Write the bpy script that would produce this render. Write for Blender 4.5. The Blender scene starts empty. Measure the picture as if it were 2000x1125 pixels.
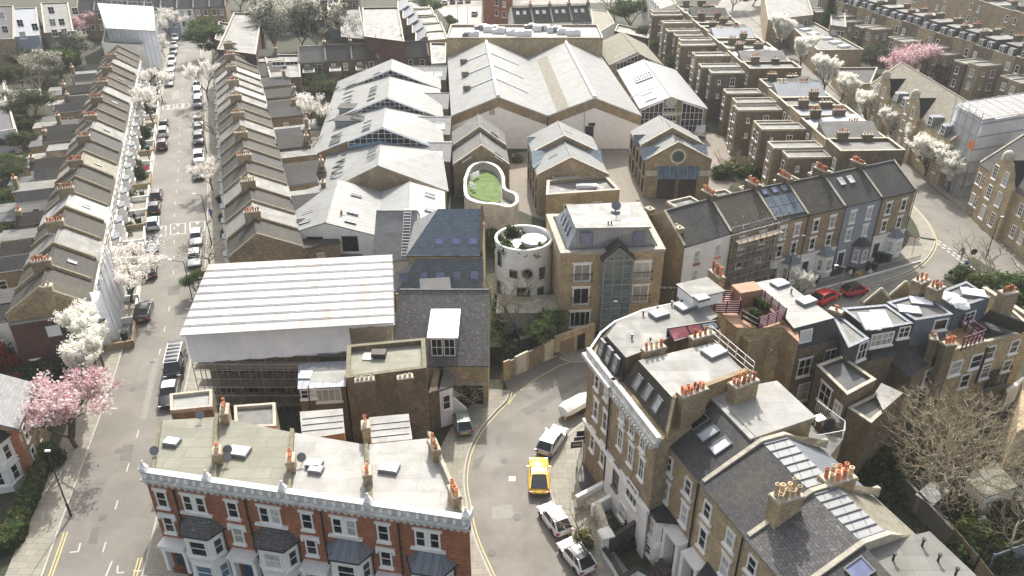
import bpy, math, random
from mathutils import Vector, Matrix
random.seed(7)
HAZE=.00028; LEAFQ=[]
R=math.radians
scene=bpy.context.scene
COL=scene.collection
# ---------------------------------------------------------------- camera, sky, sun
CAM_H=50.0; TH=R(30); FOC=1556.0
cd=bpy.data.cameras.new('camera'); cam=bpy.data.objects.new('camera',cd); COL.objects.link(cam)
cam.location=(0,0,CAM_H); cam.rotation_euler=(R(60),0,0)
cd.sensor_width=36; cd.lens=FOC/2000*36; cd.clip_end=3000; cd.clip_start=.5
scene.camera=cam
SUN_EL=40; SUN_AZ=1.0      # degrees; azimuth measured from +Y towards +X
w=bpy.data.worlds.new('World'); scene.world=w; w.use_nodes=True
nt=w.node_tree; nt.nodes.clear()
sk=nt.nodes.new('ShaderNodeTexSky'); sk.sky_type='NISHITA'; sk.sun_disc=False
sk.sun_elevation=R(SUN_EL); sk.sun_rotation=R(SUN_AZ); sk.air_density=1.0; sk.dust_density=5; sk.ozone_density=1
bg=nt.nodes.new('ShaderNodeBackground'); bg.inputs[1].default_value=.135
wo=nt.nodes.new('ShaderNodeOutputWorld'); hs=nt.nodes.new('ShaderNodeHueSaturation'); hs.inputs['Saturation'].default_value=.45; nt.links.new(sk.outputs[0],hs.inputs['Color']); nt.links.new(hs.outputs[0],bg.inputs[0]); nt.links.new(bg.outputs[0],wo.inputs[0])
sd=bpy.data.lights.new('sun','SUN'); sun=bpy.data.objects.new('sun',sd); COL.objects.link(sun)
sd.energy=3.0; sd.angle=R(.55); sd.color=(1,.955,.88)
sun.rotation_euler=(R(90-SUN_EL),0,R(180-SUN_AZ)); sun.location=(0,100,200)
scene.view_settings.view_transform='Standard'; scene.view_settings.look='None'
scene.view_settings.exposure=.96; scene.view_settings.gamma=1
try:
    scene.cycles.volume_step_rate=4; scene.cycles.max_bounces=5; scene.cycles.volume_bounces=0
except Exception: pass
# ---------------------------------------------------------------- survey helpers
CT,ST=math.cos(TH),math.sin(TH)
def ray(x,y):
    u=x-1000; v=562.5-y
    return Vector((u,FOC*CT+v*ST,-FOC*ST+v*CT))
def P(x,y,z=0):
    d=ray(x,y); t=(z-CAM_H)/d.z
    return Vector((d.x*t,d.y*t,z))
def P2(x,y,z=0):
    p=P(x,y,z); return Vector((p.x,p.y))
def q(r,x,y): return ((r%4)*500+x/3,(r//4)*375+y/3)
def Q(r,x,y,z=0): return P2(*q(r,x,y),z)
def hit(o,n,x,y):
    d=ray(x,y); c=Vector((0,0,CAM_H)); t=(o-c).dot(n)/d.dot(n); return c+d*t
def v3(p,z): return Vector((p[0],p[1],z))
# ---------------------------------------------------------------- materials
MATS={}
def nodes(name):
    m=bpy.data.materials.new(name); m.use_nodes=True; t=m.node_tree
    return m,t,t.nodes['Principled BSDF']
def N(t,ty,**k):
    n=t.nodes.new(ty)
    for a,b in k.items():
        if a.startswith('_'): n.inputs[a[1:].replace('_',' ')].default_value=b
        else: setattr(n,a,b)
    return n
def mixc(t,fac,a,b,mode='MIX'):
    n=t.nodes.new('ShaderNodeMix'); n.data_type='RGBA'; n.blend_type=mode; n.clamp_factor=True
    for s,v in ((0,fac),(6,a),(7,b)):
        if hasattr(v,'is_output'): t.links.new(v,n.inputs[s])
        else: n.inputs[s].default_value=v if s==0 else (*v,1)
    return n.outputs[2]
def ramp(t,src,a,b,lo=0,hi=1):
    n=t.nodes.new('ShaderNodeMapRange'); n.inputs[1].default_value=a; n.inputs[2].default_value=b
    n.inputs[3].default_value=lo; n.inputs[4].default_value=hi; t.links.new(src,n.inputs[0]); return n.outputs[0]
def noise(t,scale,detail=4,rough=.6,world=True,vec=None,dist=0):
    n=t.nodes.new('ShaderNodeTexNoise'); n.inputs['Scale'].default_value=scale; n.inputs['Detail'].default_value=detail
    n.inputs['Roughness'].default_value=rough; n.inputs['Distortion'].default_value=dist
    if vec is None:
        g=t.nodes.new('ShaderNodeNewGeometry'); vec=g.outputs['Position']
    t.links.new(vec,n.inputs['Vector']); return n.outputs['Fac']
def scaled(t,s):
    u=t.nodes.new('ShaderNodeUVMap'); m=t.nodes.new('ShaderNodeMapping'); m.inputs['Scale'].default_value=s
    t.links.new(u.outputs[0],m.inputs[0]); return m.outputs[0]
def bump(t,bs,src,st=.3,d=.02):
    b=t.nodes.new('ShaderNodeBump'); b.inputs['Strength'].default_value=st; b.inputs['Distance'].default_value=d
    t.links.new(src,b.inputs['Height']); t.links.new(b.outputs[0],bs.inputs['Normal'])
def objrand(t,col,amt=.25):
    o=t.nodes.new('ShaderNodeObjectInfo'); h=t.nodes.new('ShaderNodeHueSaturation')
    t.links.new(ramp(t,o.outputs['Random'],0,1,1-amt,1+amt),h.inputs['Value']); t.links.new(col,h.inputs['Color']); return h.outputs[0]
def plain(name,col,rough=.7,var=.25,scale=.8,metal=0,spec=.5,fine=0,rnd=0,emit=None,alpha=None,coat=0):
    if name in MATS: return MATS[name]
    m,t,b=nodes(name); b.inputs['Roughness'].default_value=rough; b.inputs['Metallic'].default_value=metal
    b.inputs['Specular IOR Level'].default_value=spec; b.inputs['Coat Weight'].default_value=coat
    dk=tuple(c*(1-var) for c in col); lt=tuple(min(1,c*(1+var)) for c in col)
    c=mixc(t,ramp(t,noise(t,scale),.3,.7),dk,lt)
    if fine: c=mixc(t,ramp(t,noise(t,fine,2),.35,.65,0,.5),c,tuple(x*.55 for x in col))
    if rnd: c=objrand(t,c,rnd)
    t.links.new(c,b.inputs['Base Color'])
    MATS[name]=m; return m
def brick(name,c1,c2,mort,stain=.5,bw=.225,bh=.075,dirt=(.05,.045,.035),rough=.9,rnd=.12):
    m,t,b=nodes(name); b.inputs['Roughness'].default_value=rough; b.inputs['Specular IOR Level'].default_value=.25
    k=N(t,'ShaderNodeTexBrick'); k.inputs['Scale'].default_value=1; k.inputs['Brick Width'].default_value=bw; k.inputs['Row Height'].default_value=bh
    k.inputs['Mortar Size'].default_value=.007; k.inputs['Color1'].default_value=(*c1,1); k.inputs['Color2'].default_value=(*c2,1); k.inputs['Mortar'].default_value=(*mort,1)
    t.links.new(scaled(t,(1,1,1)),k.inputs['Vector'])
    # clumps of differently fired bricks
    k2=noise(t,2.2,3,.7,vec=scaled(t,(1,3.2,1)))
    c=mixc(t,ramp(t,k2,.4,.62,0,.75),k.outputs['Color'],tuple(x*.52 for x in c2))
    c=mixc(t,ramp(t,noise(t,1.1,5,.7),.5,.72,0,.55),c,tuple(min(1,x*1.35) for x in c1))
    c=mixc(t,ramp(t,noise(t,.35,4),.45,.75,0,stain),c,dirt); c=mixc(t,ramp(t,noise(t,.9,4,.7,vec=scaled(t,(1,.18,1))),.5,.7,0,.45),c,tuple(x*.6 for x in c2))
    if rnd: c=objrand(t,c,rnd)
    t.links.new(c,b.inputs['Base Color']); bump(t,b,k.outputs['Fac'],-.4,.01)
    MATS[name]=m; return m
def tile(name,c1,c2,tw=.3,th=.22,moss=.3,mosscol=(.16,.15,.07),rough=.82,gap=.018,spec=.22,rnd=.12,line=.35,lich=.25,dark=None):
    m,t,b=nodes(name); b.inputs['Roughness'].default_value=rough; b.inputs['Specular IOR Level'].default_value=spec
    k=N(t,'ShaderNodeTexBrick'); k.inputs['Scale'].default_value=1; k.inputs['Brick Width'].default_value=tw; k.inputs['Row Height'].default_value=th
    k.inputs['Mortar Size'].default_value=gap; k.inputs['Mortar Smooth'].default_value=.3; k.inputs['Color1'].default_value=(*c1,1); k.inputs['Color2'].default_value=(*c2,1)
    k.inputs['Mortar'].default_value=(*[x*line for x in c1],1)
    t.links.new(scaled(t,(1,1,1)),k.inputs['Vector'])
    c=mixc(t,ramp(t,noise(t,.45,5,.65),.48,.75,0,moss),k.outputs['Color'],mosscol)
    c=mixc(t,ramp(t,noise(t,3.2,4,.75),.55,.7,0,lich),c,tuple(min(1,x*1.9+.03) for x in c1))
    c=mixc(t,ramp(t,noise(t,.9,3,.6),.55,.8,0,.5),c,tuple(x*.45 for x in c2))
    if rnd: c=objrand(t,c,rnd)
    t.links.new(c,b.inputs['Base Color'])
    sep=N(t,'ShaderNodeSeparateXYZ'); t.links.new(scaled(t,(1,1/th,1)),sep.inputs[0])
    fr=N(t,'ShaderNodeMath',operation='FRACT'); t.links.new(sep.outputs[1],fr.inputs[0])
    ad=N(t,'ShaderNodeMath',operation='MULTIPLY_ADD'); t.links.new(fr.outputs[0],ad.inputs[0]); ad.inputs[1].default_value=-.6; t.links.new(k.outputs['Fac'],ad.inputs[2])
    bump(t,b,ad.outputs[0],-.55,.03)
    MATS[name]=m; return m
def felt(name,col,rough=.55,seam=1.1,seamv=3.5,puddle=.4,spec=.5,dirtcol=(.1,.095,.07),dirt=.5,rnd=.1,sl=.6):
    m,t,b=nodes(name); b.inputs['Specular IOR Level'].default_value=spec
    k=N(t,'ShaderNodeTexBrick'); k.offset=.35; k.inputs['Scale'].default_value=1; k.inputs['Brick Width'].default_value=seamv; k.inputs['Row Height'].default_value=seam
    k.inputs['Mortar Size'].default_value=.03; k.inputs['Mortar Smooth'].default_value=.5; k.inputs['Color1'].default_value=(*col,1); k.inputs['Color2'].default_value=(*[x*.82 for x in col],1)
    k.inputs['Mortar'].default_value=(*[x*sl for x in col],1)
    t.links.new(scaled(t,(1,1,1)),k.inputs['Vector'])
    c=mixc(t,ramp(t,noise(t,.5,6,.7,dist=.6),.45,.72,0,dirt),k.outputs['Color'],dirtcol)
    c=mixc(t,ramp(t,noise(t,2.5,5,.7),.55,.75,0,.35),c,tuple(min(1,x*1.35) for x in col))
    if rnd: c=objrand(t,c,rnd)
    t.links.new(c,b.inputs['Base Color'])
    t.links.new(ramp(t,noise(t,.8,3),.35,.65,rough-.04,rough+.25),b.inputs['Roughness'])
    bump(t,b,noise(t,1.7,4),.15,.06)
    MATS[name]=m; return m
def seam(name,col,sp=.5,rough=.4,metal=.3,dirt=.3,dirtcol=(.2,.2,.18)):
    m,t,b=nodes(name); b.inputs['Metallic'].default_value=metal; b.inputs['Roughness'].default_value=rough; b.inputs['Specular IOR Level'].default_value=.3
    sep=N(t,'ShaderNodeSeparateXYZ'); t.links.new(scaled(t,(1/sp,1,1)),sep.inputs[0])
    fr=N(t,'ShaderNodeMath',operation='FRACT'); t.links.new(sep.outputs[0],fr.inputs[0])
    lt=N(t,'ShaderNodeMath',operation='LESS_THAN'); t.links.new(fr.outputs[0],lt.inputs[0]); lt.inputs[1].default_value=.09
    c=mixc(t,lt.outputs[0],col,tuple(x*.55 for x in col))
    c=mixc(t,ramp(t,noise(t,.5,5),.45,.75,0,dirt),c,dirtcol)
    t.links.new(c,b.inputs['Base Color']); bump(t,b,lt.outputs[0],.5,.04)
    MATS[name]=m; return m
brick('stock_brick',(.44,.34,.2),(.33,.245,.145),(.4,.36,.28),.4)
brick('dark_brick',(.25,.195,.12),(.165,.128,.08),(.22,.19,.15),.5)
brick('gold_brick',(.54,.42,.25),(.43,.33,.185),(.45,.4,.3),.3)
brick('red_brick',(.5,.19,.095),(.38,.13,.065),(.36,.24,.17),.3)
brick('purple_brick',(.15,.075,.06),(.11,.055,.045),(.15,.11,.1),.3)
brick('sooty_brick',(.085,.07,.055),(.055,.045,.04),(.13,.11,.09),.4)
brick('pale_brick',(.62,.57,.47),(.55,.5,.41),(.6,.56,.48),.25)
tile('slate',(.068,.066,.066),(.042,.042,.044),spec=.35)
tile('slate_brown',(.08,.073,.062),(.048,.044,.038),moss=.5,spec=.25,mosscol=(.1,.095,.05))
tile('slate_blue',(.17,.215,.25),(.13,.165,.2),moss=.12,lich=.1,tw=.5,th=.28)
tile('slate_old',(.13,.125,.12),(.09,.09,.088),moss=.35,lich=.75,mosscol=(.1,.08,.1))
tile('slate_pale',(.26,.26,.255),(.2,.2,.2),moss=.25,mosscol=(.2,.2,.16),lich=.1,tw=.6,th=.3,line=.6,rough=.7)
tile('pantile',(.12,.105,.085),(.085,.072,.058),tw=.3,th=.34,gap=.04,moss=.45,line=.3)
tile('tile_stone',(.27,.25,.2),(.2,.185,.145),tw=.45,th=.35,moss=.3,line=.55)
felt('felt_grey',(.15,.147,.138),spec=.35); felt('felt_dark',(.075,.078,.082),.5,spec=.3); felt('felt_white',(.33,.33,.315),.6,spec=.25,dirtcol=(.4,.39,.35),dirt=.45)
felt('felt_moss',(.27,.265,.215),.7,spec=.25,dirtcol=(.19,.185,.135),dirt=.75); felt('felt_pale',(.23,.227,.21),.6,spec=.25,dirtcol=(.25,.24,.2)); felt('felt_olive',(.17,.17,.15),.6)
felt('felt_cream',(.35,.345,.325),.6,spec=.25,seam=1.3,seamv=5,dirt=.8,dirtcol=(.24,.23,.2),sl=.7)
seam('warehouse_sheet',(.225,.23,.225),1.0,.6,.0,.8,(.15,.15,.115)); seam('warehouse_bright',(.3,.305,.305),.9,.6,.0,.6,(.22,.225,.2))
seam('zinc',(.33,.37,.41),.45,.45,.5); seam('lead',(.2,.215,.24),.6,.5,.3,.5,(.12,.13,.14)); seam('lead_dark',(.045,.048,.055),.6,.5,.2,.5,(.08,.085,.09))
plain('white_paint',(.84,.83,.79),.6,.07,1.2,rnd=.04); plain('weathered_white',(.66,.65,.61),.75,.25,1.5,fine=2.5); plain('stucco',(.8,.79,.75),.75,.1,.7,rnd=.04); plain('grey_stucco',(.27,.29,.33),.7,.08)
plain('blue_render',(.3,.34,.42),.7,.1); plain('cream_stone',(.6,.55,.43),.8,.2,1.5,fine=6); plain('coping',(.47,.43,.34),.85,.3,2,fine=7,rnd=.1)
plain('moss_coping',(.19,.17,.11),.9,.4,3,fine=9)
plain('black_metal',(.02,.02,.022),.45,.2); plain('steel',(.42,.43,.44),.35,.15,metal=.8); plain('white_metal',(.75,.76,.76),.4,.05); plain('grey_metal',(.16,.17,.18),.45,.1)
plain('terracotta',(.5,.19,.09),.85,.45,5,rnd=.5); plain('buff_pot',(.55,.42,.27),.85,.4,5,rnd=.4); plain('rubber',(.02,.02,.02),.85,.1)
plain('timber',(.26,.2,.14),.8,.3,2,fine=12); plain('dark_timber',(.055,.04,.035),.7,.3); plain('purple_paint',(.12,.03,.055),.55,.15); plain('deck_wood',(.33,.19,.11),.75,.25,3)
plain('curtain',(.55,.54,.5),.8,.2,3,rnd=.2); plain('door_dark',(.03,.035,.06),.35,.1); plain('door_red',(.25,.015,.02),.35,.1); plain('door_blue',(.03,.06,.16),.35,.1)
plain('bin_green',(.02,.055,.035),.45,.2); plain('yellow_plastic',(.75,.52,.03),.5,.1); plain('sky_blue_paint',(.2,.36,.5),.5,.1)
def leafm(name,col,var=.3):
    m,t,b=nodes(name); b.inputs['Roughness'].default_value=.8; b.inputs['Specular IOR Level'].default_value=.2
    c=mixc(t,ramp(t,noise(t,2),.3,.7),tuple(x*(1-var) for x in col),tuple(min(1,x*(1+var)) for x in col)); t.links.new(c,b.inputs['Base Color'])
    tr=t.nodes.new('ShaderNodeBsdfTranslucent'); t.links.new(c,tr.inputs['Color']); mx=t.nodes.new('ShaderNodeMixShader'); mx.inputs[0].default_value=.5
    out=[n for n in t.nodes if n.type=='OUTPUT_MATERIAL'][0]; t.links.new(b.outputs[0],mx.inputs[1]); t.links.new(tr.outputs[0],mx.inputs[2]); t.links.new(mx.outputs[0],out.inputs['Surface']); MATS[name]=m
def glassm(name,col,rough=.08,spec=.6,var=.5):
    m,t,b=nodes(name); b.inputs['Roughness'].default_value=rough; b.inputs['Specular IOR Level'].default_value=spec
    c=mixc(t,ramp(t,noise(t,1.3,2),.35,.65),col,tuple(min(1,x*(1+var)+.01*var) for x in col)); t.links.new(objrand(t,c,.35),b.inputs['Base Color'])
    MATS[name]=m; return m
glassm('glass_dark',(.01,.012,.014),.1,.45); glassm('glass_curtain',(.34,.34,.32),.25,.5); glassm('glass_sky',(.17,.19,.33),.1,.8,.3); glassm('glass_white',(.62,.64,.66),.2,.6,.1)
glassm('glass_green',(.07,.1,.1),.08,.6); glassm('glass_blue',(.1,.17,.22),.12,.6)
def G(n): return MATS[n]
# ---------------------------------------------------------------- mesh builder
class M:
    def __init__(s): s.v=[]; s.f=[]; s.m=[]; s.sm=[]
    def poly(s,pts,m=0,smooth=False):
        i=len(s.v); s.v+= [Vector(p) for p in pts]; s.f.append(list(range(i,i+len(pts)))); s.m.append(m); s.sm.append(smooth)
    def prism(s,pts,z0,z1,m=0,mt=None,bottom=True):
        n=len(pts); a=sum(pts[i][0]*pts[(i+1)%n][1]-pts[(i+1)%n][0]*pts[i][1] for i in range(n))
        if a<0: pts=list(reversed(pts))
        zt=z1 if isinstance(z1,(list,tuple)) else [z1]*n
        if a<0 and isinstance(z1,(list,tuple)): zt=list(reversed(z1))
        for i in range(n):
            j=(i+1)%n; s.poly([v3(pts[i],z0),v3(pts[j],z0),v3(pts[j],zt[j]),v3(pts[i],zt[i])],m)
        s.poly([v3(pts[i],zt[i]) for i in range(n)],m if mt is None else mt)
        if bottom: s.poly([v3(p,z0) for p in reversed(pts)],m)
    def box(s,c,sx,sy,sz,rz=0,m=0,ax=None):
        """c = centre of the base, local axes rotated by rz about Z or given by ax=(u,v,n)"""
        if ax is None:
            u=Vector((math.cos(rz),math.sin(rz),0)); v=Vector((-math.sin(rz),math.cos(rz),0)); n=Vector((0,0,1))
        else: u,v,n=ax
        c=Vector(c); P_=[c+u*(a*sx/2)+v*(b*sy/2)+n*(d*sz) for d in (0,1) for a,b in ((-1,-1),(1,-1),(1,1),(-1,1))]
        for f in ((3,2,1,0),(4,5,6,7),(0,1,5,4),(1,2,6,5),(2,3,7,6),(3,0,4,7)): s.poly([P_[k] for k in f],m)
    def tube(s,a,b,r0,r1=None,n=6,m=0,caps=True):
        a=Vector(a); b=Vector(b); r1=r0 if r1 is None else r1; d=b-a
        if d.length<1e-6: return
        d.normalize(); u=d.orthogonal().normalized(); v=d.cross(u)
        A=[a+(u*math.cos(2*math.pi*k/n)+v*math.sin(2*math.pi*k/n))*r0 for k in range(n)]
        B=[b+(u*math.cos(2*math.pi*k/n)+v*math.sin(2*math.pi*k/n))*r1 for k in range(n)]
        i=len(s.v); s.v+=A+B
        for k in range(n):
            j=(k+1)%n; s.f.append([i+k,i+j,i+n+j,i+n+k]); s.m.append(m); s.sm.append(n>4)
        if caps: s.poly(list(reversed(A)),m); s.poly(B,m)
    def lathe(s,c,prof,n=12,m=0,smooth=True):
        c=Vector(c); i=len(s.v)
        for r,z in prof:
            for k in range(n): s.v.append(c+Vector((r*math.cos(2*math.pi*k/n),r*math.sin(2*math.pi*k/n),z)))
        for a in range(len(prof)-1):
            for k in range(n):
                j=(k+1)%n; s.f.append([i+a*n+k,i+a*n+j,i+(a+1)*n+j,i+(a+1)*n+k]); s.m.append(m); s.sm.append(smooth)
    def wall(s,pts,z0,z1,th=.25,m=0,mt=None,closed=False):
        """a wall of thickness th running along pts (2-D)"""
        n=len(pts); rng=range(n if closed else n-1)
        for i in rng:
            a=Vector(pts[i][:2]); b=Vector(pts[(i+1)%n][:2]); d=(b-a)
            if d.length<.01: continue
            d.normalize(); k=Vector((-d.y,d.x))*(th/2); e=d*(th/2)
            s.prism([a-k-e,b-k+e*(.98-.01*i),b+k+e*(.98-.01*i),a+k-e],z0,z1+.002*(i%3),m,mt)
    def data(s,name,mats,inv=None):
        me=bpy.data.meshes.new(name)
        vv=[inv@p for p in s.v] if inv is not None else s.v
        me.from_pydata(vv,[],s.f)
        for k in mats: me.materials.append(G(k) if isinstance(k,str) else k)
        me.polygons.foreach_set('material_index',s.m); me.polygons.foreach_set('use_smooth',s.sm)
        uv=me.uv_layers.new(name='UVMap'); me.update()
        vs=me.vertices; co=[0.0]*(2*len(me.loops)); Z=Vector((0,0,1))
        for p in me.polygons:
            n=p.normal
            if abs(n.z)>.995: u=Vector((1,0,0)); v=Vector((0,1,0))
            else:
                u=Z.cross(n).normalized(); v=n.cross(u)
            for li in p.loop_indices:
                c=s.v[me.loops[li].vertex_index]; co[2*li]=c.dot(u); co[2*li+1]=c.dot(v)
        uv.data.foreach_set('uv',co)
        return me
def link(o,parent=None):
    COL.objects.link(o)
    if parent is not None: o.parent=parent
    return o
def tag(o,label=None,cat=None,group=None,kind=None):
    if label: o['label']=label
    if cat: o['category']=cat
    if group: o['group']=group
    if kind: o['kind']=kind
    return o
def single(name,mb,mats,label=None,cat=None,group=None,kind=None,loc=(0,0,0),inplace=True):
    loc=Vector(loc); inv=Matrix.Translation(-loc) if inplace else None
    o=bpy.data.objects.new(name,mb.data(name,mats,inv)); o.location=loc; link(o)
    return tag(o,label,cat,group,kind)
def struct(name,mb,mats,kind='structure'): return single(name,mb,mats,kind=kind)
WC={}
class T:
    """a thing: an Empty at its base that parents its parts"""
    def __init__(s,name,label,cat,loc,group=None,rz=0):
        s.o=bpy.data.objects.new(name,None); s.o.location=Vector((loc[0],loc[1],loc[2] if len(loc)>2 else 0)); s.o.rotation_euler=(0,0,rz)
        s.o.empty_display_size=.2; link(s.o); tag(s.o,label,cat,group)
        s.w=Matrix.Translation(s.o.location)@Matrix.Rotation(rz,4,'Z'); s.inv=s.w.inverted()
    def part(s,name,mb,mats,parent=None,label=None):
        o=bpy.data.objects.new(name,mb.data(name,mats,s.inv)); link(o,parent or s.o)
        if label: o['label']=label
        return o
    def place(s,name,me,wm,parent=None):
        o=bpy.data.objects.new(name,me); link(o,parent or s.o); o.matrix_local=s.inv@wm; return o
def winmesh(w,h,nx,ny,fr,pane,lint,sill,ft,bar=.05,depth=.07,proud=.03,boxed=0):
    key=(round(w,1),round(h,1),nx,ny,fr,pane,lint,sill,ft,bar,boxed)
    if key in WC: return WC[key]
    w,h=key[0],key[1]; X,Y,Zv=Vector((1,0,0)),Vector((0,1,0)),Vector((0,0,1))
    f=M()   # local: x along wall, y up, z outward; origin = centre of opening
    def bx(x0,x1,y0,y1,z0,z1,m=0): f.box(((x0+x1)/2,(y0+y1)/2,z0),x1-x0,y1-y0,z1-z0,m=m)
    z1=proud+depth+boxed
    bx(-w/2,-w/2+ft,-h/2,h/2,-.02,z1); bx(w/2-ft,w/2,-h/2,h/2,-.02,z1); bx(-w/2+ft,w/2-ft,h/2-ft,h/2,-.02,z1); bx(-w/2+ft,w/2-ft,-h/2,-h/2+ft,-.02,z1)
    for i in range(1,nx): x=-w/2+w*i/nx; bx(x-bar/2,x+bar/2,-h/2+ft,h/2-ft,-.01,proud+.045+boxed)
    for i in range(1,ny): y=-h/2+h*i/ny; bx(-w/2+ft,w/2-ft,y-bar/2,y+bar/2,-.01,proud+.04+boxed)
    if sill: bx(-w/2-.1,w/2+.1,-h/2-.16,-h/2-.002,-.02,.2)
    if lint: bx(-w/2-.14,w/2+.14,h/2+.002,h/2+lint,-.02,.1)
    p=M(); p.box((0,0,-.01),w-2*ft,h-2*ft,proud+.01+boxed)
    WC[key]=(f.data('window',[fr]),p.data('pane',[pane])); return WC[key]
def win(t,o,u,n,w,h,nx=1,ny=2,fr='white_paint',pane=None,lint=0,sill=True,ft=.08,name='window',v=None,bar=.05,boxed=0,parent=None):
    if pane is None: pane=random.choice(('glass_dark','glass_dark','glass_curtain'))
    a,b=winmesh(w,h,nx,ny,fr,pane,lint,sill,ft,bar,boxed=boxed)
    n=n.normalized(); u=u.normalized(); v=n.cross(u)
    wm=Matrix(((u.x,v.x,n.x,o.x),(u.y,v.y,n.y,o.y),(u.z,v.z,n.z,o.z),(0,0,0,1)))
    f=t.place(name,a,wm,parent)
    pn=bpy.data.objects.new('pane',b); link(pn,f); return f
def wallaxes(A,B,toward=None):
    A=Vector(A[:2]); B=Vector(B[:2]); d=(B-A).normalized(); n=Vector((d.y,-d.x))
    if toward is None: toward=Vector((0,0))
    if n.dot(toward-A)<0: n=-n; d=-d
    return Vector((d.x,d.y,0)),Vector((n.x,n.y,0))
def wins_px(t,A,B,pts,w,h,off=0,**k):
    u,n=wallaxes(A,B)
    for (x,y) in pts:
        p=hit(v3(A,0)+n*off,n,x,y); win(t,p,u,n,w,h,**k)
def wins_row(t,A,B,us,zs,w,h,toward=None,off=0,**k):
    u,n=wallaxes(A,B,toward); A=Vector(A[:2]); B=Vector(B[:2])
    for z in zs:
        for s in us: win(t,v3(A.lerp(B,s),z)+n*off,u,n,w,h,**k)
def inset(pts,d):
    n=len(pts); a=sum(pts[i][0]*pts[(i+1)%n][1]-pts[(i+1)%n][0]*pts[i][1] for i in range(n)); sg=1 if a>0 else -1
    out=[]
    for i in range(n):
        p0,p1,p2=(Vector(pts[(i+k)%n][:2]) for k in (-1,0,1))
        d1=(p1-p0).normalized(); d2=(p2-p1).normalized(); n1=Vector((-d1.y,d1.x))*sg; n2=Vector((-d2.y,d2.x))*sg
        b=n1+n2
        if b.length<1e-4: out.append(p1+n1*d); continue
        b.normalize(); c=max(.35,b.dot(n1)); out.append(p1+b*(d/c))
    return out
def rect(A,B,d):
    """A,B front corners; d>0 extends away from the camera side"""
    A=Vector(A[:2]); B=Vector(B[:2]); k=(B-A).normalized(); n=Vector((-k.y,k.x))
    if n.dot(A)<0: n=-n
    return [A,B,B+n*d,A+n*d]
def ring(mb,pts,z0,z1,th,m=0,mt=None):
    """parapet of thickness th standing just inside pts"""
    i2=inset(pts,th); n=len(pts)
    for i in range(n):
        j=(i+1)%n; mb.prism([pts[i],pts[j],i2[j],i2[i]],z0,z1,m,mt)
def flatroof(t,pts,h,wall,roof,par=.5,th=.25,cop='coping',z0=0):
    mb=M(); mb.prism(pts,z0,h,0,bottom=False); w=t.part('wall',mb,[wall])
    r=M(); r.prism(inset(pts,th+.003 if par else -.06),h+.002,h+.05,0); rf=t.part('roof',r,[roof])
    if par:
        p=M(); ring(p,pts,h+.002,h+par,th,0); ring(p,inset(pts,-.04),h+par,h+par+.07,th+.08,1); t.part('parapet',p,[wall,cop])
    return w,rf
def gable(t,A,B,C,D,h,rise,wall,roof,pos=.5,over=.2,z0=0,par=(0,0),parmat='coping',eave2=None,rname='roof',fascia=None):
    """eaves run along A-B and D-C; ridge parallel to them; par = raise of verge parapets at ends AD and BC"""
    A,B,C,D=(Vector(p[:2]) for p in (A,B,C,D)); h2=h if eave2 is None else eave2
    r0=A.lerp(D,pos); r1=B.lerp(C,pos)
    mb=M()
    mb.poly([v3(A,z0),v3(B,z0),v3(B,h),v3(A,h)]); mb.poly([v3(C,z0),v3(D,z0),v3(D,h2),v3(C,h2)])
    mb.poly([v3(B,z0),v3(C,z0),v3(C,h2),v3(r1,h+rise),v3(B,h)]); mb.poly([v3(D,z0),v3(A,z0),v3(A,h),v3(r0,h+rise),v3(D,h2)])
    w=t.part('wall',mb,[wall])
    rf=M(); th=.13
    def slope(a,b,ra,rb,hh,vs=1):
        a3,b3,ra3,rb3=v3(a,hh+.03),v3(b,hh+.03),v3(ra,h+rise+.03),v3(rb,h+rise+.03)
        da=(a3-ra3).normalized()*over; db=(b3-rb3).normalized()*over; e=(b3-a3).normalized()*.08
        a3=a3+da-e; b3=b3+db+e; ra3=ra3-e; rb3=rb3+e; up=Vector((0,0,th))
        rf.poly([a3+up,b3+up,rb3+up,ra3+up] if vs>0 else [b3+up,a3+up,ra3+up,rb3+up])
        rf.poly([a3,b3,b3+up,a3+up],1); rf.poly([a3,a3+up,ra3+up,ra3],1); rf.poly([b3,rb3,rb3+up,b3+up],1)
        rf.poly([a3,ra3,rb3,b3],1)
    slope(A,B,r0,r1,h); slope(D,C,r0,r1,h2,-1)
    rd=(r1-r0).normalized(); rf.box((*( (r0+r1)/2),h+rise+.1),(r1-r0).length,.26,.1,rz=math.atan2(rd.y,rd.x),m=1)
    r=t.part(rname,rf,[roof,fascia or roof])
    for (a,rr,d,k,hh) in ((A,r0,D,par[0],-1),(B,r1,C,par[1],1)):
        if not k: continue
        p=M(); e=rd*.16*1
        for (s0,s1,ha,hb) in ((a,rr,h,h+rise),(rr,d,h+rise,h2)):
            q_=[s0-e,s1-e,s1+e,s0+e]
            a1=[v3(s0-e,ha-.1),v3(s1-e,hb-.1),v3(s1-e,hb+k),v3(s0-e,ha+k)]; a2=[v3(s0+e,ha-.1),v3(s1+e,hb-.1),v3(s1+e,hb+k),v3(s0+e,ha+k)]
            p.poly(a1,1); p.poly(list(reversed(a2)),1); p.poly([a1[3],a1[2],a2[2],a2[3]]); p.poly([a1[0],a1[3],a2[3],a2[0]],1); p.poly([a1[1],a2[1],a2[2],a1[2]],1)
        t.part('verge_parapet',p,[parmat,wall])
    return w,r
PC={}
def potmesh(m,hh=.55):
    if (m,hh) not in PC:
        b=M(); b.lathe((0,0,0),[(.15,0),(.13,.05),(.115,hh-.1),(.15,hh-.07),(.15,hh),(.1,hh),(.1,hh*.5)],10); b.lathe((0,0,hh*.5),[(.1,0),(.001,0)],10)
        PC[(m,hh)]=b.data('chimney_pot',[m])
    return PC[(m,hh)]
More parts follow.
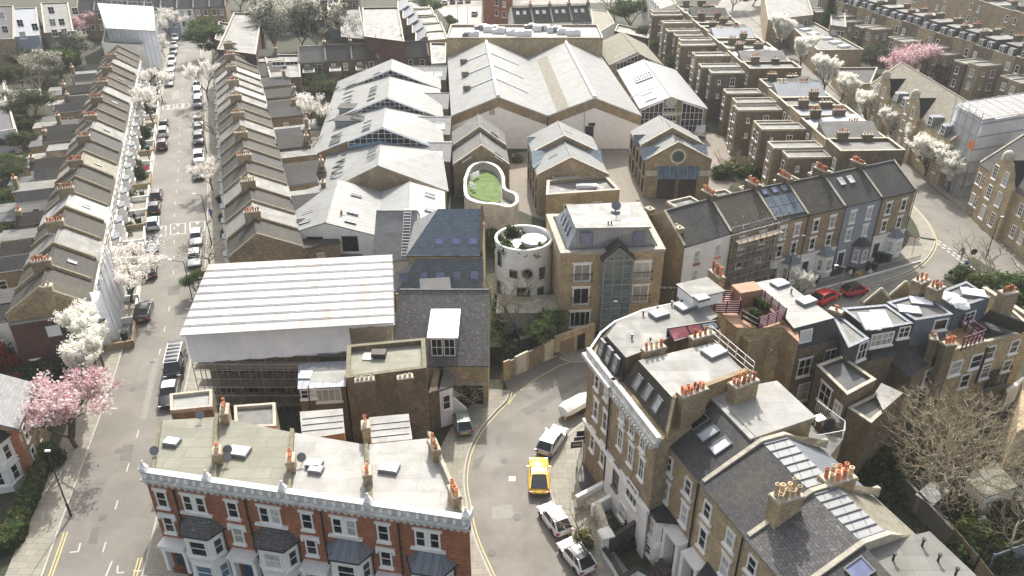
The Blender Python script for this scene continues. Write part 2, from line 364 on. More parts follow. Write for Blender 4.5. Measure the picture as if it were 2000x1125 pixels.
def chimney(t,c,along,L,Wd,z0,z1,pots,mat='stock_brick',pm='terracotta',rows=1,hh=.55,sc=1.0):
    along=Vector((along[0],along[1])).normalized(); rz=math.atan2(along.y,along.x)
    b=M(); b.box((c[0],c[1],z0),L,Wd,z1-z0-.25,rz); b.box((c[0],c[1],z1-.25),L+.14,Wd+.14,.14,rz); b.box((c[0],c[1],z1-.11),L+.04,Wd+.04,.11,rz,m=1)
    s=t.part('chimney',b,[mat,'coping'])
    nrm=Vector((-along.y,along.x)); per=pots//rows
    for r_ in range(rows):
        for i in range(per):
            p=Vector((c[0],c[1]))+along*((i+.5)/per-.5)*L*.94+nrm*((r_+.5)/rows-.5)*Wd*.9
            k=random.choice((.7,.9,1,1,1.1,1.25)); s2=sc*random.uniform(.82,1.05)
            wm=Matrix.Translation((p.x,p.y,z1-.03))@Matrix.Rotation(random.gauss(0,.04),4,'X')@Matrix.Rotation(random.gauss(0,.04),4,'Y')@Matrix.Diagonal((s2,s2,k*sc,1))
            pm_=(pm if random.random()<.8 else 'buff_pot') if isinstance(pm,str) else random.choice(pm)
            t.place('chimney_pot',potmesh(pm_,hh),wm,s)
    return s
def aerial(t,c,z,hh=1.8):
    b=M(); b.tube((c[0],c[1],z),(c[0],c[1],z+hh),.025,n=4); b.tube((c[0]-.5,c[1],z+hh),(c[0]+.5,c[1],z+hh-.1),.018,n=4)
    for i in range(5): x=c[0]-.4+.2*i; b.tube((x,c[1]-.25,z+hh-.02),(x,c[1]+.25,z+hh-.02),.012,n=3)
    t.part('aerial',b,['steel'])
def mid(*p): return sum((Vector(a[:2]) for a in p),Vector((0,0)))/len(p)
def box_on(t,name,c,sx,sy,sz,rz,mats,parent=None):
    b=M(); b.box(c,sx,sy,sz,rz); return t.part(name,b,mats,parent)
def rooflight(t,c,sx,sy,rz,z,hh=.25,pane='glass_white',fr='grey_metal'):
    b=M(); b.box((c[0],c[1],z),sx,sy,hh,rz); f=t.part('rooflight',b,[fr])
    p=M(); p.box((c[0],c[1],z+hh),sx-.12,sy-.12,.05,rz); t.part('pane',p,[pane],f)
def vent(t,c,z,hh=.45,r=.07):
    b=M(); b.tube((c[0],c[1],z),(c[0],c[1],z+hh),r,n=8); b.tube((c[0],c[1],z+hh),(c[0],c[1],z+hh+.1),r*1.8,n=8); t.part('vent_pipe',b,['black_metal'])
def pipe(t,pts,r=.06,mat='black_metal'):
    b=M()
    for a,c in zip(pts,pts[1:]): b.tube(a,c,r,n=6)
    return t.part('downpipe',b,[mat])
def slopewin(t,A,B,h,D,hr,pts,w,h_,pane='glass_sky',fr='grey_metal',nx=1,ny=1,name='skylight',lift=.16):
    """skylights on the slope from eave A-B (height h) up to ridge point D (height hr), placed at pixels"""
    a=v3(A,h); b=v3(B,h); d=v3(D,hr); u=(b-a).normalized(); n=u.cross(d-a).normalized()
    if n.z<0: n=-n
    v=n.cross(u)
    if v.z<0: u=-u
    for x,y in pts:
        p=hit(a+n*lift,n,x,y); win(t,p,u,n,w,h_,nx,ny,fr=fr,pane=pane,sill=False,ft=.09,name=name)
# ================================================================ ground, streets
m,t_,b_=nodes('earth'); b_.inputs['Roughness'].default_value=.95
c_=mixc(t_,ramp(t_,noise(t_,.12,5),.4,.6),(.045,.042,.026),(.03,.045,.016)); c_=mixc(t_,ramp(t_,noise(t_,.9,5,.7),.45,.65),c_,(.065,.06,.042)); c_=mixc(t_,ramp(t_,noise(t_,4,3,.7),.5,.7,0,.6),c_,(.025,.03,.015))
t_.links.new(c_,b_.inputs['Base Color']); bump(t_,b_,noise(t_,3,4),.8,.1); MATS['earth']=m
m,t_,b_=nodes('asphalt'); b_.inputs['Specular IOR Level'].default_value=.3
c_=mixc(t_,ramp(t_,noise(t_,.25,4,.6,dist=.5),.4,.65),(.17,.158,.135),(.22,.205,.175)); c_=mixc(t_,ramp(t_,noise(t_,1.6,5,.75),.52,.72,0,.4),c_,(.26,.245,.21)); c_=mixc(t_,ramp(t_,noise(t_,14,2),.4,.7,0,.4),c_,(.11,.103,.09))
vo=N(t_,'ShaderNodeTexVoronoi'); vo.feature='DISTANCE_TO_EDGE'; vo.inputs['Scale'].default_value=.09; g_=N(t_,'ShaderNodeNewGeometry'); t_.links.new(g_.outputs[0],vo.inputs['Vector'])
c_=mixc(t_,ramp(t_,vo.outputs['Distance'],.004,.0,0,.3),c_,(.1,.095,.085))
t_.links.new(c_,b_.inputs['Base Color']); t_.links.new(ramp(t_,noise(t_,.35,4),.3,.7,.62,.85),b_.inputs['Roughness']); bump(t_,b_,noise(t_,9,3),.25,.02); MATS['asphalt']=m
tile('paving',(.3,.28,.23),(.25,.235,.195),tw=.9,th=.62,gap=.02,moss=.35,mosscol=(.2,.19,.1),rough=.8,line=.55,lich=.1,rnd=0,spec=.3)
tile('setts',(.27,.235,.19),(.22,.19,.155),tw=.3,th=.2,gap=.02,moss=.2,rough=.8,line=.6,lich=.15,rnd=0,spec=.3)
plain('kerbstone',(.42,.4,.35),.8,.15,2,fine=5); plain('road_white',(.5,.49,.45),.7,.15,4,fine=12); plain('road_yellow',(.62,.5,.2),.7,.15,4,fine=12); plain('patch',(.12,.115,.1),.75,.1); plain('patch_light',(.2,.19,.165),.7,.1,2)
plain('lawn',(.1,.17,.03),.9,.45,1.2,fine=14); plain('gravel',(.45,.43,.38),.9,.2,5,fine=30)
g=M(); g.poly([(-700,-60,0),(700,-60,0),(700,900,0),(-700,900,0)]); struct('ground',g,['earth'])
def strip(name,L,Rr,z,mat,thick=0):
    mb=M(); L=[Vector(p[:2]) for p in L]; Rr=[Vector(p[:2]) for p in Rr]
    n=min(len(L),len(Rr))
    for i in range(n-1):
        mb.poly([v3(L[i],z),v3(Rr[i],z),v3(Rr[i+1],z),v3(L[i+1],z)])
    if thick:
        for S in (L,Rr):
            for i in range(n-1): mb.poly([v3(S[i],z-thick),v3(S[i+1],z-thick),v3(S[i+1],z),v3(S[i],z)])
        mb.poly([v3(L[0],z-thick),v3(Rr[0],z-thick),v3(Rr[0],z),v3(L[0],z)])
    for k,f in enumerate(mb.f):
        p=[mb.v[i] for i in f]; nn=(p[1]-p[0]).cross(p[2]-p[0])
        if abs(nn.z)>1e-4 and nn.z<0: mb.f[k]=list(reversed(f))
    return struct(name,mb,[mat])
def smooth(pts,k=4):
    """Catmull-Rom through pts"""
    p=[Vector(a[:2]) for a in pts]; p=[p[0]*2-p[1]]+p+[p[-1]*2-p[-2]]; out=[]
    for i in range(1,len(p)-2):
        for j in range(k):
            s=j/k; a,b,c,d=p[i-1:i+3]
            out.append(.5*((2*b)+(c-a)*s+(2*a-5*b+4*c-d)*s*s+(3*b-a-3*c+d)*s**3))
    out.append(p[-2]); return out
def offs(pts,d):
    out=[]; n=len(pts)
    for i in range(n):
        a=Vector(pts[max(0,i-1)][:2]); b=Vector(pts[min(n-1,i+1)][:2]); k=(b-a).normalized(); out.append(Vector(pts[i][:2])+Vector((-k.y,k.x))*d)
    return out
def px(*pts): return [P2(*p) for p in pts]
KL=smooth(px((55,1190),(83,1120),(121,1015),(160,910),(190,828),(218,750),(245,660),(266,582),(277,500),(284,418),(298,333),(310,227),(324,135),(337,50)))   # left kerb, long street
KR=smooth(px((262,1190),(280,1125),(299,1050),(326,930),(347,840),(365,750),(383,660),(397,582),(403,500),(406,430),(406,333),(402,227),(395,135),(388,50)))
strip('road',KL,KR,.006,'asphalt')
def pave(name,K,d,mat='paving'):
    strip(name,K,offs(K,d),.13,mat,.13); a=offs(K,-.0); strip('kerb',offs(K,-.13 if d>0 else .13),offs(K,.02 if d>0 else -.02),.135,'kerbstone',.135)
pave('pavement',KL,2.7); pave('pavement',KR,-2.6)
# cross street at the far end
strip('road',px((250,62),(700,44)),px((250,36),(700,22)),.011,'asphalt')
# crescent
CL=smooth(px((985,1180),(957,1125),(925,1050),(911,985),(905,936),(914,884),(937,839),(966,805),(988,782),(993,764)),5)
CR=smooth(px((1205,1180),(1160,1125),(1113,1047),(1085,987),(1074,950),(1073,923),(1083,893),(1110,853),(1150,820),(1240,770)),5)
m_=min(len(CL),len(CR)); strip('road',CL[:m_],CR[:m_],.0065,'asphalt')
g=M(); pol=px((993,764),(985,747),(994,735),(1028,716),(1062,698),(1150,668),(1300,640),(1500,600),(1600,545),(1700,520),(1780,500),(1800,560),(1690,620),(1560,660),(1400,712),(1240,770),(1150,822))
g.poly([v3(p,.0105) for p in pol]); 
if (g.v[1]-g.v[0]).cross(g.v[2]-g.v[0]).z<0: pass
struct('road',g,['asphalt'])
pave('pavement',CL,2.4 if False else 2.6); pave('pavement',CR,-2.6)
pave('pavement',smooth(px((1085,694),(1098,702),(1116,707),(1147,706),(1200,690))),1.8)
# junction and road to the right
FK=smooth(px((1540,590),(1595,577),(1650,567),(1695,557),(1751,541),(1788,523),(1812,501),(1824,477),(1821,459),(1809,435),(1783,405),(1740,360),(1640,265),(1560,180),(1475,95),(1380,20)),4)
EK=smooth(px((1690,620),(1740,598),(1790,574),(1833,552),(1858,536),(1875,520),(1905,500),(1930,480),(1910,440),(1897,422),(1862,396),(1828,372),(1740,285),(1640,190),(1545,100),(1450,25)),4)
strip('road',FK,EK,.015,'asphalt'); pave('pavement',FK[:30],3.2); pave('pavement',FK[30:],1.8)
strip('road',px((1905,505),(2150,640)),px((1905,425),(2150,500)),.0195,'asphalt')
strip('pavement',px((1895,421),(1828,370),(1740,283),(1640,188),(1545,98),(1450,22)),px((1935,405),(1858,362),(1765,278),(1660,180),(1562,92),(1465,18)),.13,'paving',.13)
strip('pavement',px((1897,423),(1950,452),(2150,515)),px((1935,405),(1985,425),(2150,480)),.134,'paving',.13)
# mews yard, car park, far streets
g=M(); g.poly([v3(p,.008) for p in px((1000,300),(1180,275),(1260,262),(1400,262),(1465,290),(1440,345),(1400,400),(1345,470),(1325,580),(1290,630),(1240,645),(1200,430),(1060,430),(985,400))]); struct('yard',g,['setts'])
g=M(); g.poly([v3(p,.008) for p in px((850,14),(940,8),(975,40),(1000,70),(905,72),(880,45))]); struct('car_park',g,['patch_light'])
g=M(); g.poly([v3(p,.0112) for p in px((1380,40),(1430,-30),(1520,-40),(1480,60))]); struct('road',g,['asphalt'])
strip('road',px((850,16),(1400,-2)),px((850,4),(1400,-14)),.0125,'asphalt')
# paint
for i,(x,y) in enumerate(((260,760),(232,880),(200,1010),(300,640),(345,520),(352,400),(350,300),(1010,1010),(985,900),(1060,800),(1100,760),(960,1080),(1740,580),(1850,450),(1880,470),(1750,330))):
    c=P2(x,y); mb=M(); mb.lathe((c.x,c.y,.0265),[(.36,0),(.3,.002),(.001,.002)],14); struct('manhole_cover',mb,['patch'])
def dashes(K,o,L,gap,wd,mat,z,start=0,end=None):
    mb=M(); c=offs(K,o); acc=start; 
    pos=0; seg=[]
    for a,b in zip(c,c[1:]):
        d=(b-a).length; k=(b-a).normalized(); n=Vector((-k.y,k.x))*(wd/2); s=0
        while s<d:
            ph=(pos+s)%(L+gap)
            if ph<L:
                e=min(d,s+L-ph)
                if pos+s>=start and (end is None or pos+e<end):
                    p0=a+k*s; p1=a+k*e; mb.poly([v3(p0-n,z),v3(p1-n,z),v3(p1+n,z),v3(p0+n,z)] if True else 0)
                s=e+1e-4
            else: s+=L+gap-ph
        pos+=d
    for k_,f in enumerate(mb.f):
        p=[mb.v[i] for i in f]
        if (p[1]-p[0]).cross(p[2]-p[0]).z<0: mb.f[k_]=list(reversed(f))
    return struct('road_marking',mb,[mat])
dashes(KL,-4.1,1.1,3.6,.1,'road_white',.0102)
dashes(KL,-.55,.98,.02,.1,'road_yellow',.0102,0,7.5); dashes(KL,-.8,.98,.02,.1,'road_yellow',.0102,0,7.5)
dashes(KR,.5,.98,.02,.1,'road_yellow',.0102,0,5.2); dashes(KR,.75,.98,.02,.1,'road_yellow',.0102,0,5.2)
dashes(CL,-.35,.98,.02,.09,'road_yellow',.0145); 
dashes(smooth(px((993,790),(1010,768),(1050,738),(1100,712),(1150,700),(1230,690)),4),0,.98,.02,.1,'road_yellow',.0145)
dashes(FK,-.35,.98,.02,.1,'road_yellow',.019,8,60); dashes(EK,.35,.98,.02,.09,'road_yellow',.019,0,10)
def quadpaint(pts,mat,z=.0105):
    mb=M(); p=[v3(P2(*a),z) for a in pts]
    if (p[1]-p[0]).cross(p[2]-p[0]).z<0: p=p[::-1]
    mb.poly(p); struct('road_marking' if 'road' in mat else 'road_patch',mb,[mat])
def linepaint(a,b,wd,mat='road_white',z=.0105):
    a=P2(*a); b=P2(*b); k=(b-a).normalized(); n=Vector((-k.y,k.x))*(wd/2); mb=M(); mb.poly([v3(a+n,z),v3(a-n,z),v3(b-n,z),v3(b+n,z)]); struct('road_marking',mb,[mat])
for a,b in (((136,1079),(153,1077)),((153,1077),(157,1061)),((230,1105),(229,1118)),((229,1119),(243,1118)),((260,1115),(276,1115)),((207,1125),(219,1096)),((325,448),(325,460))): linepaint(a,b,.13)
# speed-table outlines
for (x0,x1,y0,y1) in ((333,362,438,458),(305,324,443,463),(371,400,434,452),(318,340,206,215),(346,369,203,212)):
    for a,b in (((x0,y0),(x1,y0-2)),((x1,y0-2),(x1,y1-2)),((x1,y1-2),(x0,y1)),((x0,y1),(x0,y0))): linepaint(a,b,.16)
    xm=(x0+x1)/2; quadpaint([(xm-4,y1-1),(xm+4,y1-1),(xm,y1-6)],'road_white'); quadpaint([(xm-4,y0),(xm+4,y0),(xm,y0+5)],'road_white')
quadpaint([(994,930),(1007,930),(1007,940),(993,940)],'road_white',.0145)
quadpaint([(1018,800),(1145,733),(1150,742),(1030,812)],'patch',.0145); quadpaint([(1006,770),(1016,762),(1043,775),(1036,782)],'patch',.0146)
quadpaint([(966,858),(977,848),(983,860),(972,872)],'patch',.0145); quadpaint([(925,900),(948,885),(935,915),(922,918)],'patch',.0147)
quadpaint([(240,870),(262,868),(256,900),(234,900)],'patch',.0143); quadpaint([(180,1030),(196,1028),(190,1062),(172,1062)],'patch',.0144); quadpaint([(300,700),(312,700),(286,820),(274,820)],'patch_light',.0142); quadpaint([(330,560),(352,556),(350,575),(327,578)],'patch',.0141); quadpaint([(960,990),(1000,985),(1004,1010),(962,1016)],'patch_light',.0141); quadpaint([(335,180),(350,176),(351,192),(336,196)],'patch_light',.0146)
for i in range(6):
    for o in (0,1):
        x=1832+i*9.5; y=472+i*7.2+o*5-2; linepaint((x-o*2,y),(x+6-o*2,y+4.5),.28,z=.0235)
for i in range(5): linepaint((1895+i*7,520+i*5),(1899+i*7,523+i*5),.2,z=.0238)
for i in range(7): linepaint((1950+i*6,468+i*8),(1953+i*6,472+i*8),.2,z=.0238)
# ================================================================ left terrace, along the long street
def wins_wall(*a,**k): pass
def ordinal(i):
    W=['first','second','third','fourth','fifth','sixth','seventh','eighth','ninth','tenth','eleventh','twelfth','thirteenth','fourteenth','fifteenth','sixteenth','seventeenth','eighteenth','nineteenth','twentieth']
    if i<20: return W[i]
    return {20:'twenty-first',21:'twenty-second',22:'twenty-third',23:'twenty-fourth',24:'twenty-fifth',25:'twenty-sixth',26:'twenty-seventh',27:'twenty-eighth'}.get(i,'last')
fr0=P2(172,597,6); fr1=P2(273,113,6); rr0=P2(18,613,6); 
N_L=21
d_=(fr1-fr0); dep=(rr0-fr0).length; dn=d_.normalized(); side=Vector((-dn.y,dn.x))   # towards -X
LROOF=['slate_brown','slate_brown','felt_pale','slate_brown','felt_white','slate_brown','slate_brown','tile_stone','slate_brown','slate','felt_pale','slate_brown','slate_brown','slate_brown','felt_pale','slate_brown','slate_brown','slate_brown','felt_pale','slate_brown','slate_brown']
for i in range(N_L):
    a=fr0+d_*(i/N_L); b=fr0+d_*((i+1)/N_L); A,B=a,b; D=a+side*dep; C=b+side*dep
    pos=.5
    rm=LROOF[i%len(LROOF)]
    t=T('terraced_house',f"{'pale' if rm in('felt_pale','felt_white','tile_stone') else 'brown'} roofed terraced house, {ordinal(i)} from the dark clad end left of the street",'house',(*mid(A,C),0),'terraced houses left of the long street')
    gable(t,A,B,C,D,6+.02*i%.1,2.6,'stock_brick' if i else 'stock_brick',rm,pos,par=(.55,0 if i<N_L-1 else .55),parmat='moss_coping')
    # white rendered front with bay
    u,n=wallaxes(A,B,Vector((0,60)))
    nn=-side; n3=Vector((nn.x,nn.y,0)); u3=Vector((0,0,1)).cross(n3)
    W=(b-a).length
    p=M(); c=mid(a,b)+nn*.06; p.box((*c,0.1),W*.98,.1,5.6,math.atan2(dn.y,dn.x)); t.part('front_render',p,['stucco' if i%3 else 'cream_stone'])
    bc=a.lerp(b,.32); bay=M(); pts=[bc-dn*1.25+nn*.12,bc-dn*.75+nn*.95,bc+dn*.75+nn*.95,bc+dn*1.25+nn*.12]
    bay.prism(pts,0,3.4); t.part('bay',bay,['stucco']); br=M(); br.prism([bc-dn*1.35+nn*.12,bc-dn*.8+nn*1.05,bc+dn*.8+nn*1.05,bc+dn*1.35+nn*.12],3.41,3.6); t.part('bay_roof',br,['lead'])
    for s,z,w_,h_ in ((.32,4.6,1.6,1.5),(.78,4.6,.9,1.5)): win(t,v3(a.lerp(b,s)+nn*.12,z),u3,n3,w_,h_,2 if w_>1 else 1)
    win(t,v3(bc+nn*.96,2),u3,n3,1.2,1.8)
    dr=M(); dr.box((*(a.lerp(b,.8)+nn*.16),.15),.95,.12,2.2,math.atan2(dn.y,dn.x)); t.part('door',dr,[random.choice(('door_dark','door_red','door_blue'))])
    if i%2==1 or i==0:
        # stack on the party wall, just behind the ridge
        o=mid(D,C) ; k=.5
        cc=a.lerp(D,.56) if i else a.lerp(D,.4)+dn*.3
        chimney(t,cc,side,1.9 if i else .6,.75,6.5,9.6 if i else 9,6 if i else 1,'stock_brick','terracotta' if i%4 else 'buff_pot')
    if i%4==2: aerial(t,a.lerp(D,.5),8.4)
    if i%3==1:
        slopewin(t,b,a,6,mid(b,C),8.6,[],1,1); o_=v3(mid(a,b),6)*.45+v3(mid(mid(a,b),mid(C,D)),8.6)*.55; nn_=v3(-side*2.6,dep/2).normalized(); win(t,o_+nn_*.2,Vector((dn.x,dn.y,0)),nn_,.7,1.0,1,1,fr='grey_metal',pane='glass_white',sill=False,name='skylight')
    # rear outrigger, flat or lean-to roof, stepping down
    ow=W*.62; L1=3.6+((i*37)%5)*.5; a2=D.lerp(C,.02 if i%2 else .36); b2=a2+dn*ow; hz=4.6+((i*53)%4)*.35
    pts=[a2+side*.02,b2+side*.02,b2+side*L1,a2+side*L1]
    q_=M(); q_.prism(pts,0,hz); t.part('rear_wing',q_,['stock_brick' if i%3 else 'stucco'])
    q_=M(); q_.prism(inset(pts,-.12),hz+.01,hz+.14); t.part('rear_wing_roof',q_,[('felt_grey','slate','felt_pale','felt_olive')[i%4]])
    e=pts[3].lerp(pts[2],.5); win(t,v3(pts[0].lerp(pts[3],.55)-dn*.01,hz-1.5),Vector((side.x,side.y,0))*-1,Vector((-dn.x,-dn.y,0)),.9,1.2)
    if i%3==0: rooflight(t,mid(*pts),1.1,.7,math.atan2(dn.y,dn.x),hz+.14)
    if i%3!=1: gq=M(); m0=pts[0].lerp(pts[1],.5); m1=pts[3].lerp(pts[2],.5); gq.poly([v3(pts[0],hz+.16),v3(pts[3],hz+.16),v3(m1,hz+1.2),v3(m0,hz+1.2)]); gq.poly([v3(pts[2],hz+.16),v3(pts[1],hz+.16),v3(m0,hz+1.2),v3(m1,hz+1.2)]); gq.poly([v3(pts[3],hz+.16),v3(pts[2],hz+.16),v3(m1,hz+1.2)]); t.part('wing_pitched_roof',gq,[('slate','slate_brown')[i%2]])
    if i%2: chimney(t,pts[3].lerp(pts[2],.5)-side*.4,dn,.9,.6,hz-.5,hz+1.7,2,'stock_brick','terracotta')
    L2=2.8+((i*29)%4)*.7; pts2=[pts[3]+side*.02,pts[2].lerp(pts[3],.05)+side*.02,pts[2].lerp(pts[3],.05)+side*L2,pts[3]+side*L2]
    q_=M(); q_.prism(pts2,0,2.9); t.part('kitchen_extension',q_,['stucco' if i%2 else 'stock_brick']); q_=M(); q_.prism(inset(pts2,-.1),2.91,3.05); t.part('kitchen_roof',q_,[('felt_dark','felt_grey','felt_pale')[i%3]])
    if i==0:
        g_=M(); e0=A-dn*.14; e1=D-dn*.14; g_.prism([e0,e1,e1+dn*.1,e0+dn*.1],0,5.3); t.part('dark_cladding',g_,['purple_brick'])
        g_=M(); g_.prism([e0-dn*.25,e1-dn*.25,e1,e0],5.3,5.5); t.part('cladding_capping',g_,['zinc'])
        wins_px(t,e0,e1,[q(4,315,812)],1.5,1.5,nx=1,ny=1,pane='glass_white',fr='grey_metal',sill=False)
# ================================================================ middle-left terrace
ml0=P2(448,508,6); ml1=P2(418,108,6); rr_=P2(560,492,6)
d_=(ml1-ml0); dn=d_.normalized(); side=Vector((dn.y,-dn.x)); dep=8.5; N_M=20
MROOF=['slate_brown','felt_pale','slate_brown','felt_pale','slate_brown','slate','slate_brown','slate_brown','felt_pale','slate_brown','slate_brown','felt_pale','felt_white','felt_pale','felt_grey','felt_white','slate_brown','slate_brown','slate_brown','slate_brown']
for i in range(N_M):
    a=ml0+d_*(i/N_M); b=ml0+d_*((i+1)/N_M); A,B=b,a; D=b+side*dep; C=a+side*dep; W=(b-a).length
    rm=MROOF[i]
    t=T('terraced_house',f"{'pale' if rm!='slate_brown' else 'brown'} roofed house, {ordinal(i)} from the scaffold tent in the row right of the street",'house',(*mid(A,C),0),'terraced houses right of the long street')
    gable(t,A,B,C,D,6,2.5,'stock_brick',rm,.42,par=(0 if i<N_M-1 else .5,.5),parmat='moss_coping')
    n3=Vector((-side.x,-side.y,0)); u3=Vector((0,0,1)).cross(n3); 
    bc=b.lerp(a,.6)-side*.02; bay=M(); pts=[bc-dn*1.2,bc-dn*.7-side*.85,bc+dn*.7-side*.85,bc+dn*1.2]; bay.prism(pts,0,3.3); t.part('bay',bay,['stucco']); br=M(); br.prism(inset(pts,-.1),3.31,3.5); t.part('bay_roof',br,['lead'])
    for s in (.3,.75): win(t,v3(a.lerp(b,s)-side*.02,4.5),u3,n3,1,1.5)
    if i%4==1: aerial(t,a.lerp(C,.45),8.4)
    if i%2==1:
        chimney(t,a.lerp(C,.40),side,1.9,.7,6.6,9.6,6,'stock_brick',('terracotta','buff_pot')[i//2%2],sc=.9)
    ow=W*.55; L1=4.6+((i*31)%4)*.5; a2=(C.lerp(D,.03) if i%2 else C.lerp(D,.42)); b2=a2+dn*ow; hz=5+((i*53)%4)*.3
    pts=[a2+side*.02,b2+side*.02,b2+side*L1,a2+side*L1]
    q_=M(); q_.prism(pts,0,hz); t.part('rear_wing',q_,['stock_brick'])
    q_=M(); q_.prism(inset(pts,-.1),hz+.01,[hz+.12]*4); t.part('rear_wing_roof',q_,[('slate_brown','felt_grey','pantile','felt_pale','felt_olive')[i%5]])
    win(t,v3(pts[0].lerp(pts[3],.45)-dn*.01,hz-1.5),Vector((side.x,side.y,0)),Vector((-dn.x,-dn.y,0)),.9,1.3)
    win(t,v3(pts[2].lerp(pts[3],.5)+side*.01,hz-1.5),Vector((dn.x,dn.y,0)),Vector((side.x,side.y,0)),.9,1.3)
    if i%2: chimney(t,pts[3].lerp(pts[2],.5)-side*.4,dn,.9,.6,hz-.5,hz+1.6,2,'stock_brick','terracotta')
    if i%3: gq=M(); gq.prism([p-(p-mid(*pts))*.02 for p in pts],hz+.13,[hz+.2,hz+1.1,hz+1.1,hz+.2]); t.part('wing_pitched_roof',gq,[('slate','slate_brown')[i%2]])
    L2=2.5+((i*23)%3)*.8; pts2=[pts[3]+side*.02,pts[2]+side*.02,pts[2]+side*L2,pts[3]+side*L2]
    q_=M(); q_.prism(pts2,0,2.8); t.part('kitchen_extension',q_,['stock_brick' if i%2 else 'stucco']); q_=M(); q_.prism(inset(pts2,-.1),2.81,2.95); t.part('kitchen_roof',q_,[('felt_grey','slate','felt_pale')[i%3]])
# ================================================================ red brick terrace in the foreground
A=P2(283,933,10); B=P2(917,1027,10)
u,n=wallaxes(A,B); L=(B-A).length; back=-Vector((n.x,n.y)); d2=Vector((u.x,u.y))
if (B-A).dot(d2)<0: u=-u; d2=-d2
# party lines measured on the parapet (fractions of the front)
fr=[0,.262,.5,.742,1.0]
def fx(x,y,z=10.2): p=hit(v3(A,0),n,x,y); return ((Vector((p.x,p.y))-A).dot((B-A)/L))/L,p.z
fr=[0,fx(410,952)[0],fx(557,975)[0],fx(722,1000)[0],1.0]
rz=math.atan2(d2.y,d2.x)
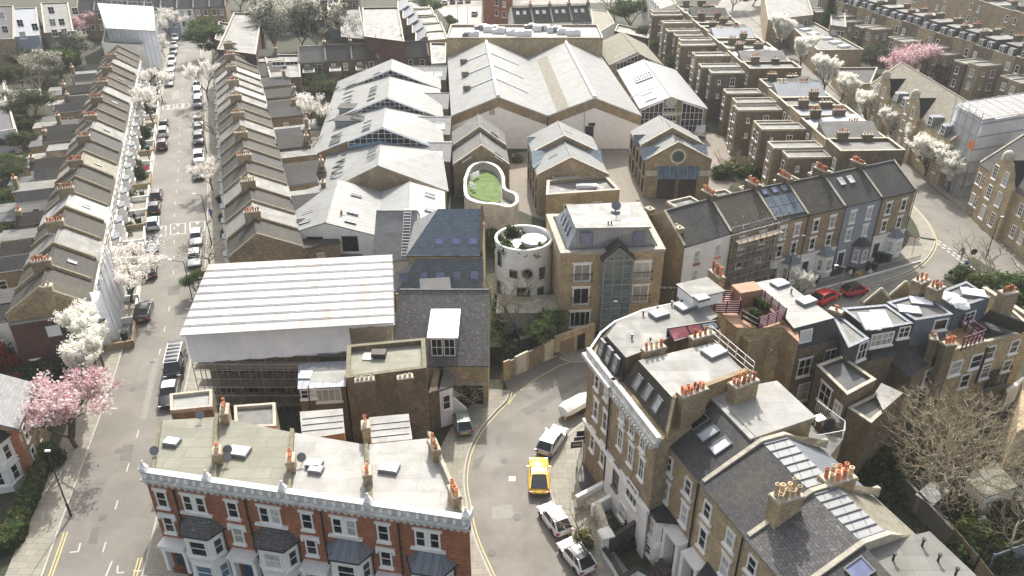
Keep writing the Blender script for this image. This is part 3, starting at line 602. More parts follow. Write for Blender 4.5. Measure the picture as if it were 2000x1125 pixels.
# rear roof corners
RB=[P2(311,822,9.3),P2(425,815,9.3),P2(572,845,9.3),P2(715,869,9.3),P2(843,856,9.3)]
ROOFM=['felt_moss','felt_moss','felt_cream','felt_cream']
LAB=['end house of the red brick terrace, mossy flat roof beside the long street','red brick house with tiled black bay roof and blue door','red brick house with grey lead bay roof and dark red door','red brick corner house with grey lead bay roof beside the curved road']
for i in range(4):
    a=A+(B-A)*fr[i]; b=A+(B-A)*fr[i+1]; c=RB[i+1]; d=RB[i]
    t=T('brick_house',LAB[i],'house',(*mid(a,b,c,d),0),'red brick terrace in the foreground')
    mb=M(); mb.prism([a,b,c,d],0,9.3,bottom=False); t.part('wall',mb,['red_brick'])
    mb=M(); mb.prism([a,b,b+back*.3,a+back*.3],9.3,9.95); t.part('parapet_wall',mb,['red_brick'])
    r=M(); i0=inset([a+back*.3,b+back*.3,c,d],.05); r.prism(i0,9.302,9.38); t.part('roof',r,[ROOFM[i]])
    # cornice: white band, dentils, balustrade band with small arches
    cn=M(); W=(b-a).length; m2=mid(a,b)
    f2=Vector((n.x,n.y))
    cn.box((*(m2+f2*.06),9.95),W,.5,.16,rz); cn.box((*(m2+f2*.16),10.11),W,.74,.14,rz); cn.box((*(m2+f2*.04),10.25),W,.34,.5,rz); cn.box((*(m2+f2*.08),10.75),W,.5,.12,rz); 
    k=int(W/.46)
    for j in range(k):
        s=a.lerp(b,(j+.5)/k); cn.box((*(s+f2*.16),9.62),.2,.3,.3,rz)
    cn.box((*(m2+f2*.03),9.5),W,.12,.14,rz)
    t.part('cornice',cn,['weathered_white'])
    for j in range(int(W/.62)):
        ar=M(); s=a.lerp(b,(j+.5)/int(W/.62))+f2*.24; ar.lathe((*s,10.3),[(.14,0),(.14,.28),(.07,.4),(.001,.42)],8); t.part('baluster',ar,['white_paint'])
    # mossy coping behind the balustrade
    cp=M(); cp.box((*(m2+back*.34),9.4),W*.97,.4,.42,rz); t.part('gutter_wall',cp,['moss_coping'])
    # party wall
    if i<3:
        pw=M(); k2=(c-b); pw.prism([b+back*.4-d2*.16,b+back*.4+d2*.16,c+d2*.16,c-d2*.16],9.31,9.75); t.part('party_wall',pw,['moss_coping'])
    s=b-d2*.0+f2*.1 if i<3 else b-d2*.2+f2*.1
    for e in ([s] if i else [a+d2*.2+f2*.1,s]): fn=M(); fn.box((*e,10.87),.5,.5,.25,rz); fn.lathe((*e,11.12),[(.3,0),(.2,.2),(.05,.42),(.1,.55),(.001,.62)],8); t.part('finial',fn,['white_paint'])
    if i==3:
        ew=M(); ew.prism([b+back*.4-d2*.3,b+back*.4,c,c-d2*.3],9.31,9.95); t.part('party_wall',ew,['coping'])
        ew=M(); ew.prism([b-d2*.04,b+d2*.05,b+d2*.05+back*.9,b-d2*.04+back*.9],10.0,10.85); t.part('cornice_return',ew,['white_paint'])
    if i==0:
        ew=M(); ew.prism([a+back*.4,a+back*.4+d2*.3,d+d2*.3,d],9.31,9.6); t.part('party_wall',ew,['moss_coping'])
    # openings: single window column then double window above a two-storey bay then pipe
    F=FRONT=[dict(s2=(312,957),d2=((363,964),(388,968)),s1=(327,1010)),dict(s2=(451,977),d2=((513,986),(535,990)),s1=(463,1030)),dict(s2=(597,998),d2=((657,1008),(684,1012)),s1=(607,1055)),dict(s2=(747,1020),d2=((820,1030),(848,1034)),s1=(753,1075))][i]
    zt,z1=8.15,5.6
    def at(xy): return a.lerp(b,0)+(B-A).normalized()*((fx(*xy)[0])*L-(a-A).length)
    p=at(F['s2']); win(t,v3(p,zt),u,n,.95,1.65,lint=.22,ft=.12)
    for xy in F['d2']:
        p=at(xy); win(t,v3(p,zt),u,n,.85,1.6,lint=.2,ft=.12)
    mdd=(at(F['d2'][0])+at(F['d2'][1]))/2
    sl=M(); sl.box((*(mdd+f2*.08),zt-1.05),2.5,.24,.2,rz); sl.box((*(mdd+f2*.05),zt-.85),.22,.1,1.8,rz); t.part('window_sill',sl,['white_paint'])
    p=at(F['s1']); win(t,v3(p,z1),u,n,.95,1.6,lint=.24,ft=.12)
    lt=M(); lt.box((*(p+f2*.05),z1+.8),1.4,.12,.3,rz); lt.box((*(p+f2*.06-d2*.62),z1+.5),.18,.14,.32,rz); lt.box((*(p+f2*.06+d2*.62),z1+.5),.18,.14,.32,rz); t.part('window_head',lt,['white_paint'])
    # bay
    bc=mdd+d2*.18; bw=1.55; pr_=1.05
    def baypts(e=0,w0=0): return [bc-d2*(bw+e),bc-d2*(bw*.62+e*.5)+f2*(pr_+e),bc+d2*(bw*.62+e*.5)+f2*(pr_+e),bc+d2*(bw+e)]
    by=M(); by.prism(baypts(-.02),0,6.0); t.part('bay',by,['white_paint'])
    for z in (1.0,3.35,3.62,5.85): bb=M(); bb.prism(baypts(.1),z,z+.16); t.part('bay_moulding',bb,['white_paint'])
    rf=M(); e=baypts(.28); rg=[bc-d2*.75+f2*.01,bc+d2*.75+f2*.01]; z0,z2=6.08,7.0
    E0,E1,E2,E3=(v3(x,z0) for x in e); R0,R1=v3(rg[0],z2),v3(rg[1],z2)
    for poly in ([E1,E2,R1,R0],[E0,E1,R0],[E2,E3,R1],[E3,E2,E1,E0]): rf.poly(poly)
    bro=t.part('bay_roof',rf,['slate_old' if i<2 else 'lead'])
    if i>=2:
        rl=M(); 
        for x,y in ((E1,R0),(E2,R1),(E1.lerp(E2,.33),R0.lerp(R1,.33)),(E1.lerp(E2,.66),R0.lerp(R1,.66))): rl.tube(x,y,.04,n=5)
        t.part('lead_roll',rl,['lead'],bro)
    gt=M(); 
    for x,y in zip((E0,E1,E2),(E1,E2,E3)): gt.tube(x,y,.06,n=6)
    t.part('gutter',gt,['black_metal'])
    bp=baypts(-.02)
    for z,pn in ((4.75,None),(2.2,'glass_blue' if i==0 else None)):
        for x,y,ww in ((bp[1],bp[2],1.35),(bp[2],bp[3],.75),(bp[0],bp[1],.75)):
            k=(y-x).normalized(); nn=Vector((k.y,-k.x)); 
            if nn.dot(f2)<0: nn=-nn
            uu=Vector((0,0,1)).cross(Vector((nn.x,nn.y,0)))
            win(t,v3((x+y)/2,z),uu,Vector((nn.x,nn.y,0)),ww,1.55,pane=pn,ft=.12)
    # door with canopy and steps
    dc=at(F['s1'])+d2*.25+f2*.02
    cb=M(); cb.box((*(dc+f2*.45),3.95),2.1,.95,.22,rz); cb.box((*(dc+f2*.42),3.6),1.9,.8,.35,rz)
    for s in (-1,1): cb.box((*(dc+d2*s*.85+f2*.4),1.3),.28,.55,2.3,rz); cb.box((*(dc+d2*s*.85+f2*.55),3.2),.3,.3,.4,rz)
    t.part('porch',cb,['white_paint'])
    dd=M(); dd.box((*(dc+f2*.05),1.3),.95,.1,2.1,rz); dr=t.part('door',dd,[['door_dark','door_blue','door_red','white_paint'][i]])
    hd=M(); hd.box((*(dc+f2*.14-d2*.3),2.2),.06,.06,.2,rz); t.part('handle',hd,['steel'],dr)
    st=M()
    for j in range(7): st.box((*(dc+f2*(.9+j*.32)),0),1.5,.34,1.25-j*.18,rz)
    t.part('steps',st,['coping'])
    # downpipes
    pp=at(F['s2'])+d2*1.15+f2*.12; pipe(t,[v3(pp,9.6),v3(pp,0)],.07)
    if i>0: pp=a+d2*.1+f2*.1
    pp=bc+d2*(bw+.12)+f2*.15; pipe(t,[v3(pp,6.1),v3(pp,0)],.06)
for i,(cx,cy,k) in enumerate([(433,872,0),(575,880,0),(715,905,0),(845,870,0)]): pass
def root_of(name,idx): 
    return [o for o in bpy.data.objects if o.type=='EMPTY' and o.name.split('.')[0]==name][idx]
class TW:  # handle onto an existing thing
    def __new__(c,o):
        t=T.__new__(T); t.o=o; t.w=Matrix.Translation(o.location)@Matrix.Rotation(o.rotation_euler.z,4,'Z'); t.inv=t.w.inverted(); return t
bh=[TW(root_of('brick_house',i)) for i in range(4)]
def dirpx(a,b,z): return (P2(*b,z)-P2(*a,z))
for i,(p0,np_,rows) in enumerate([((438,800),4,1),((424,880),3,1),((567,895),3,1),((714,830),3,1),((717,920),3,1),((848,870),4,1),((887,960),4,1)]):
    pi=[0,0,1,2,2,3,3][i]; p1=[(443,760),(433,810),(574,850),(713,800),(716,905),(840,845),(870,925)][i]
    dv=dirpx((RBx:=[(425,952),(412,952),(560,975),(722,1000),(722,1000),(917,1027),(917,1027)][i]),[(440,815),(425,815),(572,845),(715,869),(715,869),(843,856),(843,856)][i],9.3)
    chimney(bh[pi],P2(*p0,10.4),dv,np_*.34,.6,8.2 if i in (0,3) else 9.3,10.5,np_,'stock_brick',('terracotta','buff_pot','terracotta'))
for i,(x,y,s) in enumerate([(336,864,.9),(467,883,1.2),(760,915,1.1),(614,907,.9),(617,918,.8)]): rooflight(bh[[0,1,3,2,2][i]],P2(x,y,9.5),s*1.3,s*.9,rz,9.38,.28)
def dish(t,x,y,z,r=.35):
    b=M(); p=P(x,y,z); b.tube((p.x,p.y,z-.5),(p.x,p.y,z),.03,n=6); ax=Vector((.1,-.6,.5)).normalized()
    uu=ax.orthogonal().normalized(); vv=ax.cross(uu); prof=[]
    ring_=lambda rr,dd:[p+ax*dd+(uu*math.cos(k*math.pi/6)+vv*math.sin(k*math.pi/6))*rr for k in range(12)]
    rs=[ring_(r,.12),ring_(r*.6,.03),ring_(.02,0)]
    for a_,b_ in zip(rs,rs[1:]):
        for k in range(12): b.poly([a_[k],a_[(k+1)%12],b_[(k+1)%12],b_[k]]); 
    b.poly(list(reversed(rs[0])))
    b.tube(p,p+ax*.4,.015,n=5); t.part('satellite_dish',b,['grey_metal'])
for x,y,i in ((302,880,0),(391,810,0),(445,878,1),(443,893,1),(589,893,2)): dish(bh[i],x,y,9.9)
# rear wings of the terrace (flat, seen behind the main roofs)
def wing(t,pts,h,wall,roof,par=.35,name='rear_wing'):
    mb=M(); mb.prism(pts,0,h,bottom=False); w=t.part(name,mb,[wall]); r=M(); r.prism(inset(pts,.25 if par else -.06),h+.002,h+.06); t.part('wing_roof',r,[roof],w)
    if par: p=M(); ring(p,pts,h+.002,h+par,.24,0); t.part('wing_parapet',p,['coping'],w)
wing(bh[0],[P2(334,808,8),P2(416,800,8),P2(416,766,8),P2(333,775,8)],8,'dark_brick','felt_white')
wing(bh[1],[P2(460,842,8),P2(540,838,8),P2(539,792,8),P2(458,798,8)],8,'stock_brick','felt_grey')
wing(bh[2],[P2(592,858,8),P2(672,846,8),P2(668,800,8),P2(587,806,8)],8,'stock_brick','felt_cream',0)
wing(bh[3],[P2(724,866,8),P2(804,858,8),P2(797,810,8),P2(722,817,8)],8,'stock_brick','felt_cream',0)
for k,(ys,xs) in enumerate((((814,826,838),(590,670)),((825,837,850),(724,800)))):
    for y in ys:
        a=P(xs[0],y+4,8.1); b=P(xs[1],y-4,8.1); s=M(); s.tube(a,b,.04,n=4); bh[2+k].part('roof_batten',s,['grey_metal'])
# ================================================================ centre: warehouses, mews, studios
def xy(v): return Vector((v[0],v[1]))
def gseg(t,L0,L1,R0,R1,rf,rb,hl,hr,roof,fascia='white_paint',over=.25,name='roof'):
    """one roof bay: left eave L0(front) L1(back), right eave R0,R1, ridge rf(front,3d) rb(back,3d)"""
    r=M(); a,b,c,d=v3(L0,hl),v3(L1,hl),v3(R1,hr),v3(R0,hr); th=Vector((0,0,.15)); o=(a-rf).normalized()*over; o2=(d-rf).normalized()*over
    A_,B_,C_,D_=a+o,b+o,c+o2,d+o2
    r.poly([A_+th,rf+th,rb+th,B_+th]); r.poly([rf+th,D_+th,C_+th,rb+th])
    r.poly([A_,rf,rf+th,A_+th],1); r.poly([rf,D_,D_+th,rf+th],1); r.poly([B_,A_,A_+th,B_+th],1); r.poly([D_,C_,C_+th,D_+th],1); r.poly([A_,B_,rb,rf],1); r.poly([rf,rb,C_,D_],1); r.poly([rb,B_,B_+th,rb+th],1); r.poly([C_,rb,rb+th,C_+th],1)
    r.tube(rf+th,rb+th,.1,n=5,m=0)
    return t.part(name,r,[roof,fascia])
def gwall(t,L0,L1,R0,R1,rf,rb,hl,hr,mat,z0=0,name='wall'):
    w=M(); w.poly([v3(L0,z0),v3(R0,z0),v3(R0,hr),rf,v3(L0,hl)]); w.poly([v3(L1,z0),v3(L0,z0),v3(L0,hl),v3(L1,hl)]); w.poly([v3(R0,z0),v3(R1,z0),v3(R1,hr),v3(R0,hr)]); w.poly([v3(R1,z0),v3(L1,z0),v3(L1,hl),rb,v3(R1,hr)])
    return t.part(name,w,[mat])
def glazed_gable(t,L,R,top,Lb,Rb,bot,ncol,rows=3,fr='white_metal',frame=.07,name='clerestory'):
    """glass between the upper gable outline L-top-R and the lower outline Lb-bot-Rb, all in one vertical plane"""
    g=M(); g.poly([Lb,bot,Rb,R,top,L]); 
    f=M(); n_=(R-L).cross(Vector((0,0,1))).normalized(); 
    if n_.y>0: n_=-n_
    e=n_*.06
    def zat(x,a,b,c):
        s=(x-a[0])/max(1e-6,(c[0]-a[0])); xm=(b[0]-a[0])/(c[0]-a[0])
        return a[2]+(b[2]-a[2])*s/xm if s<xm else b[2]+(c[2]-b[2])*(s-xm)/(1-xm)
    for a,b in ((L,top),(top,R),(Lb,bot),(bot,Rb)): f.tube(a+e,b+e,frame*1.6,n=4)
    f.tube(Lb+e,L+e,frame,n=4); f.tube(Rb+e,R+e,frame,n=4)
    for i in range(1,ncol):
        s=i/ncol; p=L.lerp(R,s); zt=zat(p.x,L,top,R); zb=zat(p.x,Lb,bot,Rb)
        if zt-zb>.15: f.tube(Vector((p.x,p.y,zb))+e,Vector((p.x,p.y,zt))+e,frame*.7,n=4)
    zmin=min(Lb.z,Rb.z); zmax=top.z
    for j in range(1,rows):
        z=zmin+(zmax-zmin)*j/rows; run=None; K=80
        for i in range(K+1):
            p=L.lerp(R,i/K); ok=zat(p.x,L,top,R)>z>zat(p.x,Lb,bot,Rb)
            if ok and run is None: run=p
            if (not ok or i==K) and run is not None: f.tube(Vector((run.x,run.y,z))+e,Vector((p.x,p.y,z))+e,frame*.6,n=4); run=None
    o=t.part(name,f,[fr]); t.part('pane',g,['glass_dark'],o); return o
# ---- long studio building, four roof bays stepping towards us
F=[(790,410),(770,575),(740,750),(715,975)]; Bk=[(797,350),(785,445),(760,625),(730,835)]
t=T('studio_building','long white roofed studio building with glazed clerestories and blue trim','studio',(-20,135,0))
Yf=[P(*q(1,*p),9).y for p in F]; Y0=hit(Vector((0,P(*q(1,797,350),9).y,0)),Vector((0,1,0)),*q(1,797,350)).y
le=lambda Y:( (Q(1,485,480,4.5).x+(Y-Q(1,485,480,4.5).y)/(Q(1,340,920,4.5).y-Q(1,485,480,4.5).y)*(Q(1,340,920,4.5).x-Q(1,485,480,4.5).x)))
Ys=[Y0]+Yf
for k in range(4):
    yb,yf=Ys[k],Ys[k+1]; rf=P(*q(1,*F[k]),9); rb=hit(Vector((0,yb,0)),Vector((0,1,0)),*q(1,*Bk[k]))
    if k==0: rb.z=9; rb=P(*q(1,*Bk[0]),9)
    L0=Vector((le(yf)+(2.2 if k==3 else 0),yf)); L1=Vector((le(yb)+(2.2 if k==3 else 0),yb)); R0=Vector((rf.x+9.5,yf)); R1=Vector((rb.x+9.5,yb))
    gwall(t,L0,L1,R0,R1,rf,rb,4.5,5.2,'stock_brick'); gseg(t,L0,L1,R0,R1,rf,rb,4.5,5.2,'warehouse_sheet','zinc' if k else 'white_paint')
    if k:
        # clerestory under the bay behind
        ytop=Ys[k]; T_=P(*q(1,*F[k-1]),9); T_.y=ytop-.04; Lc=Vector((le(ytop)+(0),ytop-.04,4.6)); 
        bt=rb.copy(); bt.y=ytop-.04
        Lh=Lc.lerp(T_,.52 if k<3 else .5); Lh2=Vector((Lh.x,Lh.y,Lh.z-.9)); Rr=Vector((T_.x+(8.2 if k!=2 else 6.2),ytop-.04,0)); Rr.z=T_.z-(T_.z-5.2)*(Rr.x-T_.x)/9.5; Rb_=Vector((Rr.x,Rr.y,Rr.z-1.0))
        bt.z+=.2; glazed_gable(t,Lh,Rr,T_,Lh2,Rb_,bt,14,5)
        fr_=M(); 
        for a_,b_ in ((Lh2,bt),(bt,Rb_)): fr_.tube(a_+Vector((0,-.15,0)),b_+Vector((0,-.15,0)),.22,n=4)
        fr_.tube(Lh,T_,.12,n=4); fr_.tube(T_,Rr,.12,n=4); t.part('clerestory_trim',fr_,['sky_blue_paint' if k==3 else 'zinc'])
    # skylight slots on the left slope
    a3,b3=v3(L0,4.5),v3(L1,4.5); 
slots=[[(570,450,585,450)]]
nL=None
for k in range(4):
    yb,yf=Ys[k],Ys[k+1]; rf=P(*q(1,*F[k]),9); x0=le(yf)+(2.2 if k==3 else 0)
    o=Vector((x0,yf,4.68)); nn=Vector((-(9-4.5),0,rf.x-x0)).normalized()
    pts=[[(712,392),(712,410),(709,432),(570,462),(562,480),(556,500),(548,520),(541,545),(535,570)],[(689,512),(684,532),(680,555),(673,582),(530,592),(523,610),(592,655),(586,675)],[(655,715),(648,738),(643,760),(474,790),(466,815),(460,838),(452,862)],[(685,873),(679,893),(674,913),(505,888),(496,915),(490,945),(482,970),(476,998),(470,1022)]][k]
    for x,y in pts:
        p=hit(o,nn,*q(1,x,y)); win(t,p,Vector((rf.x-x0,0,4.5)).normalized(),nn,1.5 if x>600 else 2.0,.55,1,1,fr='grey_metal',pane='glass_white',sill=False,name='skylight')
for k,(x0,x1,yt,ye,x2,nw) in enumerate(((835,1112,392,470,960,((965,437),(1016,436),(1068,436))),(810,1125,550,640,920,((955,604),(1006,603))),(795,1135,688,790,930,((964,743),(1021,742),(1080,741))),(740,1137,880,948,850,((926,912),(994,910),(1064,909))))):
    A=Q(1,x2-30,ye,4.8); B=Q(1,x1,ye-3,4.8); B=Vector((B.x,A.y)); D=Vector((A.x,A.y+9)); C=Vector((B.x,B.y+9))
    zr=hit(Vector((0,A.y+4.5,0)),Vector((0,1,0)),*q(1,x1,yt)).z-4.8; zr=max(1.4,min(3.5,zr))
    A2=Vector((P(*q(1,x0-30,yt),4.8+zr).x,A.y))
    sw=T('studio_wing',['farthest short','second farthest','third farthest','nearest'][k]+' slate roofed wing of the studio building, with roof windows','studio wing',(*mid(A2,C),0),'slate wings of the studio building')
    gable(sw,A2,B,C,Vector((A2.x,D.y)),4.8,zr,'stock_brick','slate_pale',.5,over=.2)
    slopewin(sw,A2,B,4.8,mid(A2,Vector((A2.x,D.y))),4.8+zr,[q(1,*w_) for w_ in nw],1.5,1.7,pane='glass_white',fr='white_paint')
for k,(x0,y0,x1,y1) in enumerate(((490,625,635,690),(467,700,625,765))):
    a=Q(1,x0,y1-5,5); b=Q(1,x1,y0+15,6.5); dd=T('roof_dormer',('farther','nearer')[k]+' grey box dormer on the left slope of the studio roof','dormer',(a.x+3,a.y,5)); bx=M(); A=Vector((a.x,a.y)); B=Vector((b.x,a.y)); bx.prism(rect(A,B,2.6),4.6,[6.5]*4); dd.part('cheek',bx,['zinc']); rr=M(); rr.prism(inset(rect(A,B,2.6),-.2),6.52,6.65); dd.part('roof',rr,['slate'])
# ---- twin warehouse
t=T('warehouse','huge white twin gabled warehouse with brick bands along its front','warehouse',(5,150,0))
z0=6; yb=0
L=[(882,227),(1070,227),(1252,225)]; Bp=[(875,112),(1030,113),(1173,108)]; RF=[(973,190),(1162,192)]; RBk=[(950,80),(1105,83)]
yf=P(1070,227,6).y
V=[P2(*p,6) for p in L]; 
for v in V: v.y=yf
ybk=P(1030,113,6).y; VB=[Vector((P(*p,6).x,ybk)) for p in Bp]
for k in range(2):
    rf=hit(Vector((0,yf,0)),Vector((0,1,0)),*RF[k]); rb=Vector((P(*RBk[k],rf.z).x,ybk,rf.z))
    e=.03*k
    gwall(t,V[k]+Vector((e,0)),VB[k]+Vector((e,0)),V[k+1],VB[k+1],rf,rb,6,6,'white_paint'); gseg(t,V[k]+Vector((e,0)),VB[k],V[k+1],VB[k+1],rf,rb,6,6,'warehouse_sheet','white_paint',over=.1)
    # brick band under the verge
    bd=M()
    for a,b in ((v3(V[k],6),rf),(rf,v3(V[k+1],6))):
        dz=Vector((0,0,-1.7)); e2=Vector((0,-.06,0)); bd.poly([a+e2+dz,b+e2+dz,b+e2,a+e2])
    t.part('brick_band',bd,['stock_brick'])
    # pale ridge capping and rooflight strips
    st=M(); st.tube(rf+Vector((0,0,.2)),rb+Vector((0,0,.2)),.35,n=6); t.part('ridge_cap',st,['white_metal'])
    if k==1:
        nl=(v3(V[1],6)-rf); s0=rf+nl*.55; s1=rb+(v3(VB[1],6)-rb)*.55; s2=rf+nl*.8; s3=rb+(v3(VB[1],6)-rb)*.8; up=Vector((0,0,.19)); 
        b=M(); s1=s0.lerp(s1,.88); s3=s2.lerp(s3,.88); b.poly([s2+up,s0+up,s1+up,s3+up]); t.part('translucent_sheet',b,['corrugated_old'] if 'corrugated_old' in MATS else ['tile_stone'])
    else:
        for fx_ in (.28,.52,.76):
            a=rf.lerp(rb,fx_); bL=v3(V[0],6).lerp(v3(VB[0],6),fx_); c=a.lerp(bL,.62); b=M(); b.tube(a+Vector((0,0,.22)),c+Vector((0,0,.22)),.16,n=5); t.part('cable_tray',b,['white_metal'])
            bx=M(); bx.box((c.x,c.y,c.z+.15),1.4,1.4,.9); t.part('roof_vent_box',bx,['tile_stone'])
            bR=v3(V[1],6).lerp(v3(VB[1],6),fx_-.05); c=a.lerp(bR,.7); b=M(); b.tube(a+Vector((0,0,.22)),c+Vector((0,0,.22)),.16,n=5); t.part('cable_tray',b,['white_metal'])
wins_px(t,V[1],V[2],[q(2,452,785)],1.5,2.9,nx=2,ny=3,fr='black_metal',pane='glass_dark',sill=False,name='door'); wins_px(t,V[1],V[2],[q(2,467,728)],1.2,.5,nx=1,ny=1,fr='black_metal',sill=False)
dp=Vector((V[1].x,yf-.2)); pipe(t,[v3(dp,6),v3(dp,0)],.12); pipe(t,[hit(v3(V[1],0)-Vector((0,.2,0)),Vector((0,1,0)),*q(2,428,600)),hit(v3(V[1],0)-Vector((0,.2,0)),Vector((0,1,0)),*q(2,424,770))],.06,'steel')
wins_px(t,V[0],V[1],[q(1,1383,656)],.9,.9,nx=1,ny=1,fr='grey_metal',sill=False)
# ---- plant-covered flat block behind
pts=[P2(876,92,7),P2(1172,112,7),P2(1170,72,7),P2(876,68,7)]; t=T('flat_roof_block','long brick block with a white roof crowded with air conditioning units','block',(*mid(*pts),0)); flatroof(t,[Vector((pts[0].x,ybk+1.5)),Vector((pts[1].x+1,ybk+1.5)),Vector((pts[1].x+1,ybk+15)),Vector((pts[0].x,ybk+15))],9.5,'gold_brick','felt_white',.5)
for i in range(34):
    x=pts[0].x+4+(i*7919%97)/97*(pts[1].x-pts[0].x-8); y=ybk+4+(i*104729%89)/89*9; a=M(); a.box((x,y,9.56),1.3+.5*(i%3),1.1,.9+.3*(i%2)); a.lathe((x,y,10.4+.3*(i%2)),[(.4,0),(.4,.15),(.01,.16)],8); tag(t.part('air_conditioner',a,['white_metal' if i%4 else 'grey_metal']))
# ---- right-hand sheds
t=T('glazed_workshop','white gabled workshop with glazed gable and round window right of the warehouse','workshop',(30,135,0))
a=P2(*q(2,755,640),5); b=Q(2,1132,625,5); b.y=a.y; rf=hit(v3(a,0),Vector((0,1,0)),*q(2,930,572)); bk=P(*q(2,770,352),rf.z)
L1=Vector((a.x+(bk.x-rf.x),bk.y)); R1=Vector((b.x+(bk.x-rf.x),bk.y)); gwall(t,a,L1,b,R1,rf,bk,5,5,'stock_brick'); gseg(t,a,L1,b,R1,rf,bk,5,5,'warehouse_bright','coping')
xs=a.lerp(b,.33); xe=a.lerp(b,.62); f_=Vector((0,-.12,0))
def zr_(p): return 5+(rf.z-5)*(1-abs((p.x-rf.x)/(rf.x-a.x if p.x<rf.x else b.x-rf.x)))
glazed_gable(t,v3(a,4.8)+f_,v3(xs,zr_(xs)-.1)+f_,v3(a.lerp(xs,.5),zr_(a.lerp(xs,.5))-.1)+f_,v3(a,.6)+f_,v3(xs,.6)+f_,v3(a.lerp(xs,.5),.6)+f_,5,4,name='glazed_wall')
glazed_gable(t,v3(xe,zr_(xe)-.1)+f_,v3(b.lerp(xe,.15),zr_(b.lerp(xe,.15))-.2)+f_,v3(b.lerp(xe,.5),zr_(b.lerp(xe,.5))-.1)+f_,v3(xe,.6)+f_,v3(b.lerp(xe,.15),.6)+f_,v3(b.lerp(xe,.5),.6)+f_,5,4,name='glazed_wall')
def roundel(t,c,nrm,r,ro,pane='glass_green',fr='cream_stone',name='round_window'):
    nrm=nrm.normalized(); u=Vector((0,0,1)).cross(nrm).normalized(); v=nrm.cross(u); o=M(); K=24
    A=[c+nrm*.1+(u*math.cos(k*2*math.pi/K)+v*math.sin(k*2*math.pi/K))*ro for k in range(K)]; B=[c+nrm*.1+(u*math.cos(k*2*math.pi/K)+v*math.sin(k*2*math.pi/K))*r for k in range(K)]
    A0=[p-nrm*.12 for p in A]
    for k in range(K): j=(k+1)%K; o.poly([A[k],A[j],B[j],B[k]]); o.poly([A0[k],A0[j],A[j],A[k]])
    f=t.part(name,o,[fr]); g=M(); g.poly([p-nrm*.04 for p in B]); t.part('pane',g,[pane],f)
pc=hit(v3(a,0)+f_*.3,Vector((0,1,0)),*q(2,932,597)); roundel(t,pc,Vector((0,-1,0)),.65,1.0,'glass_curtain')
bd=M(); 
for z in (4.3,): bd.box((*(xs.lerp(xe,.5)+Vector((0,-.06))),z-.4),(xe-xs).length,.1,.6)
bd.box((*(xs.lerp(xe,.5)+Vector((0,-.06))),0.1),(xe-xs).length,.1,1.2); t.part('stone_band',bd,['cream_stone'])
wins_px(t,a,b,[q(2,922,650)],2.4,1.3,nx=3,ny=2,fr='white_paint',pane='glass_dark'); wins_px(t,a,b,[q(2,922,685)],2.6,1.6,nx=4,ny=2,pane='glass_dark')
nn=Vector((-(rf.z-5),0,rf.x-a.x)).normalized(); o=v3(a,5.2)
for x,y in ((698,423),(716,450),(716,566),(780,534),(790,552),(815,586),(833,518)): p=hit(o,nn,*q(2,x,y)); win(t,p,Vector((rf.x-a.x,0,rf.z-5)).normalized(),nn,2.2,.35,1,1,fr='grey_metal',pane='glass_white',sill=False,name='skylight')
# raised glazed step in its roof
k_=.52; c0=rf.lerp(bk,k_); l0=v3(a,5).lerp(v3(L1,5),k_); m0=l0.lerp(c0,.9); 
s=M(); e0=l0.lerp(c0,.3); g2=rf.lerp(bk,k_+.12); l2=v3(a,5).lerp(v3(L1,5),k_+.12); e2=l2.lerp(g2,.3); m2=l2.lerp(g2,.9)
up=Vector((0,0,.25)); s.poly([e0+up,m0+up,m2+up,e2+up]); t.part('roof_glazing',s,['glass_dark'])
s=M()
for i in range(7): f1=i/6; s.tube((e0.lerp(m0,f1))+up*1.4,(e2.lerp(m2,f1))+up*1.4,.07,n=4)
s.tube(e0+up*1.3,m0+up*1.3,.16,n=4); s.tube(e2+up*1.3,m2+up*1.3,.09,n=4); s.tube(e0.lerp(e2,.5)+up*1.4,m0.lerp(m2,.5)+up*1.4,.07,n=4); t.part('roof_glazing_bars',s,['white_metal'])
t=T('tiled_workshop','stone tiled gabled workshop with glazed gable and five skylights beside the warehouse','workshop',(25,170,0))
a=Q(2,575,385,5); b=Q(2,872,365,5); b.y=a.y; rf=hit(v3(a,0),Vector((0,1,0)),*q(2,737,310)); bk=P(*q(2,640,190),rf.z); L1=Vector((a.x+(bk.x-rf.x),bk.y)); R1=Vector((b.x+(bk.x-rf.x),bk.y)); gwall(t,a,L1,b,R1,rf,bk,5,5,'stock_brick'); gseg(t,a,L1,b,R1,rf,bk,5,5,'tile_stone','grey_metal')
zz=lambda s: v3(a.lerp(b,s),5+(rf.z-5)*(s/.55 if s<.55 else (1-s)/.45)-.15)+f_
glazed_gable(t,zz(.12),zz(.9),zz(.55),v3(a.lerp(b,.12),2.5)+f_,v3(a.lerp(b,.9),2.5)+f_,v3(a.lerp(b,.55),2.5)+f_,12,3,name='glazed_wall')
nn=Vector((-(rf.z-5),0,rf.x-a.x)).normalized(); o=v3(a,5.2)
for x,y in ((578,243),(587,262),(603,282),(613,297),(632,325)): p=hit(o,nn,*q(2,x,y)); win(t,p,Vector((rf.x-a.x,0,rf.z-5)).normalized(),nn,2.2,.9,1,1,fr='white_paint',pane='glass_white',sill=False,name='skylight')
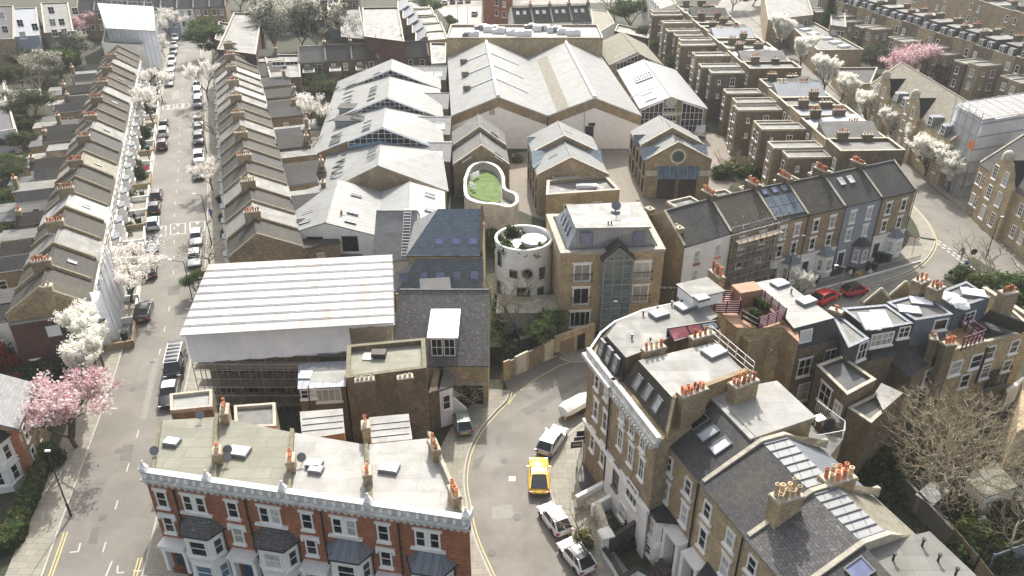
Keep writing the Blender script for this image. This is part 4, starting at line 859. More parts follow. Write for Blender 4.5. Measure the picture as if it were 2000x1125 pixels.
# ---- mews houses (stepped gabled roofs)
def mews(name,label,L,Rr,pk,bkpk,h,segs,wall='stock_brick',roof='warehouse_sheet',cop='coping',drop=.7):
    a=P2(*L,h); b=P2(*Rr,h); b.y=a.y; rf=hit(v3(a,0),Vector((0,1,0)),*pk); bk=P(*bkpk,rf.z)
    t=T(name,label,'mews house',(*mid(a,b),0)); sh=Vector((bk.x-rf.x,bk.y-a.y))
    for k in range(segs):
        s0,s1=k/segs,(k+1)/segs; dz=-drop*k*0; o0=sh*s0; o1=sh*s1; zt=Vector((0,0,(drop if k%2 else 0)))
        hh=h+zt.z; r0=rf+Vector((o0.x,o0.y,0))+zt; r1=rf+Vector((o1.x,o1.y,0))+zt
        gwall(t,a+o0,a+o1,b+o0,b+o1,r0,r1,hh,hh,wall); gseg(t,a+o0,a+o1,b+o0,b+o1,r0,r1,hh,hh,roof,cop,over=.1)
        for e in (o0,):
            p=M()
            for u_,w_ in ((v3(a+e,hh),r0),(r0,v3(b+e,hh))):
                p.poly([u_+Vector((0,-.12,0)),w_+Vector((0,-.12,0)),w_+Vector((0,-.12,.42)),u_+Vector((0,-.12,.42))],1); p.poly([u_+Vector((0,-.12,.42)),w_+Vector((0,-.12,.42)),w_+Vector((0,.2,.42)),u_+Vector((0,.2,.42))]); p.poly([w_+Vector((0,.2,0)),u_+Vector((0,.2,0)),u_+Vector((0,.2,.42)),w_+Vector((0,.2,.42))],1)
            t.part('verge_parapet',p,[cop,wall])
    return t,a,b,rf,sh
t,a,b,rf,sh=mews('mews_house','gabled brick mews house with round window, zinc canopies over two dark garage doors',q(2,790,945),q(2,1165,938),q(2,975,845),q(2,862,680),6,3)
pc=hit(v3(a,0)+f_*1.5,Vector((0,1,0)),*q(2,973,916)); roundel(t,pc,Vector((0,-1,0)),.9,1.25,'glass_green')
bd=M(); bd.box((*(mid(a,b)+Vector((0,-.05))),3.6),(b-a).length,.1,.9); t.part('stone_band',bd,['cream_stone'])
for x in (905,1030):
    p=hit(v3(a,0)+f_*2,Vector((0,1,0)),*q(2,x,1060)); z=p.z; g_=M(); g_.box((p.x,a.y-.25,.05),2.6,.4,3.4); t.part('garage_door',g_,['dark_timber'])
    c=M(); p0=Vector((p.x-1.5,a.y-.02,5.2)); p1=Vector((p.x+1.5,a.y-.02,5.2)); q0=Vector((p.x-1.5,a.y-1.1,3.5)); q1=Vector((p.x+1.5,a.y-1.1,3.5)); c.poly([q0,q1,p1,p0]); c.poly([p0,p1,q1,q0][::1]); c.poly([q0,p0,Vector((p0.x,p0.y,3.5))]); c.poly([q1,Vector((p1.x,p1.y,3.5)),p1])
    cp=t.part('canopy',c,['glass_blue']); r=M(); 
    for i in range(6): r.tube(q0.lerp(q1,i/5)+Vector((0,0,.03)),p0.lerp(p1,i/5)+Vector((0,0,.03)),.05,n=4)
    t.part('canopy_bar',r,['zinc'],cp)
for s in (.12,.3,.5,.7,.88):
    for z in (4.4,1.7): win(t,v3(a+sh*s,z),Vector((sh.x,sh.y,0)).normalized()*-1,Vector((-1,sh.x/sh.y,0)).normalized(),1.1,1.8,2,3,fr='black_metal')
for x,y,w_ in ((710,795,1),(760,865,1)):
    A=Q(2,x,y+65,6.2); c=M(); o_=P(*q(2,x,y),6.6); 
for (x0,y0,x1,y1,x2,y2,x3,y3) in ((712,790,838,786,752,856,712,850),(757,862,880,857,802,938,760,935),(1022,850,1140,845,1150,925,1098,878)):
    c=M(); pp=[P(*q(2,X,Y_),7.6 if j<2 else 6.25) for j,(X,Y_) in enumerate(((x0,y0),(x1,y1),(x2,y2),(x3,y3)))]; c.poly(pp[::-1]); c.poly([p-Vector((0,0,.15)) for p in pp]); 
    for i in range(4): j=(i+1)%4; c.poly([pp[i],pp[j],pp[j]-Vector((0,0,.15)),pp[i]-Vector((0,0,.15))])
    t.part('side_gable_roof',c,['slate_blue'])
def skyl(t,a,b,rf,h,pts,w_=1.6,h_=.5):
    for side_,x,y in pts:
        o=v3(a if side_=='L' else b,h+.2); e=(rf-o); nn=Vector((-(rf.z-h),0,rf.x-a.x)).normalized() if side_=='L' else Vector(((rf.z-h),0,b.x-rf.x)).normalized()
        p=hit(o,nn,x,y); win(t,p+nn*.05,(Vector((nn.z,0,-nn.x))),nn,w_,h_,1,1,fr='grey_metal',pane='glass_white',sill=False,name='skylight')
skyl(t,a,b,rf,6,[('L',*q(2,903,812)),('L',*q(2,808,734)),('L',*q(2,812,780)),('R',*q(2,958,775)),('R',*q(2,975,820))])
t,a,b,rf,sh=mews('mews_house','stepped gabled mews house with blue slate side gables, beside the paved court',q(2,150,1035),q(2,560,1010),q(2,348,935),q(2,268,735),6,2,drop=.6)
skyl(t,a,b,rf,6,[('L',*q(2,240,870)),('L',*q(2,243,920)),('R',*q(2,336,826)),('L',*q(2,240,812)),('R',*q(2,325,778))])
for s in (.1,.35,.6,.85):
    for z in (4.3,1.6): win(t,v3(a+sh*s,z),Vector((0,-1,0)),Vector((-1,0,0)),1.0,1.7,2,3,fr='black_metal')
for pts_ in (((92,802),(215,800),(140,868),(95,862)),((115,882),(250,880),(130,985),(117,975)),((380,880),(520,876),(530,950),(440,948))):
    c=M(); pp=[P(*q(2,X,Y_),7.4 if j<2 else 6.3) for j,(X,Y_) in enumerate(pts_)]; c.poly(pp[::-1]); c.poly([p-Vector((0,0,.15)) for p in pp])
    for i in range(4): j=(i+1)%4; c.poly([pp[i],pp[j],pp[j]-Vector((0,0,.15)),pp[i]-Vector((0,0,.15))])
    t.part('side_gable_roof',c,['slate_blue'])
t,a,b,rf,sh=mews('mews_house','grey roofed gabled mews house behind the white walled roof lawn',q(1,1156,975),q(1,1485,955),q(1,1322,862),q(1,1302,690),5,2,roof='felt_grey',drop=.5)
skyl(t,a,b,rf,5,[('L',*q(1,1222,795)),('L',*q(1,1222,823)),('R',*q(1,1398,790)),('R',*q(1,1398,815)),('L',*q(1,1236,915)),('L',*q(1,1238,940)),('R',*q(1,1418,910)),('R',*q(1,1420,935))],1.5,.45)
for k,(pp,lab) in enumerate((([(235,1065),(548,1045),(490,945),(225,960)],'farther flat grey roofed mews block with sloping brick coping'),([(200,1160),(630,1130),(545,1040),(205,1075)],'nearer flat grey roofed mews block behind the glass fronted building'))):
    p_=[Q(2,x,y,5.6) for x,y in pp]; t=T('mews_block',lab,'mews block',(*mid(*p_),0)); flatroof(t,p_,5.6,'stock_brick','felt_grey',.45,.35,cop='coping'); rooflight(t,mid(*p_)+Vector((1,0)),3,.9,0,5.66,.4,fr='white_metal')
    vent(t,mid(*p_)+Vector((2,-1)),5.66)
    wins_row(t,p_[0],p_[1],(.3,.7),(3.8,),1.2,1.4)
# ---- white gabled studio nearer to us
t=T('white_studio','white rendered studio with twin pale gabled roofs and big dark windows','studio',(-20,103,0))
a=Q(5,180,238,5.5); v=Q(5,695,258,5.5); a.y=v.y; rf=hit(v3(a,0),Vector((0,1,0)),*q(5,405,185)); bk=P(*q(1,478,1058),rf.z); sh=Vector((bk.x-rf.x,bk.y-rf.y))
gwall(t,a,a+sh,v,v+sh,rf,bk,5.5,5.5,'stucco'); gseg(t,a,a+sh,v,v+sh,rf,bk,5.5,5.5,'warehouse_sheet','grey_metal')
wins_px(t,a,v,[q(5,350,306),q(5,553,302)],2.0,2.1,nx=1,ny=1,fr='black_metal',pane='glass_dark',sill=False); wins_px(t,a,v,[q(5,240,290)],.9,2.3,nx=1,ny=1,fr='black_metal',sill=False); wins_px(t,a,v,[q(5,570,400),q(5,375,395)],2.4,1.8,nx=2,ny=1,fr='black_metal',sill=False)
skyl(t,a,v,rf,5.5,[('L',*q(5,335,18)),('L',*q(5,303,125)),('L',*q(5,286,180)),('R',*q(5,588,10)),('R',*q(5,566,122)),('R',*q(5,553,175))],1.5,.6)
a2=v+Vector((.15,3.0)); b2=Q(5,1120,105,5.5); b2.y=a2.y; rf=hit(v3(a2,0),Vector((0,1,0)),*q(5,892,140)); sh2=Vector((sh.x*.9,sh.y-3))
gwall(t,a2,a2+sh2,b2,b2+sh2,rf,rf+v3(sh2,0),5.5,5.5,'stucco'); gseg(t,a2,a2+sh2,b2,b2+sh2,rf,rf+v3(sh2,0),5.5,5.5,'warehouse_bright','grey_metal')
wins_px(t,a2,b2,[q(5,805,238)],2.1,2.3,nx=2,ny=1,fr='black_metal',sill=False); skyl(t,a2,b2,rf,5.5,[('L',*q(5,777,122)),('R',*q(5,1020,112)),('R',*q(5,1020,15))],1.5,.5)
pc=hit(v3(a2,0)+f_,Vector((0,1,0)),*q(5,893,170)); roundel(t,pc,Vector((0,-1,0)),.6,.85,'glass_dark','grey_metal')
# ---- blue slate house with roof windows
t=T('slate_house','blue slate roofed house with two rows of lilac roof windows','house',(-10,85,0),)
A=P2(797,499,7.3); B=P2(938,494,7.3); B.y=A.y; zr=11.2; Rr_=P(936,408,zr); Rl=P(855,411,zr); Rl.y=Rr_.y; dpt=(Rr_.y-A.y); C=B+Vector((0,2*dpt)); D=A+Vector((0,2*dpt))
w=M(); w.prism([A,B,C,D],0,7.3); w.poly([v3(B,7.3),v3(C,7.3),v3(B+Vector((0,dpt)),zr)]); w.box((B.x+.14,B.y+dpt,0),.3,2*dpt,7.35); t.part('wall',w,['gold_brick'])
pw=M(); b1=B+Vector((.3,0)); 
for s0,s1,h0,h1 in ((0,dpt,7.35,zr),(dpt,2*dpt,zr,7.35)):
    p0=B+Vector((0,s0)); p1=B+Vector((0,s1)); e=Vector((.3,0)); u0,u1=Vector((0,0,h0+.4)),Vector((0,0,h1+.4)); z=Vector((0,0,-.6))
    pw.poly([v3(p0,0)+u0,v3(p0+e,0)+u0,v3(p1+e,0)+u1,v3(p1,0)+u1]); pw.poly([v3(p0,0)+u0+z,v3(p0+e,0)+u0+z,v3(p0+e,0)+u0,v3(p0,0)+u0]); pw.poly([v3(p0,0)+u0+z,v3(p0,0)+u0,v3(p1,0)+u1,v3(p1,0)+u1+z]); pw.poly([v3(p0+e,0)+u0,v3(p0+e,0)+u0+z,v3(p1+e,0)+u1+z,v3(p1+e,0)+u1])
t.part('verge_parapet',pw,['dark_brick'])
r=M(); e=.25; A_=v3(A,7.33)+Vector((-e,-e,0)); B_=v3(B,7.33)+Vector((0,-e,0)); C_=v3(C,7.33)+Vector((0,e,0)); D_=v3(D,7.33)+Vector((-e,e,0)); Rr3=Rr_.copy(); Rr3.x=B.x
r.poly([A_,B_,Rr3,Rl]); r.poly([C_,D_,Rl,Rr3]); r.poly([D_,A_,Rl],1); r.poly([D_,C_,B_,A_],1); r.poly([B_,C_,Rr3],1); t.part('roof',r,['slate_blue','slate_pale'])
slopewin(t,A,B,7.35,mid(A,D)+Vector((0,0)),zr,[q(5,1073,292),q(5,1172,289),q(5,1271,287)],1.05,1.05,lift=.08)
w=M(); gt=M(); gt.tube(A_,B_,.08,n=6); t.part('gutter',gt,['black_metal'])
# lower storey slope
a0=P2(772,574,3.2); b0=P2(944,570,3.2); b0.y=a0.y; a1=P2(818,508,6.3); 
top_y=A.y-.02; w=M(); w.prism([a0,b0,Vector((b0.x,top_y)),Vector((a0.x,top_y))],0,3.2); t.part('wall',w,['gold_brick'])
r=M(); c1=Vector((b0.x,top_y,6.95)); c0=Vector((A.x+1.0,top_y,6.95)); c2=Vector((a0.x-2.5,top_y+1,4.5)); r.poly([v3(a0,3.3),v3(b0,3.3),c1,c0]); r.poly([v3(a0,3.3),c0,Vector((a0.x-2,top_y+.5,3.3))],1); r.poly([v3(b0,3.3),Vector((b0.x,top_y,3.3)),c1],1); t.part('lower_roof',r,['slate_blue','slate_pale'])
o=v3(a0,3.3); nn=(v3(b0,3.3)-o).cross(c0-o).normalized()
for x,y in ((865,500),(981,496),(1081,494),(1180,489),(1281,486)): p=hit(o+nn*.05,nn,*q(5,x,y)); win(t,p,Vector((1,0,0)),nn,1.0,1.05,1,1,fr='grey_metal',pane='glass_sky',sill=False,name='skylight')
cp=P(845,560,4.3); b=M(); o0=hit(o+nn*.05,nn,*q(5,965,600)); o1=hit(o+nn*.05,nn,*q(5,1145,590)); o2=hit(o+nn*.05,nn,*q(5,1135,520)); o3=hit(o+nn*.05,nn,*q(5,958,530)); up=Vector((0,0,.5))
b.poly([o0+up,o1+up,o2+up,o3+up]); b.poly([o0,o1,o1+up,o0+up]); b.poly([o1,o2,o2+up,o1+up]); b.poly([o3,o0,o0+up,o3+up]); t.part('rooflight_box',b,['white_metal'])
ch=M(); 
pl=M(); A4=P(862,478,8); 
# grey slate wing left of it, with the chimney ladder
t=T('slate_wing','plain grey slate roof wing with a roof ladder beside the blue slate house','house',(-18,92,0))
A=P2(745,508,4.2); B=P2(800,520,4.2); B.y=A.y; gable(t,A+Vector((-1,0)),Vector((P2(800,498,7).x-.05,A.y)),Vector((P2(800,498,7).x-.05,A.y+11)),A+Vector((-1,11)),4.2,4.0,'stucco','slate_pale')
ld=M(); 
for i in range(16): 
    s=i/15; ld.box((P2(790,460,7).x,A.y+.4+5*s,4.6+3.9*s),.9,.12,.08)
for e in (-.45,.45): ld.tube((P2(790,460,7).x+e,A.y+.3,4.6),(P2(790,460,7).x+e,A.y+5.4,8.5),.04,n=4)
t.part('roof_ladder',ld,['white_metal'])
# ---- garage house with old slate roof and white dormer
t=T('garage_house','old mottled slate roofed house with white topped dormer above a garage opening','house',(-9,72,0))
A=P2(842,714,4.8); B=P2(953,706,4.8); Lx=P2(772,700,4.8).x; A2=Vector((Lx,A.y)); B.y=A.y; zr=9.0; Rr_=P(942,568,zr); dpt=Rr_.y-A.y
gable(t,A2,B,B+Vector((0,dpt*1.6)),A2+Vector((0,dpt*1.6)),4.8,zr-4.8,'gold_brick','slate_old',.625,over=.2)
g_=M(); p=hit(v3(A,0)-Vector((0,.05,0)),Vector((0,1,0)),*q(5,1190,1098)); g_.box((p.x,A.y-.04,.02),(q(5,1310,0)[0]-q(5,1070,0)[0])*.058,.06,2.5); t.part('garage_opening',g_,['glass_dark'])
sl=M(); sl.box((p.x,A.y-.12,2.55),5.3,.2,.4); t.part('lintel',sl,['coping'])
n_=(v3(B,4.8)-v3(A2,4.8)).cross(Vector((A2.x,A2.y+dpt,zr))-v3(A2,4.8)).normalized(); e0=hit(v3(A2,4.8),n_,*q(5,1020,965)); e1=hit(v3(A2,4.8),n_,*q(5,1180,965)); e1.z=e0.z; yF=e0.y; zt=hit(Vector((0,yF,0)),Vector((0,1,0)),*q(5,1100,850)).z; yBk=A.y+(zt-4.8)/(zr-4.8)*dpt+.9
d=M(); d.prism([xy(e0),Vector((e1.x,yF)),Vector((e1.x,yBk)),Vector((e0.x,yBk))],e0.z-.3,zt); dm=t.part('dormer',d,['grey_metal'])
r=M(); r.prism([Vector((e0.x-.15,yF-.3)),Vector((e1.x+.15,yF-.3)),Vector((e1.x+.15,yBk+.3)),Vector((e0.x-.15,yBk+.3))],zt,[zt+.12,zt+.12,zt+.5,zt+.5]); t.part('dormer_roof',r,['white_metal'],dm)
for x in (.27,.73): win(t,Vector((e0.x+(e1.x-e0.x)*x,yF-.02,(e0.z+zt)/2)),Vector((1,0,0)),Vector((0,-1,0)),(e1.x-e0.x)*.42,(zt-e0.z)*.85,2,2,fr='white_paint',pane='glass_dark',sill=False,parent=dm)
# ---- brick building with mossy flat roofs in front of the tent
t=T('brick_block','tall blank brick block with mossy parapeted flat roof behind the red terrace','block',(-14,63,0))
P_=[P2(677,748,8.6),P2(833,728,8.6),P2(830,670,8.6),P2(680,684,8.6)]; flatroof(t,P_,8.6,'dark_brick','felt_moss',.5,.3,cop='moss_coping')
chimney(t,P2(712,742,9.6),P_[1]-P_[0],1.6,.6,7,9.7,4,'dark_brick','coping',hh=.25); chimney(t,P2(791,735,9.6),P_[1]-P_[0],1.3,.6,7,9.6,3,'dark_brick','coping',hh=.25)
box_on(t,'roof_hatch',(*P2(740,693,8.8),8.66),1.3,.9,.5,0,['dark_timber']); box_on(t,'roof_panel',(*P2(719,695,8.8),8.66),.9,1,.12,0,['white_metal'])
t=T('brick_block','lower brick block with peeling lead flat roof and white casement windows','block',(-20,62,0))
P_=[P2(583,760,7.2),P2(675,752,7.2),P2(676,706,7.2),P2(584,712,7.2)]; P_[1].y=P_[0].y+.4; flatroof(t,P_,7.2,'dark_brick','lead',0,.2)
pt=M()
for i in range(9): c=P2(610+i*6.5,722+(i*37)%22,7.27); pt.lathe((c.x,c.y,7.262),[(.5+.2*(i%3),0),(.3,.006),(.001,.007)],7)
t.part('peeled_paint',pt,['felt_cream']); box_on(t,'roof_panel',(*P2(597,733,7.3),7.26),1.1,1.1,.15,0,['white_metal'])
wins_px(t,P_[0],P_[1],[q(9,285,58),q(9,333,54)],.7,1.0,nx=1,ny=2,lint=0); wins_px(t,P_[0],P_[1],[q(9,427,62)],2.2,1.4,nx=4,ny=1,pane='glass_curtain')
pipe(t,[hit(v3(P_[0]-Vector((0,.1)),0),Vector((0,1,0)),*q(9,305,10)),hit(v3(P_[0]-Vector((0,.1)),0),Vector((0,1,0)),*q(9,318,160))])
# ---- villa with white stair between block and crescent
t=T('stair_house','narrow house with white bay and white walled front steps by the crescent','house',(-9,60,0))
P_=[P2(840,800,6),P2(856,780,6),P2(850,752,6),P2(838,755,6)]
A=P2(842,843,0); B=P2(862,835,0); w=M(); w.prism([A,B,B+Vector((.3,5)),A+Vector((.3,5))],0,4.6); t.part('wall',w,['dark_brick']); w=M(); w.prism([B,B+Vector((1.1,.6)),B+Vector((1.1,2.4)),B+Vector((0,3))],0,4.4); t.part('bay',w,['stucco']); w=M(); w.prism(inset([B,B+Vector((1.1,.6)),B+Vector((1.1,2.4)),B+Vector((0,3))],-.15),4.42,4.6); t.part('bay_roof',w,['slate']);
win(t,v3(mid(B,B+Vector((1.1,.6)))+Vector((.03,-.03)),2.9),Vector((.88,.48,0)),Vector((.48,-.88,0)),.8,1.7,fr='white_paint')
st=M(); s0=P2(868,770,2.6); s1=P2(905,800,.3)
for i in range(9): s=i/8; c=s0.lerp(s1,s); st.box((*c,0),1.1,.5,2.4-2.2*s,math.atan2((s1-s0).y,(s1-s0).x)+math.pi/2)
t.part('steps',st,['coping']); sw=M()
for off_ in (-.85,.85):
    k=(s1-s0).normalized(); n2=Vector((-k.y,k.x))*off_; sw.prism([s0+n2,s1+n2,s1+n2+Vector((.14,.14)),s0+n2+Vector((.14,.14))],0,[3.5,1.1,1.1,3.5])
t.part('stair_wall',sw,['stucco'])
# ================================================================ scaffold tent, round building, glass fronted house
def tent(): pass
zf,zb=10,11.6
a=P(350,655,zf); b=P(770,630,zf); c=P(766,497,zb); d=P(407,516,zb)
t=T('scaffold_tent','large white sheeted temporary roof on scaffolding over a house being rebuilt','scaffold',(*mid(a,b,c,d),0))
m,t_,b_=nodes('tent_sheet'); b_.inputs['Roughness'].default_value=.7; b_.inputs['Specular IOR Level'].default_value=.2
k_=N(t_,'ShaderNodeTexBrick'); k_.offset=0; k_.inputs['Scale'].default_value=1; k_.inputs['Brick Width'].default_value=1.25; k_.inputs['Row Height'].default_value=2.0; k_.inputs['Mortar Size'].default_value=.03; k_.inputs['Color1'].default_value=(.54,.53,.51,1); k_.inputs['Color2'].default_value=(.46,.45,.43,1); k_.inputs['Mortar'].default_value=(.36,.353,.335,1); t_.links.new(scaled(t_,(1,1,1)),k_.inputs['Vector'])
c_=mixc(t_,ramp(t_,noise(t_,.55,3,.5,vec=scaled(t_,(1,.35,1))),.61,.66,0,.6),k_.outputs['Color'],(.5,.38,.31)); t_.links.new(c_,b_.inputs['Base Color']); bump(t_,b_,noise(t_,1.5,3),.3,.1); MATS['tent_sheet']=m
m,t_,b_=nodes('wrap_sheet'); b_.inputs['Roughness'].default_value=.5; c_=mixc(t_,ramp(t_,noise(t_,.5,4),.35,.7),(.84,.86,.9),(.7,.73,.77)); t_.links.new(c_,b_.inputs['Base Color']); bump(t_,b_,noise(t_,1.2,4,dist=1),.6,.25); MATS['wrap_sheet']=m
tr_=t_.nodes.new('ShaderNodeBsdfTranslucent'); t_.links.new(c_,tr_.inputs['Color']); mx_=t_.nodes.new('ShaderNodeMixShader'); mx_.inputs[0].default_value=.65; t_.links.new(b_.outputs[0],mx_.inputs[1]); t_.links.new(tr_.outputs[0],mx_.inputs[2]); t_.links.new(mx_.outputs[0],[n for n in t_.nodes if n.type=='OUTPUT_MATERIAL'][0].inputs['Surface'])
r=M(); K=12
for i in range(K):
    for (u0,u1) in ((0,1),):
        s0,s1=i/K,(i+1)/K; p=[a.lerp(b,s0),a.lerp(b,s1),d.lerp(c,s1),d.lerp(c,s0)]; r.poly(p,smooth=False); r.poly([x-Vector((0,0,.1)) for x in reversed(p)])
r.poly([b-Vector((0,0,.1)),b,c,c-Vector((0,0,.1))][::-1]); r.poly([a-Vector((0,0,.1)),a,b,b-Vector((0,0,.1))][::-1])
t.part('roof_sheet',r,['tent_sheet'])
for i in range(1,9):
    s=i/9; p0=a.lerp(d,s); p1=b.lerp(c,s); g_=M(); g_.tube(p0+Vector((-.4,0,.08)),p1+Vector((.1,0,.08)),.045,n=5); t.part('ledger',g_,['steel'])
fs=M(); a2=P(372,709,zf-2.8); a2=Vector((a.x+.5,a.y,zf-2.7)); fa=Vector((a.x+.4,a.y+.3,zf-.25)); fb=Vector((b.x,b.y+.3,zf-.25)); zb1=hit(Vector((0,a.y+.3,0)),Vector((0,1,0)),372,709).z; fm=fa.lerp(fb,.78)
zb2=hit(Vector((0,a.y,0)),Vector((0,1,0)),770,664).z
K=40
for i in range(K):
    s0,s1=i/K,(i+1)/K
    zz0=zb1 if s1<=.78 else zb2
    w0=.18*math.sin(i*1.3)+.1*math.sin(i*2.9); w1=.18*math.sin((i+1)*1.3)+.1*math.sin((i+1)*2.9)
    p=fa.lerp(fb,s0);q_=fa.lerp(fb,s1); fs.poly([Vector((p.x,p.y+w0*.4,zz0)),Vector((q_.x,q_.y+w1*.4,zz0)),q_,p],smooth=True)
fs.poly([Vector((fa.x,fa.y,zb1)),fa,Vector((d.x+.5,d.y,zb-.2)),Vector((d.x+.5,d.y,zb1))][::1]); fs.poly([fb,Vector((fb.x,fb.y,zb2)),Vector((c.x,c.y,zb2)),Vector((c.x,c.y,zb-.2))])
t.part('fascia_sheet',fs,['wrap_sheet'])
# scaffold poles below
sc=M(); nx=15
for i in range(nx):
    x=fa.x+(fm.x-fa.x)*i/(nx-1)*1.0
    for y in (a.y+.3,a.y+1.6): sc.tube((x,y,0),(x,y,zb1+.2),.04,n=5)
for z in (1.9,2.9,3.9,4.9,5.9,6.6):
    for y in (a.y+.25,a.y+1.65): sc.tube((fa.x,y,z),(fm.x,y,z),.035,n=5)
for i in range(6): x=fa.x+i*3; sc.tube((x,a.y+.2,.4),(x+2.6,a.y+.2,5.6),.035,n=5)
t.part('scaffold_poles',sc,['steel'])
for z in (3.9,5.9): bd=M(); bd.box(((fa.x+fm.x)/2,a.y+.95,z),fm.x-fa.x,1.1,.06); t.part('scaffold_boards',bd,['timber'])
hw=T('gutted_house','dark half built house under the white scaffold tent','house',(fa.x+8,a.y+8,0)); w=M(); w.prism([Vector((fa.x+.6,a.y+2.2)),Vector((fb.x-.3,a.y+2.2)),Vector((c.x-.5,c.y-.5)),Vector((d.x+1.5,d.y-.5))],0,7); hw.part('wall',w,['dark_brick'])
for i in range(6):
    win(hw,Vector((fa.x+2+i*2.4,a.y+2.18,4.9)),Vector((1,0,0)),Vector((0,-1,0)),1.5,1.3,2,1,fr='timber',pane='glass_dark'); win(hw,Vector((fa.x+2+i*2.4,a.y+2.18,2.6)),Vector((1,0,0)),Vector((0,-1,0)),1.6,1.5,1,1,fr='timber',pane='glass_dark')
# ---- curved white building with roof lawn
def circ(c,r,n=32,a0=0,a1=2*math.pi): return [Vector((c[0]+r*math.cos(a0+(a1-a0)*k/n),c[1]+r*math.sin(a0+(a1-a0)*k/n))) for k in range(n)]
t=T('roof_lawn_building','white curved wall building with a green roof lawn behind the round tower','building',(*P2(950,370,5),0))
zt=6.3
outl=smooth([P2(*p,zt) for p in ((906,350),(918,325),(945,316),(972,325),(985,345),(988,368),(1009,379),(1012,395),(995,405),(968,400),(930,396),(908,382),(906,350))],4)[:-1]
w=M(); w.prism(outl,0,zt-1.1); w.wall(inset(outl,.2),zt-1.1,zt,.35,closed=True); t.part('wall',w,['pale_brick'])
cp=M(); cp.wall(inset(outl,.2),zt+.005,zt+.1,.42,closed=True); t.part('coping',cp,['stucco'])
lw=smooth([P2(*p,zt-1) for p in ((913,362),(918,345),(940,334),(962,337),(975,358),(978,392),(955,394),(930,387),(914,377),(913,362))],4)[:-1]
g_=M(); g_.prism(lw,zt-1.08,zt-1.0); t.part('roof_lawn',g_,['lawn'])
dk=M(); dk.prism(inset(outl,.5),zt-1.099,zt-1.085); t.part('terrace_floor',dk,['felt_grey'])
hd=[P2(*p,6.5) for p in ((905,350),(912,332),(925,318),(948,311),(970,318),(985,335),(993,352))]
for k,(x,y,sz) in enumerate(((922,352,.35),(927,349,.35),(933,346,.35),(921,368,.3),(926,372,.3))):
    c=P2(x,y,zt-.9); s=T('garden_chair',f'white garden chair on the roof lawn, {ordinal(k)} from the left by the wall','chair',(c.x,c.y,zt-.99),'white chairs on the roof lawn',rz=k*.4); 
    for nm,(cc,sx,sy,sh_) in {'seat':((0,0,.42),.5,.5,.06),'backrest':((0,.25,.46),.5,.06,.5)}.items(): b=M(); b.box((c.x+cc[0],c.y+cc[1],zt-.99+cc[2]),sx,sy,sh_); s.part(nm,b,['white_paint'])
    for ex,ey in ((-1,-1),(1,-1),(1,1),(-1,1)): b=M(); b.box((c.x+ex*.22,c.y+ey*.22,zt-.99),.05,.05,.42); s.part('leg',b,['white_paint'])
t=T('round_tower','round white rendered tower house with planted roof terrace','tower',(*P2(1023,463,9),0))
c=P2(1023,463,9); rr=P2(1080,463,9).x-c.x; pts=circ(c,rr,48)
w=M(); w.prism(pts,0,8.0,0,1)
for i in range(48): j=(i+1)%48; pi=inset(pts,.3); w.prism([pts[i],pts[j],pi[j],pi[i]],8.0,9)
w.sm=[True if (abs((w.v[f[2]]-w.v[f[0]]).z)>2) else False for f in w.f]
t.part('wall',w,['stucco','felt_cream'])
gl=M(); gl.prism(circ(c+Vector((1.2,.6)),1.5,24),8.0,8.5); t.part('roof_lantern',gl,['glass_white'])
gl=M(); gl.prism([c+Vector((-1.6,-1.3)),c+Vector((-.2,-1.3)),c+Vector((-.2,.9)),c+Vector((-1.6,.9))],8.0,8.3); t.part('skylight',gl,['glass_curtain'])
f_=Vector((0,-.12,0))
for x,y,w_,h_ in ((976,505,.7,1.9),(1003,535,1.0,1.0),(1058,533,.8,1.5),(1055,570,.9,1.3),(1022,573,1.6,1.6),(975,560,.7,1.6)):
    # find the surface of the drum under this pixel
    d_r=ray(x,y); o=Vector((0,0,50)); A_=d_r.x**2+d_r.y**2; dx,dy=-c.x,-c.y; B_=2*(d_r.x*dx+d_r.y*dy); C_=dx*dx+dy*dy-(rr+.02)**2; ds=B_*B_-4*A_*C_
    if ds<0: continue
    s_=(-B_-math.sqrt(ds))/(2*A_); p=o+d_r*s_; n_=Vector((p.x-c.x,p.y-c.y,0)).normalized(); 
    if (x,y)==(1003,535): pass
    win(t,p,Vector((0,0,1)).cross(n_),n_,w_,h_,1,2 if h_>1.2 else 1,fr='grey_metal',pane='glass_dark',sill=False)
p_=hit(Vector((0,c.y-rr,0)),Vector((0,1,0)),1030,535); roundel(t,p_+Vector((0,.06,0)),Vector((0,-1,0)),.55,.75,'glass_dark','coping')
lb=M(); lb.prism([P2(972,612,2.8),P2(1085,612,2.8),P2(1092,598,2.8),P2(1080,580,2.8),P2(975,580,2.8)],0,2.8); t.part('podium',lb,['pale_brick'])
lb=M(); lb.prism(inset([P2(972,612,2.8),P2(1085,612,2.8),P2(1092,598,2.8),P2(1080,580,2.8),P2(975,580,2.8)],-.2),2.81,3.0); t.part('podium_roof',lb,['coping'])
